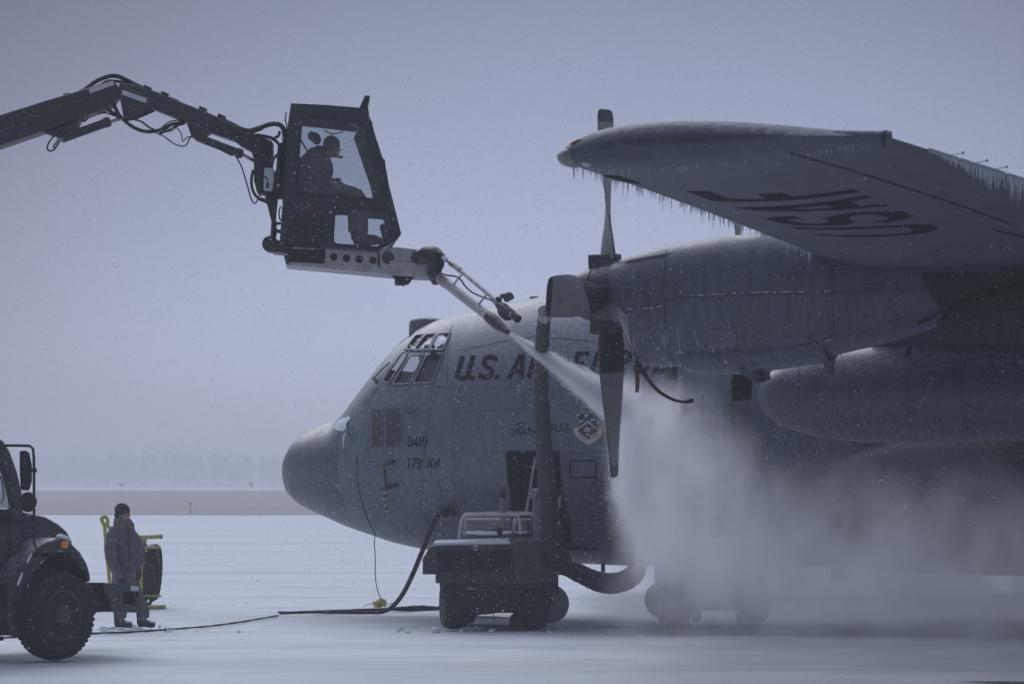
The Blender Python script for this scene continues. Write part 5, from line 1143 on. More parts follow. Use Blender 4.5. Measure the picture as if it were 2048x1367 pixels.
# roof lamp, wiper, louvres, lettering
cplate([[(905, 184), (930, 130), (946, 92), (980, 93), (972, 150), (962, 192)]], 'roof_lamp', 'chassis', .1, .16, cab, .012)
m = MB(); m.tube(spline([CP(*cc(x, y), .25) for x, y in ((985, 285), (1020, 370), (1050, 460), (1078, 545), (1095, 630), (1112, 735))], 4), .010, 6); m.tube([CP(*cc(1068, 500), .25), CP(*cc(1076, 550), .25)], .02, 8); m.tube(spline([CP(*cc(x, y), .5) for x, y in ((990, 300), (1040, 440), (1065, 560), (1110, 720))], 4), .008, 6); m.build('wiper', 'chassis', cab)
m = MB(); m.tube(spline([CP(*cc(x, y), .1) for x, y in ((966, 188), (962, 215), (978, 250), (994, 282))], 4), .009, 6); m.build('cord', 'chassis', cab)
cz = crop(560, 180, 3.797)
lv = cplate([[(40, 968), (360, 985), (352, 1172), (28, 1160)]], 'vent_panel', 'cabpaint', -.006, .006, cab, 0, cz); m = MB()
for x0, x1 in ((50, 97), (113, 161), (177, 226), (240, 288), (304, 353)):
    for r_ in range(9):
        y = 980 + r_ * 20.5 + (x0 - 50) * .05; xs0 = x0 - r_ * 1.2
        m.plate([[cz(xs0, y), cz(xs0 + x1 - x0, y + 2), cz(xs0 + x1 - x0, y + 11), cz(xs0, y + 9)]], lambda x, y_: CP(x, y_, -.012), (0, .005, 0))
m.build('louvres', 'dark', lv)
def cab_text(s_, mt, x0, y0, size):
    m = MB(); font_text(m, s_, size, lambda x, y: CP(*(lambda p: (p[0] + x + y * .28, p[1] - y + x * .05))(cz(x0, y0)), -.004)); m.build('lettering', mt, cab, smooth=False)
cab_text('Air', 'bluetext', 78, 932, 22); cab_text('Plus', 'redtext', 186, 938, 22); cab_text('!', 'bluetext', 358, 932, 20)
m = MB(); font_text(m, 'LIFT', 3.2, lambda x, y: CP(*(lambda p: (p[0] + x, p[1] - y))(cz(72, 690)), -.004)); m.build('lettering', 'reflector', cab, smooth=False)
# ---- beam with round holes, nozzle arm
bm_ = cplate([[(690, 1098), (1040, 1121), (1040, 1212), (682, 1190)]] + [[(cx_ + 25 * math.cos(t_), cy_ + 26 * math.sin(t_)) for t_ in [6.2832 * k / 24 for k in range(24)]] for cx_, cy_ in ((743, 1145), (826, 1152), (910, 1159), (1000, 1167))], 'cab_beam', 'alu', .12, .04, truck, .004)
cplate([[(690, 1100), (1040, 1123), (1040, 1210), (684, 1188)]], 'beam_web', 'tank', .24, .04, bm_)
cplate([[(1036, 1112), (1100, 1080), (1177, 1086), (1170, 1212), (1040, 1212)], [(1098 + 41 * math.cos(t_), 1150 + 42 * math.sin(t_)) for t_ in [6.2832 * k / 28 for k in range(28)]]], 'beam_end', 'alu', .10, .05, bm_, .004); cplate([[(1040, 1110), (1170, 1095), (1168, 1208), (1044, 1208)]], 'beam_web', 'tank', .22, .04, bm_)
cplate([[(1028, 1118), (1042, 1120), (1046, 1200), (1036, 1212), (1028, 1206)]], 'rust_streak', 'rust', .094, .004, bm_, 0)
n3 = crop(780, 460, 5.6969)
cplate([[(120, 190), (322, 212), (314, 356), (112, 344)]], 'hose_box', 'alu', .10, .45, bm_, .006, n3)
cplate([[(0, 345), (112, 350), (446, 370), (444, 472), (250, 462), (0, 442)]], 'upper_rail', 'alu', .08, .5, bm_, .006, n3)
cplate([[(438, 1176), (690, 1190), (1040, 1212), (1430, 1238), (1432, 1280), (1180, 1268), (690, 1222), (440, 1200)]], 'lower_rail', 'alu', .12, .6, bm_, .006)
cplate([[(418, 1135), (450, 1135), (448, 1200), (432, 1190)]], 'rail_foot', 'boom', .1, .2, bm_); cplate([[(455, 1090), (690, 1098), (684, 1190), (450, 1175)]], 'under_cab_box', 'dark', .15, .5, cab)
gb = cplate([[(85, 445), (200, 440), (280, 470), (278, 520), (238, 592), (80, 602), (78, 560)]], 'swivel_gearbox', 'chassis', .2, .3, truck, .015, n3); cplate([[(250, 462), (440, 472), (380, 510), (260, 522)]], 'swivel_arm', 'chassis', .2, .3, gb, .01, n3)
m = MB(); m.tube(spline([CP(*n3(x, y), .25) for x, y in ((150, 600), (160, 622), (178, 605))], 5), .006, 6); m.tube([CP(*n3(0, 430), .2), CP(*n3(80, 540), .2)], .018, 8); m.build('lifting_eye', 'chassis', gb)
def nD(x): return float(np.interp(x, [320, 500, 1345, 1500], [33.85, 33.5, 31.9, 31.7]))      # the nozzle arm swings towards the viewer
def NP(x, y, d=0): p = n3(x, y); return W(p[0], p[1], nD(x) + d)
def ntube(pts, r, name, mat, parent=truck, n=16, sm=False, d=0):
    P = [NP(*p, d) for p in pts]; P = spline(P, 6) if sm else P
    if sm and not isinstance(r, (int, float)): r = list(np.interp(np.linspace(0, 1, len(P)), np.linspace(0, 1, len(r)), r))
    m = MB(); m.tube(P, r, n); return m.build(name, mat, parent)
el = ntube([(318, 318), (380, 300), (440, 285), (500, 310), (520, 370), (505, 440), (510, 510), (545, 565)], [.10, .10, .125, .125, .11, .095, .09, .075], 'nozzle_elbow', 'blackpaint', sm=True, n=20)
ntube([(330, 290), (345, 270), (470, 268)], .05, 'fitting', 'blackpaint', el)
ntube([(500, 560), (520, 585)], .05, 'fitting', 'blackpaint', el)
ntube([(430, 330), (470, 285), (530, 260), (575, 275), (612, 305)], .033, 'fluid_hose', 'hose', sm=True, n=12)
np_ = ntube([(570, 555), (1128, 988)], .058, 'nozzle_pipe', 'alu', n=24)
for x in (590, 625): f_ = (x - 570) / 558; ntube([(x, 555 + 433 * f_), (x + 14, 555 + 433 * f_ + 11)], .064, 'clamp', 'bare', np_, 20)
ntube([(622, 595), (700, 655), (770, 712), (800, 740)], [.005, .016, .016, .004], 'stripe', 'letter', np_, 8, d=-.062)
for x in (1100, 1128): f_ = (x - 570) / 558; ntube([(x, 555 + 433 * f_), (x + 10, 555 + 433 * f_ + 8)], .061, 'clamp', 'reflector', np_, 20)
ntube([(1128, 988), (1145, 1001), (1210, 1055), (1235, 1080), (1300, 1130), (1348, 1165)], [.068, .072, .074, .066, .046, .030], 'nozzle_tip', 'blackpaint', n=24)
up_ = ntube([(760, 425), (1240, 830)], .024, 'upper_pipe', 'alu', n=16)
for pts, r_, mt in (([(600, 300), (655, 345)], .030, 'bottle'), ([(655, 345), (690, 375)], .024, 'steel'), ([(690, 375), (745, 415)], .034, 'bare'), ([(735, 405), (800, 460)], .034, 'alu'), ([(1165, 770), (1215, 815)], .027, 'bare'), ([(1215, 815), (1240, 838)], .028, 'steel')): ntube(pts, r_, 'pipe_coupling', mt, up_)
for a_, b_ in (((830, 490), (712, 632)), ((1112, 716), (985, 880))): ntube([a_, b_], .012, 'strut', 'alu', np_, 8)
ntube([(590, 495), (650, 515), (740, 525), (800, 560), (860, 640), (940, 710), (1050, 760), (1120, 785), (1170, 810), (1240, 890)], .010, 'control_cable', 'hose', sm=True, n=8)
ht = ntube([(1235, 850), (1300, 890), (1390, 960)], [.045, .058, .055], 'spray_head', 'blackpaint', n=14); ntube([(1385, 955), (1412, 975)], .042, 'ring', 'reflector', ht, 14); ntube([(1405, 968), (1462, 1015)], .048, 'tip', 'blackpaint', ht, 14)
ntube([(1235, 900), (1270, 940), (1330, 990), (1370, 1010)], [.02, .045, .045, .02], 'valve_body', 'chassis', ht, 10, d=-.02); ntube([(1250, 880), (1300, 925)], .03, 'actuator', 'chassis', ht, 8, d=-.05)
m = MB(); P_ = [(1245, 745), (1262, 722), (1300, 720), (1360, 700), (1395, 715), (1418, 770), (1330, 818), (1300, 800), (1285, 765), (1260, 765)]
m.plate([P_], lambda x, y: NP(x, y, -.06), (0, .13, 0)); lm = m.build('flood_lamp', 'blackpaint', truck, bevel=.012); ntube([(1275, 760), (1245, 800)], .014, 'bracket', 'chassis', lm, 8); ntube([(1225, 780), (1250, 810)], .03, 'mount', 'chassis', lm, 8)
m = MB(); g_ = NP(1428, 1045); m.tube([g_, g_ + Vector((.01, 0, -.08)), g_ + Vector((-.01, 0, -.16)), g_ + Vector((0, 0, -.26))], [.007, .005, .006, .002], 6); m.build('icicle', 'ice', truck)

# ================================================================== PEOPLE
def person_parts(root): return root
# ---- operator seated in the cab
DO = 34.12
def OP(x, y, d=0): p = cz(x, y); q = W(p[0], p[1], DO); q.y += d; return q
Rp = lambda a: Matrix.Rotation(R(a), 3, 'Y')
def hand(mb, wrist, direction, up, curl, s=1.0):
    """palm, four unequal bent fingers and a thumb; direction = along the fingers, up = back of the hand"""
    d = Vector(direction).normalized(); u = Vector(up); u = (u - d * u.dot(d)).normalized(); r_ = d.cross(u); w = Vector(wrist)
    mb.tube([w - d * .03 * s, w, w + d * .045 * s, w + d * .09 * s], [.026 * s, .027 * s, .034 * s, .036 * s], 12, flat=.5, up=r_)
    for k, (o, ln) in enumerate(((-.031, .066), (-.010, .078), (.011, .074), (.031, .058))):
        b_ = w + d * (.086 - abs(o) * .15) * s + r_ * o * s; p = [b_]; a = curl * (.6 + .15 * k) + .12
        for j, f_ in enumerate((.45, .32, .26)):
            ang = a * (j + 1) * .8; p.append(p[-1] + (d * math.cos(ang) - u * math.sin(ang) + r_ * o * 2.2) * ln * f_ * s)
        mb.tube(p, [.0105 * s, .010 * s, .009 * s, .007 * s], 8)
    t0 = w + d * .025 * s - r_ * .030 * s; t1 = t0 + (d * .7 - r_ * .7 - u * .25).normalized() * .036 * s; mb.tube([t0, t1, t1 + (d * .95 - r_ * .15 - u * .35).normalized() * .032 * s], [.014 * s, .0125 * s, .009 * s], 8)
m = MB()
hc = OP(398, 438)
m.ell(hc, (.088, .074, .112), 20, 14, Rp(14)); m.ell(hc + Vector((.022, 0, -.062)), (.066, .056, .062), 16, 10)                     # skull, jaw
m.tube([hc + Vector((.078, 0, .002)), hc + Vector((.098, 0, -.028)), hc + Vector((.084, 0, -.042))], [.010, .016, .012], 8)          # nose
m.ell(hc + Vector((.066, 0, -.068)), (.024, .026, .010), 10, 6); m.ell(hc + Vector((.067, 0, -.083)), (.021, .024, .009), 10, 6); m.ell(hc + Vector((.060, 0, -.108)), (.024, .026, .018), 10, 6)
for s_ in (-1, 1): m.ell(hc + Vector((-.005, s_ * .074, -.03)), (.022, .010, .034), 10, 6); m.ell(hc + Vector((.07, s_ * .03, .0)), (.018, .014, .011), 8, 6)
m.tube([hc + Vector((-.01, 0, -.08)), OP(340, 480), OP(300, 540)], [.058, .062, .09], 14)
m.tube([OP(300, 540), OP(255, 640), OP(230, 760)], [.13, .15, .14], 14, flat=1.2)
m.tube([OP(285, 520, -.19), OP(275, 620, -.23), OP(290, 690, -.24)], [.055, .05, .044], 12); m.tube([OP(290, 690, -.24), OP(345, 712, -.24), OP(392, 706, -.235)], [.044, .04, .03], 12)
m.tube([OP(285, 520, .19), OP(300, 640, .23), OP(340, 680, .22), OP(420, 690, .12)], [.055, .05, .042, .03], 12)
for s_, dx in ((-1, 0), (1, 30)): m.tube([OP(240, 775, s_ * .10), OP(400, 782, s_ * .12), OP(560 + dx, 800, s_ * .13), OP(590 + dx, 840, s_ * .13), OP(580 + dx, 980, s_ * .13), OP(585 + dx, 1120, s_ * .13)], [.09, .08, .066, .06, .055, .045], 14)
hand(m, OP(392, 704, -.235), OP(450, 745, -.25) - OP(392, 704, -.235), (.45, -.6, .65), .55, 1.12)
hand(m, OP(420, 690, .12), (.9, 0, -.3), (.2, .5, .8), .8)
op = m.build('person', 'skin', None, base=OP(240, 800)); fuse(op, .0085, 2)
tag(op, 'person with headset and knit cap seated inside the glazed operator cab', 'person')
m = MB()
m.tube([OP(350, 478), OP(318, 500), OP(280, 570), OP(245, 680), OP(225, 800)], [.085, .15, .195, .20, .185], 20, flat=1.15, up=(0, 1, 0)); m.tube([OP(300, 455), OP(345, 488)], [.075, .085], 14); m.ell(OP(292, 440), (.045, .06, .035), 12, 8)
m.tube([OP(295, 520, -.19), OP(278, 600, -.25), OP(288, 690, -.265), OP(340, 716, -.255), OP(382, 706, -.24)], [.095, .088, .08, .07, .056], 16); m.tube([OP(295, 520, .19), OP(300, 640, .26), OP(345, 690, .24), OP(410, 692, .13)], [.095, .085, .07, .055], 16)
fuse(m.build('coat', 'opcoat', op), .012, 3)
m = MB()
for s_, dx in ((-1, 0), (1, 28)): m.tube([OP(235, 780, s_ * .10), OP(330, 782, s_ * .11), OP(470, 782, s_ * .13), OP(560 + dx, 800, s_ * .135), OP(588 + dx, 846, s_ * .135), OP(578 + dx, 960, s_ * .135), OP(580 + dx, 1090, s_ * .135)], [.13, .115, .105, .098, .098, .098, .094], 16)
m.ell(OP(235, 775), (.17, .2, .14)); m.tube([OP(300, 784, -.17), OP(420, 778, -.19)], [.05, .07], 10); fuse(m.build('trousers', 'trousers', op), .012, 3)
for s_, dx in ((-1, 0), (1, 28)):
    m = MB(); m.tube([OP(578 + dx, 1060, s_ * .135), OP(582 + dx, 1140, s_ * .135)], [.066, .062], 14); m.tube([OP(560 + dx, 1150, s_ * .135), OP(640 + dx, 1140, s_ * .135), OP(720 + dx, 1135, s_ * .14), OP(775 + dx, 1152, s_ * .14)], [.055, .062, .05, .036], 14, flat=.85); fuse(m.build('boot', 'leather', op), .012, 2)
m = MB(); m.ell(hc + Vector((-.012, 0, .045)), (.108, .092, .105), 22, 14, Rp(24)); m.tube([hc + Vector((-.085, 0, -.03)), hc + Vector((-.02, 0, .045)), hc + Vector((.085, 0, .045))], [.05, .094, .05], 16); bn = m.build('knit_cap', 'beanie', op); fuse(bn, .012, 2)
m = MB(); m.tube([hc + Vector((.0, -.085, -.02)), hc + Vector((.0, -.105, -.02))], [.042, .04], 14); m.tube(spline([hc + Vector(p) for p in ((0, -.10, -.04), (.03, -.095, -.10), (.075, -.06, -.128), (.098, -.03, -.125))], 5), .006, 6); m.tube([hc + Vector((.09, -.035, -.128)), hc + Vector((.125, -.025, -.112))], [.014, .017], 10); m.tube(spline([hc + Vector(p) for p in ((0, -.1, 0), (-.01, -.09, .1), (-.01, 0, .155), (-.01, .09, .1), (0, .1, 0))], 6), .010, 6); m.build('headset', 'chassis', op)
# ---- person standing on the snow by the truck
DM = 38.6
def SP(x, y, d=0): p = cm3(x, y); q = W(p[0], p[1], DM); q.y += d; return q
fw = Vector((.95, -.31, 0)); sd = Vector((-.31, -.95, 0))                # faces right and a little towards the viewer; sd = his right
hc = SP(300, 215) + Vector((0, .0, 0)); sx_ = SP(290, 330); zS = sx_.z
foot_r = SP(285, 1255); foot_l = SP(490, 1235, .05)
gzv = .02
hip = SP(300, 840); hip.z = .88
m = MB(); rotH = Matrix.Rotation(math.atan2(fw.y, fw.x), 3, 'Z')
hloc = lambda f_, s_, u_: hc + fw * f_ + sd * s_ + Vector((0, 0, u_))
m.ell(hc, (.094, .076, .115), 20, 14, rotH); m.ell(hloc(.03, 0, -.06), (.062, .056, .062), 14, 10, rotH)
m.tube([hloc(.085, 0, .01), hloc(.108, 0, -.025), hloc(.092, 0, -.04)], [.009, .016, .012], 8); m.ell(hloc(.078, 0, -.066), (.018, .026, .009), 10, 6, rotH); m.ell(hloc(.078, 0, -.080), (.016, .024, .008), 10, 6, rotH); m.ell(hloc(.07, 0, -.105), (.022, .026, .018), 10, 6, rotH)
for s_ in (-1, 1): m.ell(hloc(.076, s_ * .032, .008), (.016, .015, .011), 8, 6, rotH); m.ell(hloc(-.005, s_ * .078, -.02), (.02, .012, .034), 8, 6, rotH)
m.tube([hloc(0, 0, -.07), hloc(-.02, 0, -.2)], [.06, .066], 14); spn = hc + Vector((.01, 0, -.24))
m.tube([spn + Vector((0, 0, -.05)), Vector((spn.x, spn.y, 1.15)), hip + Vector((0, 0, .05))], [.08, .09, .10], 14)
shR, shL = SP(225, 385) + Vector((0, -.12, 0)), SP(395, 400) + Vector((0, .06, 0))
haR, haL = SP(298, 785) + Vector((0, -.21, 0)), SP(456, 715) + Vector((0, -.02, 0))
elR, elL = SP(212, 620) + Vector((0, -.20, 0)), SP(440, 580) + Vector((0, .04, 0))
m.tube([shR, elR, haR], [.055, .045, .03], 12); m.tube([shL, elL, haL], [.055, .045, .03], 12)
for ft, s_ in ((foot_r, 1), (foot_l, -1)): m.tube([hip + sd * .09 * s_, (hip + ft) / 2 + sd * .03 * s_ + fw * .02, Vector((ft.x, ft.y, .10))], [.085, .06, .045], 14)
hand(m, haR, (.25, -.1, -1), (.3, -.9, 0), .6); hand(m, haL, (.15, -.15, -1), (.9, .2, .1), .6)
st_ = m.build('person', 'skin', None, base=(SP(330, 1250).x, DM, 0)); fuse(st_, .0085, 2)
tag(st_, 'person in grey camouflage parka and knit cap standing on the snow by the truck', 'person')
m = MB(); ring = []
for y, x0, x1, dep in ((255, 216, 372, .20), (300, 214, 405, .26), (330, 215, 405, .28), (380, 218, 414, .28), (450, 214, 422, .28), (560, 208, 430, .29), (680, 204, 438, .31), (780, 198, 440, .33), (850, 196, 438, .34)):
    a_, b_ = SP(x0, y), SP(x1, y); c_ = (a_ + b_) / 2; w_ = (b_.x - a_.x) / 2
    ring.append([c_ + Vector((w_ * math.cos(f_), dep / 2 * math.sin(f_), 0.012 * math.sin(3 * f_ + y))) for f_ in [6.2832 * j / 28 for j in range(28)]])
m.loft(ring)
m.tube([SP(235, 345, -.08), SP(215, 420, -.14), SP(200, 520, -.18), SP(212, 620, -.20), SP(248, 710, -.21), SP(290, 775, -.21)], [.075, .088, .088, .084, .076, .062], 16); m.tube([shL + Vector((-.05, 0, 0)), SP(428, 480, .06), elL, SP(452, 680)], [.09, .09, .085, .066], 16)
m.tube([hloc(-.03, 0, -.20), hloc(-.03, 0, -.10)], [.115, .105], 18); m.tube([hloc(.10, -.03, -.13), hloc(.09, -.04, -.2), hloc(.08, -.05, -.32)], [.03, .045, .04], 10)
pk = fuse(m.build('parka', 'parka', st_), .013, 2)
m = MB(); zp = [SP(352, 330, -.14), SP(368, 400, -.14), SP(374, 560, -.145), SP(376, 760, -.165)]; m.tube(zp, .008, 6); m.build('zip_flap', 'glove', pk)
m = MB(); m.plate([[cm3(*p) for p in [(290, 430), (352, 425), (352, 448), (290, 455)]]], lambda x, y: W(x, y, DM - .15), (0, .03, 0)); m.build('pocket_flap', 'parka', pk, bevel=.006)
m = MB()
for ft, s_ in ((foot_r, 1), (foot_l, -1)): m.tube([hip + sd * .09 * s_ + Vector((0, 0, .02)), (hip + ft) / 2 + sd * .03 * s_ + fw * .02, Vector((ft.x, ft.y, .22)), Vector((ft.x, ft.y, .14))], [.12, .095, .082, .07], 16)
fuse(m.build('trousers', 'trousers', st_), .012, 2)
for ft, dr in ((foot_r, Vector((.95, -.3, 0))), (foot_l, Vector((.97, -.2, 0)))):
    m = MB(); dr.normalize(); f0 = Vector((ft.x, ft.y, 0)) - dr * .06; m.tube([f0 + Vector((0, 0, .27)), f0 + Vector((.01, 0, .10)), f0 + Vector((0, 0, .05))], [.062, .058, .05], 14); m.tube([f0 - dr * .03 + Vector((0, 0, .055)), f0 + dr * .08 + Vector((0, 0, .065)), f0 + dr * .17 + Vector((0, 0, .05)), f0 + dr * .22 + Vector((0, 0, .045))], [.05, .055, .05, .034], 14, flat=.9); fuse(m.build('boot', 'leather', st_), .011, 2)
    m = MB(); m.ell(f0 + dr * .17 + Vector((0, 0, .085)), (.06, .04, .014), 10, 6); m.build('boot_snow', 'snow', st_)
m = MB(); m.ell(hloc(-.012, 0, .055), (.112, .098, .10), 22, 14, rotH @ Rp(12)); m.tube([hloc(-.09, 0, -.06), hloc(-.02, 0, .03), hloc(.09, 0, .045)], [.055, .10, .045], 16); fuse(m.build('knit_cap', 'beanie', st_), .012, 2)
for hp_, dd in ((haR, (.25, -.1, -1)), (haL, (.15, -.15, -1))):
    m = MB(); hand(m, hp_, dd, (.3, -.9, .0) if hp_ is haR else (.9, .2, .1), .6, 1.16); fuse(m.build('glove', 'glove', st_), .009, 1)

# ================================================================== HOSE RACK behind the standing person
DR = 45.0
def RP(x, y, d=0): p = cm3(x, y); q = W(p[0], p[1], DR); q.y += d; return q
rack = empty('hose_trolley', RP(500, 1065) * 1.0); rack.location.z = 0; INV[rack.name] = Matrix.Translation(-Vector(rack.location))
tag(rack, 'yellow tubular hose trolley standing on the snow behind the person', 'trolley')
m = MB(); m.tube([RP(455, 1060), RP(455, 430)], .045, 10); m.build('post', 'yellow', rack); m = MB(); m.tube([RP(455, 1060, .6), RP(455, 430, .6)], .03, 10); m.build('post', 'yellow', rack)
m = MB(); m.tube([RP(420, 428), RP(648, 420)], .035, 10); m.build('top_bar', 'yellow', rack); m = MB(); m.tube([RP(640, 420), RP(660, 419)], .038, 10); m.build('end_cap', 'tank', rack)
for a_, b_ in (((440, 525), (625, 520)), ((440, 960), (640, 965))): m = MB(); m.tube([RP(*a_, .1), RP(*b_, .1)], .018, 8); m.build('hose_peg', 'yellow', rack)
m = MB(); m.tube([RP(330, 1068), RP(690, 1060)], .035, 10); m.build('base_bar', 'yellow', rack); m = MB(); m.tube([RP(455, 1062, -.05), RP(455, 1062, .8)], .035, 10); m.build('base_bar', 'yellow', rack)
m = MB(); m.tube(spline([RP(x, y) for x, y in ((140, 420), (132, 330), (108, 275), (112, 248), (135, 240), (158, 262), (160, 300), (140, 310), (180, 340), (330, 470), (455, 560))], 6), .03, 8); m.build('handle', 'yellow', rack)
m = MB(); m.tube([RP(140, 420), RP(200, 1060)], .03, 8); m.build('handle_leg', 'yellow', rack)
coil = MB(); rg = random.Random(4)
for k in range(8):
    x0 = 470 + k * 16; bot = 985 + rg.uniform(-25, 30); top = 508 + rg.uniform(-10, 12); w_ = 36 + rg.uniform(-14, 14) + (14 if k > 5 else 0)
    coil.tube([RP(x0 + (w_ / 2) * math.cos(t_) + 12 * math.sin(t_), (top + bot) / 2 - (bot - top) / 2 * math.sin(t_), .15 + .03 * k + .12 * math.cos(t_)) for t_ in [6.2832 * j / 30 for j in range(31)]], .026, 8, False)
coil.tube(spline([RP(x, y, .2) for x, y in ((470, 560), (475, 980), (500, 1040), (560, 990), (590, 880), (612, 720), (585, 540))], 6), .026, 8); coil.tube(spline([RP(x, y, .25) for x, y in ((575, 520), (600, 620), (606, 760), (590, 900), (520, 1050), (460, 1060))], 6), .022, 8)
tag(coil.build('hose_coil', 'hose', None, base=RP(540, 1000)), 'black hose hung in loose loops on the yellow trolley', 'hose')
m = MB(); m.tube(spline([RP(x, y, .12) for x, y in ((500, 560), (505, 520), (530, 508), (570, 510))], 5), [.02] * 16, 8); tag(m.build('snow_cap', 'snow', None, base=RP(520, 510)), 'thin snow lying on top of the hung black hose loops', 'snow')
# ================================================================== GROUND HEATER CARTS
DC = 38.0
KX, KY = (985 - CXP) / FPX * DC, DC
cart = empty('ground_heater_cart', (KX, KY, 0))
tag(cart, 'dark green ground heater cart with grey exhaust stacks parked below the open crew door', 'heater cart', 'ground heater carts beside the aircraft')
def KP(x, y, d=0.0): p = c6(x, y); q = W(p[0], p[1], DC); q.y += d; return q
def kplate(loops, d, th, name, mat, parent=cart, bevel=.012):
    m = MB(); m.plate([[c6(*p) for p in l] for l in loops], lambda x, y: W(x, y, DC) + Vector((0, d, 0)), (0, th, 0)); return m.build(name, mat, parent, bevel=bevel)
hood = kplate([[(82, 770), (130, 690), (165, 682), (660, 674), (690, 645), (910, 655), (966, 692), (968, 872), (82, 872)]], 0, 2.0, 'hood', 'cart', bevel=.02)
kplate([[(165, 874), (966, 874), (966, 930), (165, 930)]], .05, 1.9, 'body', 'cart'); kplate([[(218, 932), (962, 932), (940, 980), (900, 1120), (720, 1124), (350, 1124), (218, 1040)]], .10, 1.8, 'chassis', 'chassis')
kplate([[(150, 664), (640, 652), (655, 674), (165, 681)]], .03, 1.9, 'top_snow', 'snow', cart, .004)
m = MB()
for k in range(15):
    y = 716 + k * 9.2
    for x0, x1 in ((182, 350), (362, 500), (512, 655)): m.plate([[c6(x0, y), c6(x1, y), c6(x1, y + 4.5), c6(x0, y + 4.5)]], lambda x, y_: W(x, y_, DC) + Vector((0, -.02, 0)), (0, .03, 0))
m.build('louvre_panel', 'louvre', hood, smooth=False)
m = MB()
for k in range(9):
    y = 730 + k * 11; m.plate([[c6(860, y), c6(955, y), c6(955, y + 5), c6(860, y + 5)]], lambda x, y_: W(x, y_, DC) + Vector((0, -.02, 0)), (0, .03, 0))
m.build('louvre_panel', 'louvre', hood, smooth=False)
kplate([[(668, 700), (700, 665), (840, 668), (850, 860), (668, 865)]], -.015, .015, 'side_door', 'cart', hood, .004)
st0 = kplate([[(415, 680), (438, 680), (438, 719), (415, 719)]], -.008, .008, 'notice', 'reflector', hood, 0); kplate([[(423, 688), (431, 688), (435, 708), (418, 708)]], -.010, .002, 'symbol', 'dark', st0, 0)
kplate([[(758, 645), (772, 640), (796, 662), (786, 674)]], -.03, .015, 'warning_tag', 'red', hood, 0)
for a_ in (((146, 700), (162, 700), (160, 765), (148, 760)), ((108, 826), (132, 826), (130, 842), (110, 842))): kplate([a_], -.006, .006, 'rust_patch', 'rust', hood, 0)
for x in (290, 355, 500):
    m = MB(); m.lathe([(0, .045), (.012, .045)], KP(x, 1000, .085), (0, 1, 0), 20); m.build('socket', 'dark', cart)
m = MB(); m.tube([KP(370, 968, .09), KP(432, 962, .09)], .010, 6); m.build('handle', 'steel', cart)
m = MB(); m.tube(spline([KP(x, y, .1) for x, y in ((318, 640), (335, 525), (355, 490), (400, 486), (680, 486), (708, 505), (722, 612))], 6), .022, 10); m.build('guard_rail', 'alu', cart); m = MB(); m.tube(spline([KP(x, y, .5) for x, y in ((690, 486), (790, 488), (826, 525), (838, 630))], 6), .018, 8); m.build('guard_rail', 'alu', cart)
m = MB(); m.tube(spline([KP(x, y, 1.6) for x, y in ((340, 640), (350, 500), (380, 480), (800, 480), (830, 520), (838, 620))], 6), .018, 8); m.build('guard_rail', 'alu', cart)
m = MB(); m.box(KP(508, 555, .55), (.66, .5, .20)); tk_ = m.build('fuel_box', 'tank', cart, bevel=.05); m = MB(); m.tube([KP(362, 600, .28), KP(450, 603, .28), KP(560, 606, .28), KP(662, 598, .28)], [.02, .03, .028, .02], 10); m.build('lying_snow', 'snow', tk_)
m = MB(); m.box(KP(735, 558, .75), (.28, .4, .20)); m.build('fuel_box', 'tank', cart, bevel=.04); m = MB(); m.tube([KP(670, 602, .5), KP(730, 604, .5), KP(790, 600, .5)], [.015, .025, .015], 8); m.build('lying_snow', 'snow', tk_); m = MB(); m.tube([KP(690, 508, .5), KP(675, 560, .5), KP(668, 600, .5)], .03, 8); m.build('lying_snow', 'snow', tk_)
for x in (770, 800): m = MB(); m.tube(spline([KP(x, y, .45) for y in (520, 560, 605)], 4), .012, 6); m.build('strap', 'chassis', cart)
sk = MB(); sk.tube([KP(603, 640, .3), KP(603, 345, .3)], .036, 14); sk_ = sk.build('exhaust_stack', 'tank', cart); m = MB(); m.tube([KP(603, 375, .3), KP(603, 335, .3)], .044, 14); m.build('stack_collar', 'soot', sk_)
m = MB(); m.tube(spline([KP(603 + 13 * math.cos(t_), 308 + 13 * math.sin(t_), .3) for t_ in (-2.4, -3.2, -4.2, -4.7, -5.4, -6.2, -6.9)], 4), .008, 6); m.tube([KP(603, 340, .3), KP(603, 320, .3)], .01, 6); m.build('hook', 'rust', sk_)
m = MB(); m.box(KP(582, 604, .28), (.07, .08, .13)); m.build('filter_box', 'chassis', cart, bevel=.01)
m = MB(); m.tube([KP(830, 640, .35), KP(832, 370, .35)], .068, 18); ex_ = m.build('exhaust_pipe', 'tank', cart); m = MB(); m.tube(spline([KP(832, 372, .35), KP(832, 352, .35), KP(822, 345, .30), KP(796, 348, .22)], 5), .072, 16); m.build('rain_cap', 'tank', ex_); m = MB(); m.lathe([(0, .062), (.006, .062)], KP(845, 350, .26), (.2, -1, 0), 16); m.build('outlet', 'dark', ex_)
for x in (285, 805):
    c_ = KP(x, 1100, .35); c_.z = .35; m = MB(); m.lathe([(-.175, .2), (-.18, .26), (-.15, .325), (-.06, .35), (.06, .35), (.15, .325), (.18, .26), (.175, .2)], c_, (1, .16, 0), 32); w1 = m.build('wheel', 'rubber', cart)
    m = MB(); m.lathe([(-.1, .2), (-.1, .001)], c_, (1, .16, 0), 24); m.build('rim', 'rim', w1)
    m = MB(); c2_ = c_ + Vector((.1, 1.35, 0)); m.lathe([(-.175, .2), (-.18, .26), (-.15, .325), (-.06, .35), (.06, .35), (.15, .325), (.18, .26), (.175, .2)], c2_, (1, .16, 0), 32); m.build('wheel', 'rubber', cart)
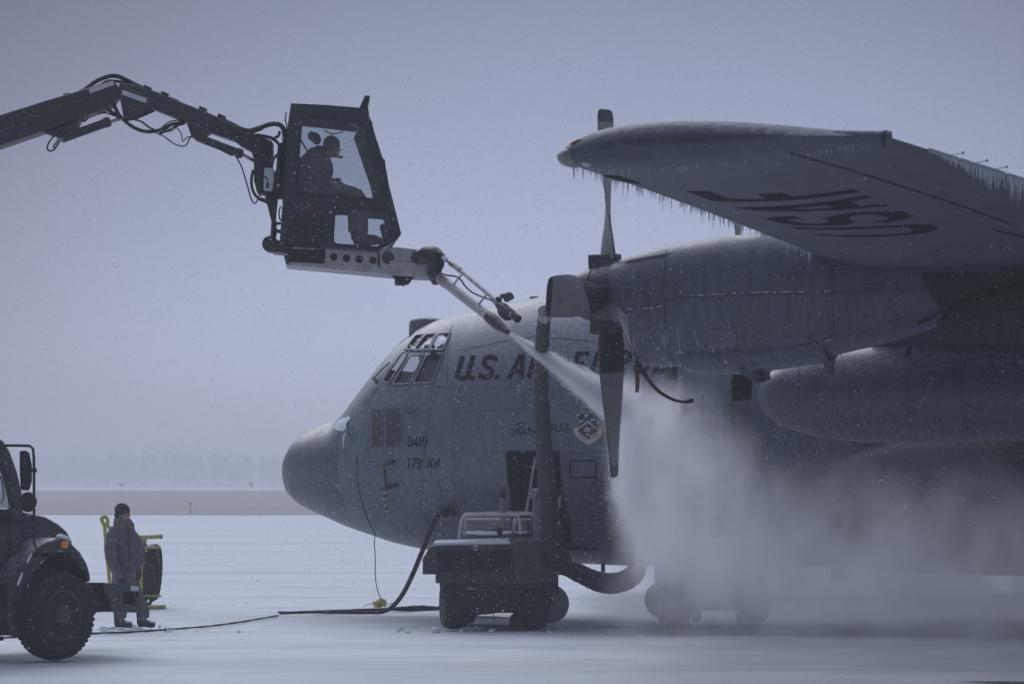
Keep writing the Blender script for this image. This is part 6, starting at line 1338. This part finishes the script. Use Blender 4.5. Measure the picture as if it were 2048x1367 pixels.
m = MB(); c_ = KP(680, 1172, .2); c_.z = .11; m.lathe([(-.035, .05), (-.035, .1), (.035, .1), (.035, .05)], c_, (1, .4, 0), 20); cs_ = m.build('caster_wheel', 'rubber', cart); m = MB(); m.tube([c_ + Vector((0, 0, .0)), c_ + Vector((.02, 0, .14)), c_ + Vector((.02, 0, .26))], [.03, .04, .025], 10); m.build('fork', 'chassis', cs_)
m = MB(); m.tube([KP(690, 1120, .2), KP(700, 1150, .2)], .03, 8); m.build('jack_post', 'chassis', cart)
m = MB(); c_ = KP(925, 1075, .6); m.lathe([(-.05, .1), (-.06, .22), (0, .27), (.06, .25), (.08, .1)], c_, (.55, -1, .0), 28); m.build('hose_flange', 'tank', cart)
m = MB(); m.tube(spline([KP(208 + 13 * math.cos(t_), 998 + 24 * math.sin(t_), .1) for t_ in [6.2832 * j / 12 for j in range(13)]], 3), .011, 6); m.build('tie_ring', 'chassis', cart); m = MB(); m.tube([KP(958, 872, .1), KP(958, 1015, .1)], .018, 8); m.build('corner_post', 'chassis', cart); m = MB(); m.tube([KP(545, 1124, .1), KP(547, 1190, .1)], .005, 6); m.build('ground_chain', 'chassis', cart)
cart2 = copy_tree(cart)
cart2['label'] = 'snow-topped ground heater cart half hidden in the spray mist below the engines'
cart2.location = ((1452 - CXP) / FPX * 39.0, 38.5 + 2.1, 0); cart2.rotation_euler = (0, 0, math.pi - .06)
INV[cart2.name] = Matrix.Translation(-Vector(cart2.location))
# snow lying on the second cart
cm6 = crop(1280, 920, 3.598)
def K2(x, y, D=39.2): p = cm6(x, y); return W(p[0], p[1], D)
for nm, pts, rr in (('snow_mound', [(410, 510), (450, 480), (520, 468), (600, 466), (690, 470), (735, 500)], [.01, .07, .09, .10, .09, .02]), ('snow_mound', [(560, 225), (610, 240), (680, 265), (760, 290), (850, 298), (915, 302)], [.02, .05, .06, .045, .03, .01]), ('snow_mound', [(640, 355), (680, 380), (725, 405)], [.01, .04, .02])):
    m = MB(); m.tube(spline([K2(*p) for p in pts], 5), list(np.interp(np.linspace(0, 1, (len(pts) - 1) * 5 + 1), np.linspace(0, 1, len(pts)), rr)), 10, flat=2.2, up=(0, 0, 1)); m.build(nm, 'snow', cart2)
m = MB(); m.plate([[cm6(*p) for p in l] for l in [[(440, 300), (560, 235), (680, 275), (900, 305), (905, 420), (720, 420), (700, 520), (460, 520)]]], lambda x, y: W(x, y, 39.5), (0, .8, 0)); m.build('engine_cover', 'cart', cart2, bevel=.05)

# ================================================================== HOSES, CABLES, STREAMERS
def hose_obj(name, pts, rr, mat, label, cat, n=16, k=10, wrinkle=.06, sub=8, group=None):
    P = spline(pts, sub); R_ = list(np.interp(np.linspace(0, 1, len(P)), np.linspace(0, 1, len(rr)), rr)); 
    R_ = [r_ * (1 + wrinkle * (math.sin(i * 1.9) * .6 + mnoise.noise((i * .37, r_ * 50, 2)))) for i, r_ in enumerate(R_)]
    m = MB(); m.tube(P, R_, n); o = m.build(name, mat, None, base=P[-1]); return tag(o, label, cat, group)
hA = [(1089, 632, 30.6), (1084, 690, 31.8), (1082, 760, 33.0), (1085, 850, 34.5), (1092, 940, 36.0), (1099, 1030, 37.2), (1109, 1095, 37.8), (1126, 1132, 38.1)]
h1 = hose_obj('heater_hose', [W(*p) for p in hA], [.074, .082, .090, .102, .116, .135, .155, .15], 'duct', 'dark heater hose hanging from the near propeller blade down to the cart', 'hose', 20)
m = MB(); a_, b_ = W(1089, 634, 30.6), W(1090, 622, 30.5); m.tube([a_, b_], .080, 20); m.build('end_clamp', 'bare', h1); m = MB(); m.tube(spline([b_, W(1106, 618, 29.9), W(1125, 600, 29.3)], 5), .012, 6); m.build('tie_rope', 'red', h1)
m = MB(); m.tube([W(1124, 1128, 38.1), W(1130, 1136, 38.1)], .165, 20); m.build('clamp', 'tank', h1)
hose_obj('duct_hose', [W(*p) for p in ((1130, 1132, 38.15), (1160, 1146, 38.4), (1190, 1160, 38.7), (1220, 1166, 39.0), (1250, 1160, 39.3), (1270, 1145, 39.6), (1278, 1120, 39.8), (1276, 1090, 40.0), (1270, 1060, 40.3))], [.12, .13, .14, .15, .15, .14, .13, .12, .12], 'duct', 'thick wrinkled duct hose sagging from the cart and rising into the mist', 'hose', 20, wrinkle=.05)
hose_obj('heater_hose', [W(*p) for p in ((1345, 700, 34.2), (1341, 760, 34.6), (1340, 850, 35.6), (1345, 950, 37.0), (1358, 1040, 38.3), (1372, 1080, 39.2))], [.075, .078, .085, .095, .11, .12], 'duct', 'dark heater hose fading into the mist under the near engine', 'hose', 18)
# ground power cable plugged into the nose
pl = PW(F(905, 1022, 0.0))
gp = [pl, W(884, 1022, 40.4), W(873, 1034, 40.35), W(860, 1062, 40.4), W(845, 1100, 40.6), W(826, 1146, 41.0), W(806, 1186, 41.9), W(786, 1211, 42.6), W(765, 1222.5, 42.9), W(735, 1225.5, 42.6), W(690, 1226.5, 42.6), W(620, 1227, 42.7), W(556, 1227.5, 42.8)]
for p in gp[8:]: p.z = .03
g1 = hose_obj('power_cable', gp, [.036, .036, .036, .036, .036, .036, .036, .035, .030, .024, .021, .018, .014], 'duct', 'thick ground power cable rising from the snow to the socket under the nose', 'cable', 14, wrinkle=.02)
m = MB(); m.tube([F(907, 1022, -.02), F(886, 1021, .06)], [.09, .07], 12); 
o = m.build('socket_cover', 'line', plane, world=False); m = MB(); m.plate([[c6(165, 462), c6(225, 448), (890, 1020), (885, 1026), c6(172, 490)]], lambda x, y: F(x, y, .02), (-.01, -.04, 0)); m.build('socket_door', 'bare', plane, world=False)
def on_ground(px, py): D = FPX * CAMH / (py - HYP); q = W(px, py, D); return q
gl = lambda pts, z: [(lambda q: Vector((q.x, q.y, z)))(on_ground(*p)) for p in pts]
hose_obj('ground_cable', gl([(560, 1229), (640, 1226), (700, 1224), (780, 1221), (835, 1219.6), (880, 1219), (960, 1217)], .03), [.022, .024, .024, .026, .055, .03, .028], 'duct', 'dark cable lying on the snow and running under the heater cart', 'cable', 8, wrinkle=.1)
hose_obj('ground_line', gl([(0, 1276), (60, 1272), (170, 1267.5), (260, 1264), (350, 1258), (430, 1251), (500, 1241), (556, 1231)], .008), [.014] * 8, 'duct', 'thin dark line half buried in snow from the truck wheel to the power cable', 'cable', 8, wrinkle=.3)
c8 = crop(540, 980, 4.8833)
wire = [PW(F(*c8(1026, 438), .0))] + [W(*c8(x, y), 42.9) for x, y in ((1020, 520), (1028, 650), (1030, 850), (1050, 970), (1075, 1040), (1095, 1080))]
hose_obj('ground_wire', wire, [.008] * 7, 'hose', 'thin wire hanging from under the radome to the yellow bundle on the snow', 'wire', 6, wrinkle=0)
YB = W(762, 1206, 45.5); ybz = 0.0
YBp = lambda x, y, d=0: (lambda p: W(p[0], p[1], 45.6) + Vector((0, d, 0)))(c8(x, y))
m = MB(); m.tube(spline([YBp(*p) for p in ((1020, 1128), (1060, 1105), (1100, 1095), (1135, 1112))], 5), [.03, .05, .05, .055, .06, .07, .07, .07, .075, .075, .07, .06, .06, .05, .045, .03][:16], 10, flat=.6)
yb = m.build('strap_bundle', 'yellow', None, base=YBp(1080, 1138)); tag(yb, 'small yellow tied bundle with loose straps lying on the snow below the nose', 'strap bundle')
for pts, r_ in (([(1005, 1085), (1040, 1098), (1090, 1080), (1110, 1085)], .016), ([(1035, 1110), (985, 1108), (930, 1122), (885, 1155)], .007), ([(1080, 1090), (1120, 1080), (1140, 1095)], .008), ([(1120, 1135), (1160, 1110), (1200, 1100), (1225, 1125)], .008), ([(1010, 1140), (1030, 1120)], .01)):
    m = MB(); m.tube(spline([YBp(*p, -.05) for p in pts], 5), r_, 6); m.build('strap', 'yellow', yb)
m = MB(); m.ell(YBp(1040, 1120, -.06), (.025, .03, .04)); m.build('buckle', 'orange', yb)
# pitot covers and streamer on the nose, streamer and strap under the near engine
cN = c5b
def FN(x, y, o): return PW(F(*cN(x, y), o))
for i_, ((x0, y0), (x1, y1), (x2, y2), what) in enumerate((((225, 943), (290, 932), (330, 918), 'upper of the two red pitot covers on the nose'), ((238, 1088), (300, 1078), (345, 1068), 'lower of the two red pitot covers on the nose, above the streamer'))):
    m = MB(); m.tube([FN(x0, y0, .10), FN((x0 + x1) / 2, (y0 + y1) / 2, .10), FN(x1, y1, .09)], [.014, .022, .024], 10); o = m.build('pitot_cover', 'red', None, base=FN(x1, y1, .09)); tag(o, what, 'probe cover')
    m = MB(); m.tube([FN(x1, y1, .09), FN(x2, y2, .0)], [.022, .03], 8); m.build('pitot_probe', 'line', o)
def strip_obj(name, pts, w_, mat, label, cat, mp, bands=None):
    P = spline(pts, 6); m = MB(); n = len(P); ws = list(np.interp(np.linspace(0, 1, n), np.linspace(0, 1, len(w_)), w_)); vs = []
    for i, p in enumerate(P):
        t_ = (P[min(i + 1, n - 1)] - P[max(i - 1, 0)]).normalized(); s_ = t_.cross(Vector((0, 1, 0))); s_ = s_.normalized() if s_.length > 1e-4 else Vector((1, 0, 0)); s_ = (s_ + Vector((0, .3 * math.sin(i * .5), 0))).normalized(); vs += [p - s_ * ws[i] / 2, p + s_ * ws[i] / 2]
    for i in range(n - 1):
        m.k = (1 if bands and (i // 2) % 3 == 1 else 0); m.add([vs[2 * i], vs[2 * i + 1], vs[2 * i + 3], vs[2 * i + 2]], [(0, 1, 2, 3)])
    o = m.build(name, mat, None, base=P[0], angle=0); so = o.modifiers.new('thick', 'SOLIDIFY'); so.thickness = .004; return tag(o, label, cat)
strip_obj('streamer', [FN(x, y, o) for x, y, o in ((292, 1082, .12), (286, 1120, .12), (288, 1160, .11), (294, 1200, .10), (302, 1240, .08))], [.035, .05, .055, .05, .03], ['red', 'white'], 'red and white warning streamer hanging from the lower probe on the nose', 'streamer', None, True)
strip_obj('strap', [FN(x, y, o) for x, y, o in ((283, 935, .11), (286, 985, .10), (292, 1030, .10), (298, 1078, .10))], [.025, .03, .03, .03], ['chassis'], 'short black strap linking the two red pitot covers', 'strap', None)
strip_obj('streamer', [W(*p) for p in ((1272, 712, 30.9), (1273, 735, 30.9), (1275, 760, 30.9), (1274, 784, 30.9))], [.035, .04, .05, .04], ['red', 'white'], 'faded red streamer hanging under the near engine intake', 'streamer', None, False)
strip_obj('strap', [W(*p) for p in ((1274, 718, 30.8), (1288, 745, 30.8), (1310, 775, 30.8), (1338, 795, 30.8), (1365, 803, 30.8), (1387, 800, 30.8))], [.045, .045, .04, .035, .03, .05], ['chassis'], 'long black strap blown back from under the near engine intake', 'strap', None)

# ================================================================== SPRAY, MIST, FALLING SNOW
def vol_mat(name, color=(0.96, 0.965, 0.985), aniso=0.45):
    m_ = bpy.data.materials.new(name); m_.use_nodes = True; t_ = m_.node_tree; t_.nodes.clear()
    o_ = t_.nodes.new('ShaderNodeOutputMaterial'); p_ = t_.nodes.new('ShaderNodeVolumePrincipled'); p_.inputs['Color'].default_value = (*color, 1); p_.inputs['Anisotropy'].default_value = aniso
    t_.links.new(p_.outputs[0], o_.inputs['Volume']); return m_, t_, p_
class NG:
    def __init__(s, t_): s.t = t_
    def m(s, op, a, b_=None, c_=None, clamp=False):
        n_ = s.t.nodes.new('ShaderNodeMath'); n_.operation = op; n_.use_clamp = clamp
        for i, q in enumerate((a, b_, c_)):
            if q is None: continue
            if isinstance(q, (int, float)): n_.inputs[i].default_value = q
            else: s.t.links.new(q, n_.inputs[i])
        return n_.outputs[0]
    def noise(s, vec, scale, det, rough=.6):
        n_ = s.t.nodes.new('ShaderNodeTexNoise'); n_.inputs['Scale'].default_value = scale; n_.inputs['Detail'].default_value = det; n_.inputs['Roughness'].default_value = rough; s.t.links.new(vec, n_.inputs['Vector']); return n_.outputs['Fac']
    def mapping(s, vec, sc, loc=(0, 0, 0)):
        n_ = s.t.nodes.new('ShaderNodeMapping'); n_.inputs['Scale'].default_value = sc; n_.inputs['Location'].default_value = loc; s.t.links.new(vec, n_.inputs[0]); return n_.outputs[0]
    def ss(s, x, lo, hi, a=0.0, b_=1.0):
        n_ = s.t.nodes.new('ShaderNodeMapRange'); n_.interpolation_type = 'SMOOTHSTEP'
        for k, q in (('From Min', lo), ('From Max', hi), ('To Min', a), ('To Max', b_)): n_.inputs[k].default_value = q
        s.t.links.new(x, n_.inputs[0]); return n_.outputs[0]
# jet: a widening cone from the nozzle towards the lower propeller blade; its own x axis runs along the jet
J0 = NP(1340, 1160); J1 = W(1256, 824, 31.75); jl = (J1 - J0).length
jm, jt, jp = vol_mat('spray_jet_fluid'); jm.cycles.volume_step_rate = .5; ng = NG(jt); tcj = jt.nodes.new('ShaderNodeTexCoord').outputs['Object']; sj = jt.nodes.new('ShaderNodeSeparateXYZ'); jt.links.new(tcj, sj.inputs[0])
x_ = sj.outputs[0]; rj = ng.m('SQRT', ng.m('ADD', ng.m('MULTIPLY', sj.outputs[1], sj.outputs[1]), ng.m('MULTIPLY', sj.outputs[2], sj.outputs[2])))
Rx = ng.m('MULTIPLY_ADD', ng.m('POWER', ng.m('MAXIMUM', x_, 0.0), 1.15), .148, .028)
nz = ng.noise(ng.mapping(tcj, (2.2, 9, 9)), 2.0, 6, .68); rel = ng.m('DIVIDE', rj, Rx)
edge = ng.m('ADD', rel, ng.m('MULTIPLY', ng.m('SUBTRACT', nz, .5), 2.1))
prof_ = ng.ss(edge, .15, 1.0, 1.0, 0.0)
dens = ng.m('MULTIPLY', prof_, ng.m('DIVIDE', 5.6, ng.m('ADD', Rx, .012)))
dens = ng.m('MULTIPLY', dens, ng.ss(x_, jl * .80, jl * 1.03, 1.0, .25)); jt.links.new(dens, jp.inputs['Density'])
m = MB(); m.lathe([(0, .04)] + [(jl * k / 12, .05 + .22 * (jl * k / 12) ** 1.1) for k in range(1, 13)], (0, 0, 0), (1, 0, 0), 20)
me = m.mesh('spray_jet', [jm]); jet = bpy.data.objects.new('spray_jet', me); COL.objects.link(jet); jet.location = J0; jet.rotation_euler = (J1 - J0).to_track_quat('X', 'Z').to_euler(); kind(jet, 'stuff')
# mist: ragged billows where the jet breaks on the blade, then a low bank drifting to the right
MO = Vector((3.0, 34.5, 0))
def mist(name, label_mat, blobs, lo, hi, wob, nscale, stretch, n_lo, n_hi, n_max, rate, det=5):
    vm, mt, mp_ = vol_mat(label_mat, aniso=0.4); ng = NG(mt); tcm = mt.nodes.new('ShaderNodeTexCoord').outputs['Object']
    try: vm.cycles.volume_step_rate = rate
    except Exception: pass
    def vmath(op, a, b_=None, sc_=None):
        n_ = mt.nodes.new('ShaderNodeVectorMath'); n_.operation = op
        for i_, q in enumerate((a, b_)):
            if q is None: continue
            if hasattr(q, 'is_linked'): mt.links.new(q, n_.inputs[i_])
            else: n_.inputs[i_].default_value = q
        if sc_ is not None: n_.inputs['Scale'].default_value = sc_
        return n_
    nb = mt.nodes.new('ShaderNodeTexNoise'); nb.inputs['Scale'].default_value = 1.5; nb.inputs['Detail'].default_value = 3; mt.links.new(tcm, nb.inputs['Vector'])
    wv = vmath('ADD', tcm, vmath('SCALE', vmath('SUBTRACT', nb.outputs['Color'], (.5, .5, .5)).outputs[0], None, wob).outputs[0]).outputs[0]
    tot = None
    for px, py, D, r_, amp in blobs:
        c_ = W(px, py, D) - MO; d_ = vmath('DIVIDE', vmath('SUBTRACT', wv, c_).outputs[0], r_).outputs[0]
        b_ = ng.m('MULTIPLY', ng.m('EXPONENT', ng.m('MULTIPLY', vmath('DOT_PRODUCT', d_, d_).outputs['Value'], -1.0)), amp); tot = b_ if tot is None else ng.m('ADD', tot, b_)
    rt = mt.nodes.new('ShaderNodeMapping'); rt.vector_type = 'POINT'; rt.inputs['Rotation'].default_value = (0, R(-48), 0); rt.inputs['Scale'].default_value = stretch; mt.links.new(wv, rt.inputs[0])
    nn = ng.noise(rt.outputs[0], nscale, det, .66)
    tot = ng.m('MULTIPLY', tot, ng.ss(nn, n_lo, n_hi, .04, n_max)); tot = ng.m('MULTIPLY', tot, ng.ss(tot, .01, .10)); mt.links.new(tot, mp_.inputs['Density'])
    m = MB(); c_ = (Vector(lo) + Vector(hi)) / 2; m.box(c_, Vector(hi) - Vector(lo)); o = m.build(name, [vm], None, smooth=False, base=MO); return kind(o, 'stuff')
PL = [(1258, 812, 31.9, (.15, .4, .20), 3.6), (1266, 810, 32.2, (.22, .5, .22), 1.1), (1264, 880, 32.0, (.10, .5, .34), 3.2), (1268, 990, 32.4, (.15, .6, .36), 2.4), (1320, 890, 32.6, (.32, .7, .40), 1.35), (1306, 1030, 33.4, (.32, .8, .46), 1.25), (1340, 820, 33.0, (.34, .7, .26), .65), (1385, 930, 33.6, (.46, .9, .50), .80), (1390, 1100, 34.4, (.55, 1.1, .40), .55), (1480, 1010, 34.6, (.58, 1.0, .55), .32)]
mist('spray_mist', 'spray_mist_fluid', PL, (1.02, 30.9, .35), (3.75, 36.6, 4.15), .55, 2.2, (1.0, .8, .42), .41, .60, 3.0, .4, 6)
FG = [(1420, 1130, 35.0, (.8, 1.6, .45), .40), (1500, 1130, 36.0, (.9, 1.9, .5), .32), (1650, 1185, 36.0, (1.6, 2.2, .48), .42), (1900, 1130, 34.5, (2.0, 2.4, .95), .34), (1620, 1030, 36.5, (1.2, 1.5, .6), .16), (1720, 1120, 36.0, (1.8, 1.8, .55), .30), (1330, 1225, 36.5, (.9, 1.6, .25), .22), (1960, 1165, 36.0, (1.5, 2.0, .50), .42)]
mist('low_mist', 'low_mist_fluid', FG, (.6, 30.2, .02), (7.4, 39.4, 3.0), .9, 1.6, (1.0, .8, .7), .34, .66, 1.9, .8)
# falling snow: small flakes through the whole air in front of and around the aircraft
rngf = np.random.default_rng(12); NFL = 210000
ctr = np.stack([rngf.uniform(-13, 14, NFL), 3.2 + (48 - 3.2) * rngf.uniform(0, 1, NFL) ** .75, rngf.uniform(.05, 12, NFL)], 1)
rad_ = np.clip(rngf.lognormal(-6.15, .36, NFL), .0011, .0065); rad_ *= np.clip(ctr[:, 1] / 22, .42, 1.15)
offs = np.array([(1, 0, 0), (-1, 0, 0), (0, 1, 0), (0, -1, 0), (0, 0, 1), (0, 0, -1)], float)
tilt_ = rngf.normal(0, .25, (NFL, 3)); V_ = ctr[:, None, :] + offs[None] * rad_[:, None, None] * (1 + .3 * rngf.normal(size=(NFL, 6, 1))) * np.array([1, 1, 1.5]) ; V_[:, 4, 0] += tilt_[:, 0] * rad_; V_[:, 5, 0] -= tilt_[:, 0] * rad_
tri = np.array([(0, 2, 4), (2, 1, 4), (1, 3, 4), (3, 0, 4), (2, 0, 5), (1, 2, 5), (3, 1, 5), (0, 3, 5)]); T_ = (tri[None] + 6 * np.arange(NFL)[:, None, None]).reshape(-1)
me = bpy.data.meshes.new('falling_snow'); me.vertices.add(NFL * 6); me.vertices.foreach_set('co', V_.reshape(-1)); me.loops.add(len(T_)); me.loops.foreach_set('vertex_index', T_.astype(np.int32)); npoly = len(T_) // 3
me.polygons.add(npoly); me.polygons.foreach_set('loop_start', np.arange(0, npoly * 3, 3, dtype=np.int32)); me.polygons.foreach_set('use_smooth', np.ones(npoly, dtype=bool)); me.update(calc_edges=True); me.validate(); me.materials.append(M['flake'])
o = bpy.data.objects.new('falling_snow', me); COL.objects.link(o); kind(o, 'stuff')

# lumps of snow kicked up and broken crust on the apron
rg = random.Random(31); m = MB()
for k in range(80):
    if k < 60: x, y = rg.gauss(-5.4, .5), rg.gauss(38.3, .35)
    elif k < 100: x, y = rg.gauss(-.9, 1.1), rg.gauss(37.9, .3)
    else: x, y = rg.uniform(-6, 6), rg.uniform(29, 45)
    r_ = abs(rg.gauss(.0, .014)) + .006; m.ell((x, y, .002), (r_ * rg.uniform(1, 2.0), r_ * rg.uniform(.8, 1.5), r_ * rg.uniform(.6, 1.1)), 7, 5)
m.ell(on_ground(872, 1262) + Vector((0, 0, .02)), (.07, .07, .05), 10, 8)
kind(m.build('snow_clumps', 'snow'), 'stuff')

# torn streaks and droplets flying with the jet, bouncing off the blade and falling through the mist
rg = np.random.default_rng(5); ND = 5200; ax = (J1 - J0).normalized(); e1 = ax.cross(Vector((0, 1, 0))).normalized(); e2 = ax.cross(e1); dv, df = [], []
def streak(c, d, ln, r_):
    d = Vector(d).normalized(); a_ = d.cross(Vector((.3, .9, .2))).normalized(); b_ = d.cross(a_); o = len(dv)
    dv.extend([tuple(c - d * ln * .5), tuple(c + a_ * r_), tuple(c - a_ * r_ * .5 + b_ * r_ * .87), tuple(c - a_ * r_ * .5 - b_ * r_ * .87), tuple(c + d * ln * .5)])
    df.extend([(o, o + 1, o + 2), (o, o + 2, o + 3), (o, o + 3, o + 1), (o + 4, o + 2, o + 1), (o + 4, o + 3, o + 2), (o + 4, o + 1, o + 3)])
for k in range(ND):
    if k < 2600:
        t_ = rg.uniform(.02, 1.05) ** .8; R_ = .03 + .148 * (jl * t_) ** 1.15; q_ = abs(rg.normal(0, .62)) * R_; f_ = rg.uniform(0, 6.283)
        c = J0 + ax * (jl * t_) + e1 * (q_ * math.cos(f_)) + e2 * (q_ * math.sin(f_)); streak(c, ax + e1 * rg.normal(0, .10) + e2 * rg.normal(0, .1), rg.uniform(.012, .06), rg.uniform(.0012, .0032))
    elif k < 4000:
        c = W(rg.normal(1248, 16), rg.uniform(770, 1040), 31.8 + rg.normal(0, .25)); streak(c, (rg.normal(.1, .3), 0, -1), rg.uniform(.01, .05), rg.uniform(.0012, .003))
    else:
        c = W(rg.normal(1310, 55), rg.normal(930, 90), 32.4 + rg.normal(0, .5)); streak(c, (rg.normal(.5, .5), rg.normal(0, .4), rg.normal(-.5, .6)), rg.uniform(.008, .03), rg.uniform(.0014, .0034))
m = MB(); m.add(dv, df); kind(m.build('spray_droplets', 'flake', smooth=False), 'stuff')
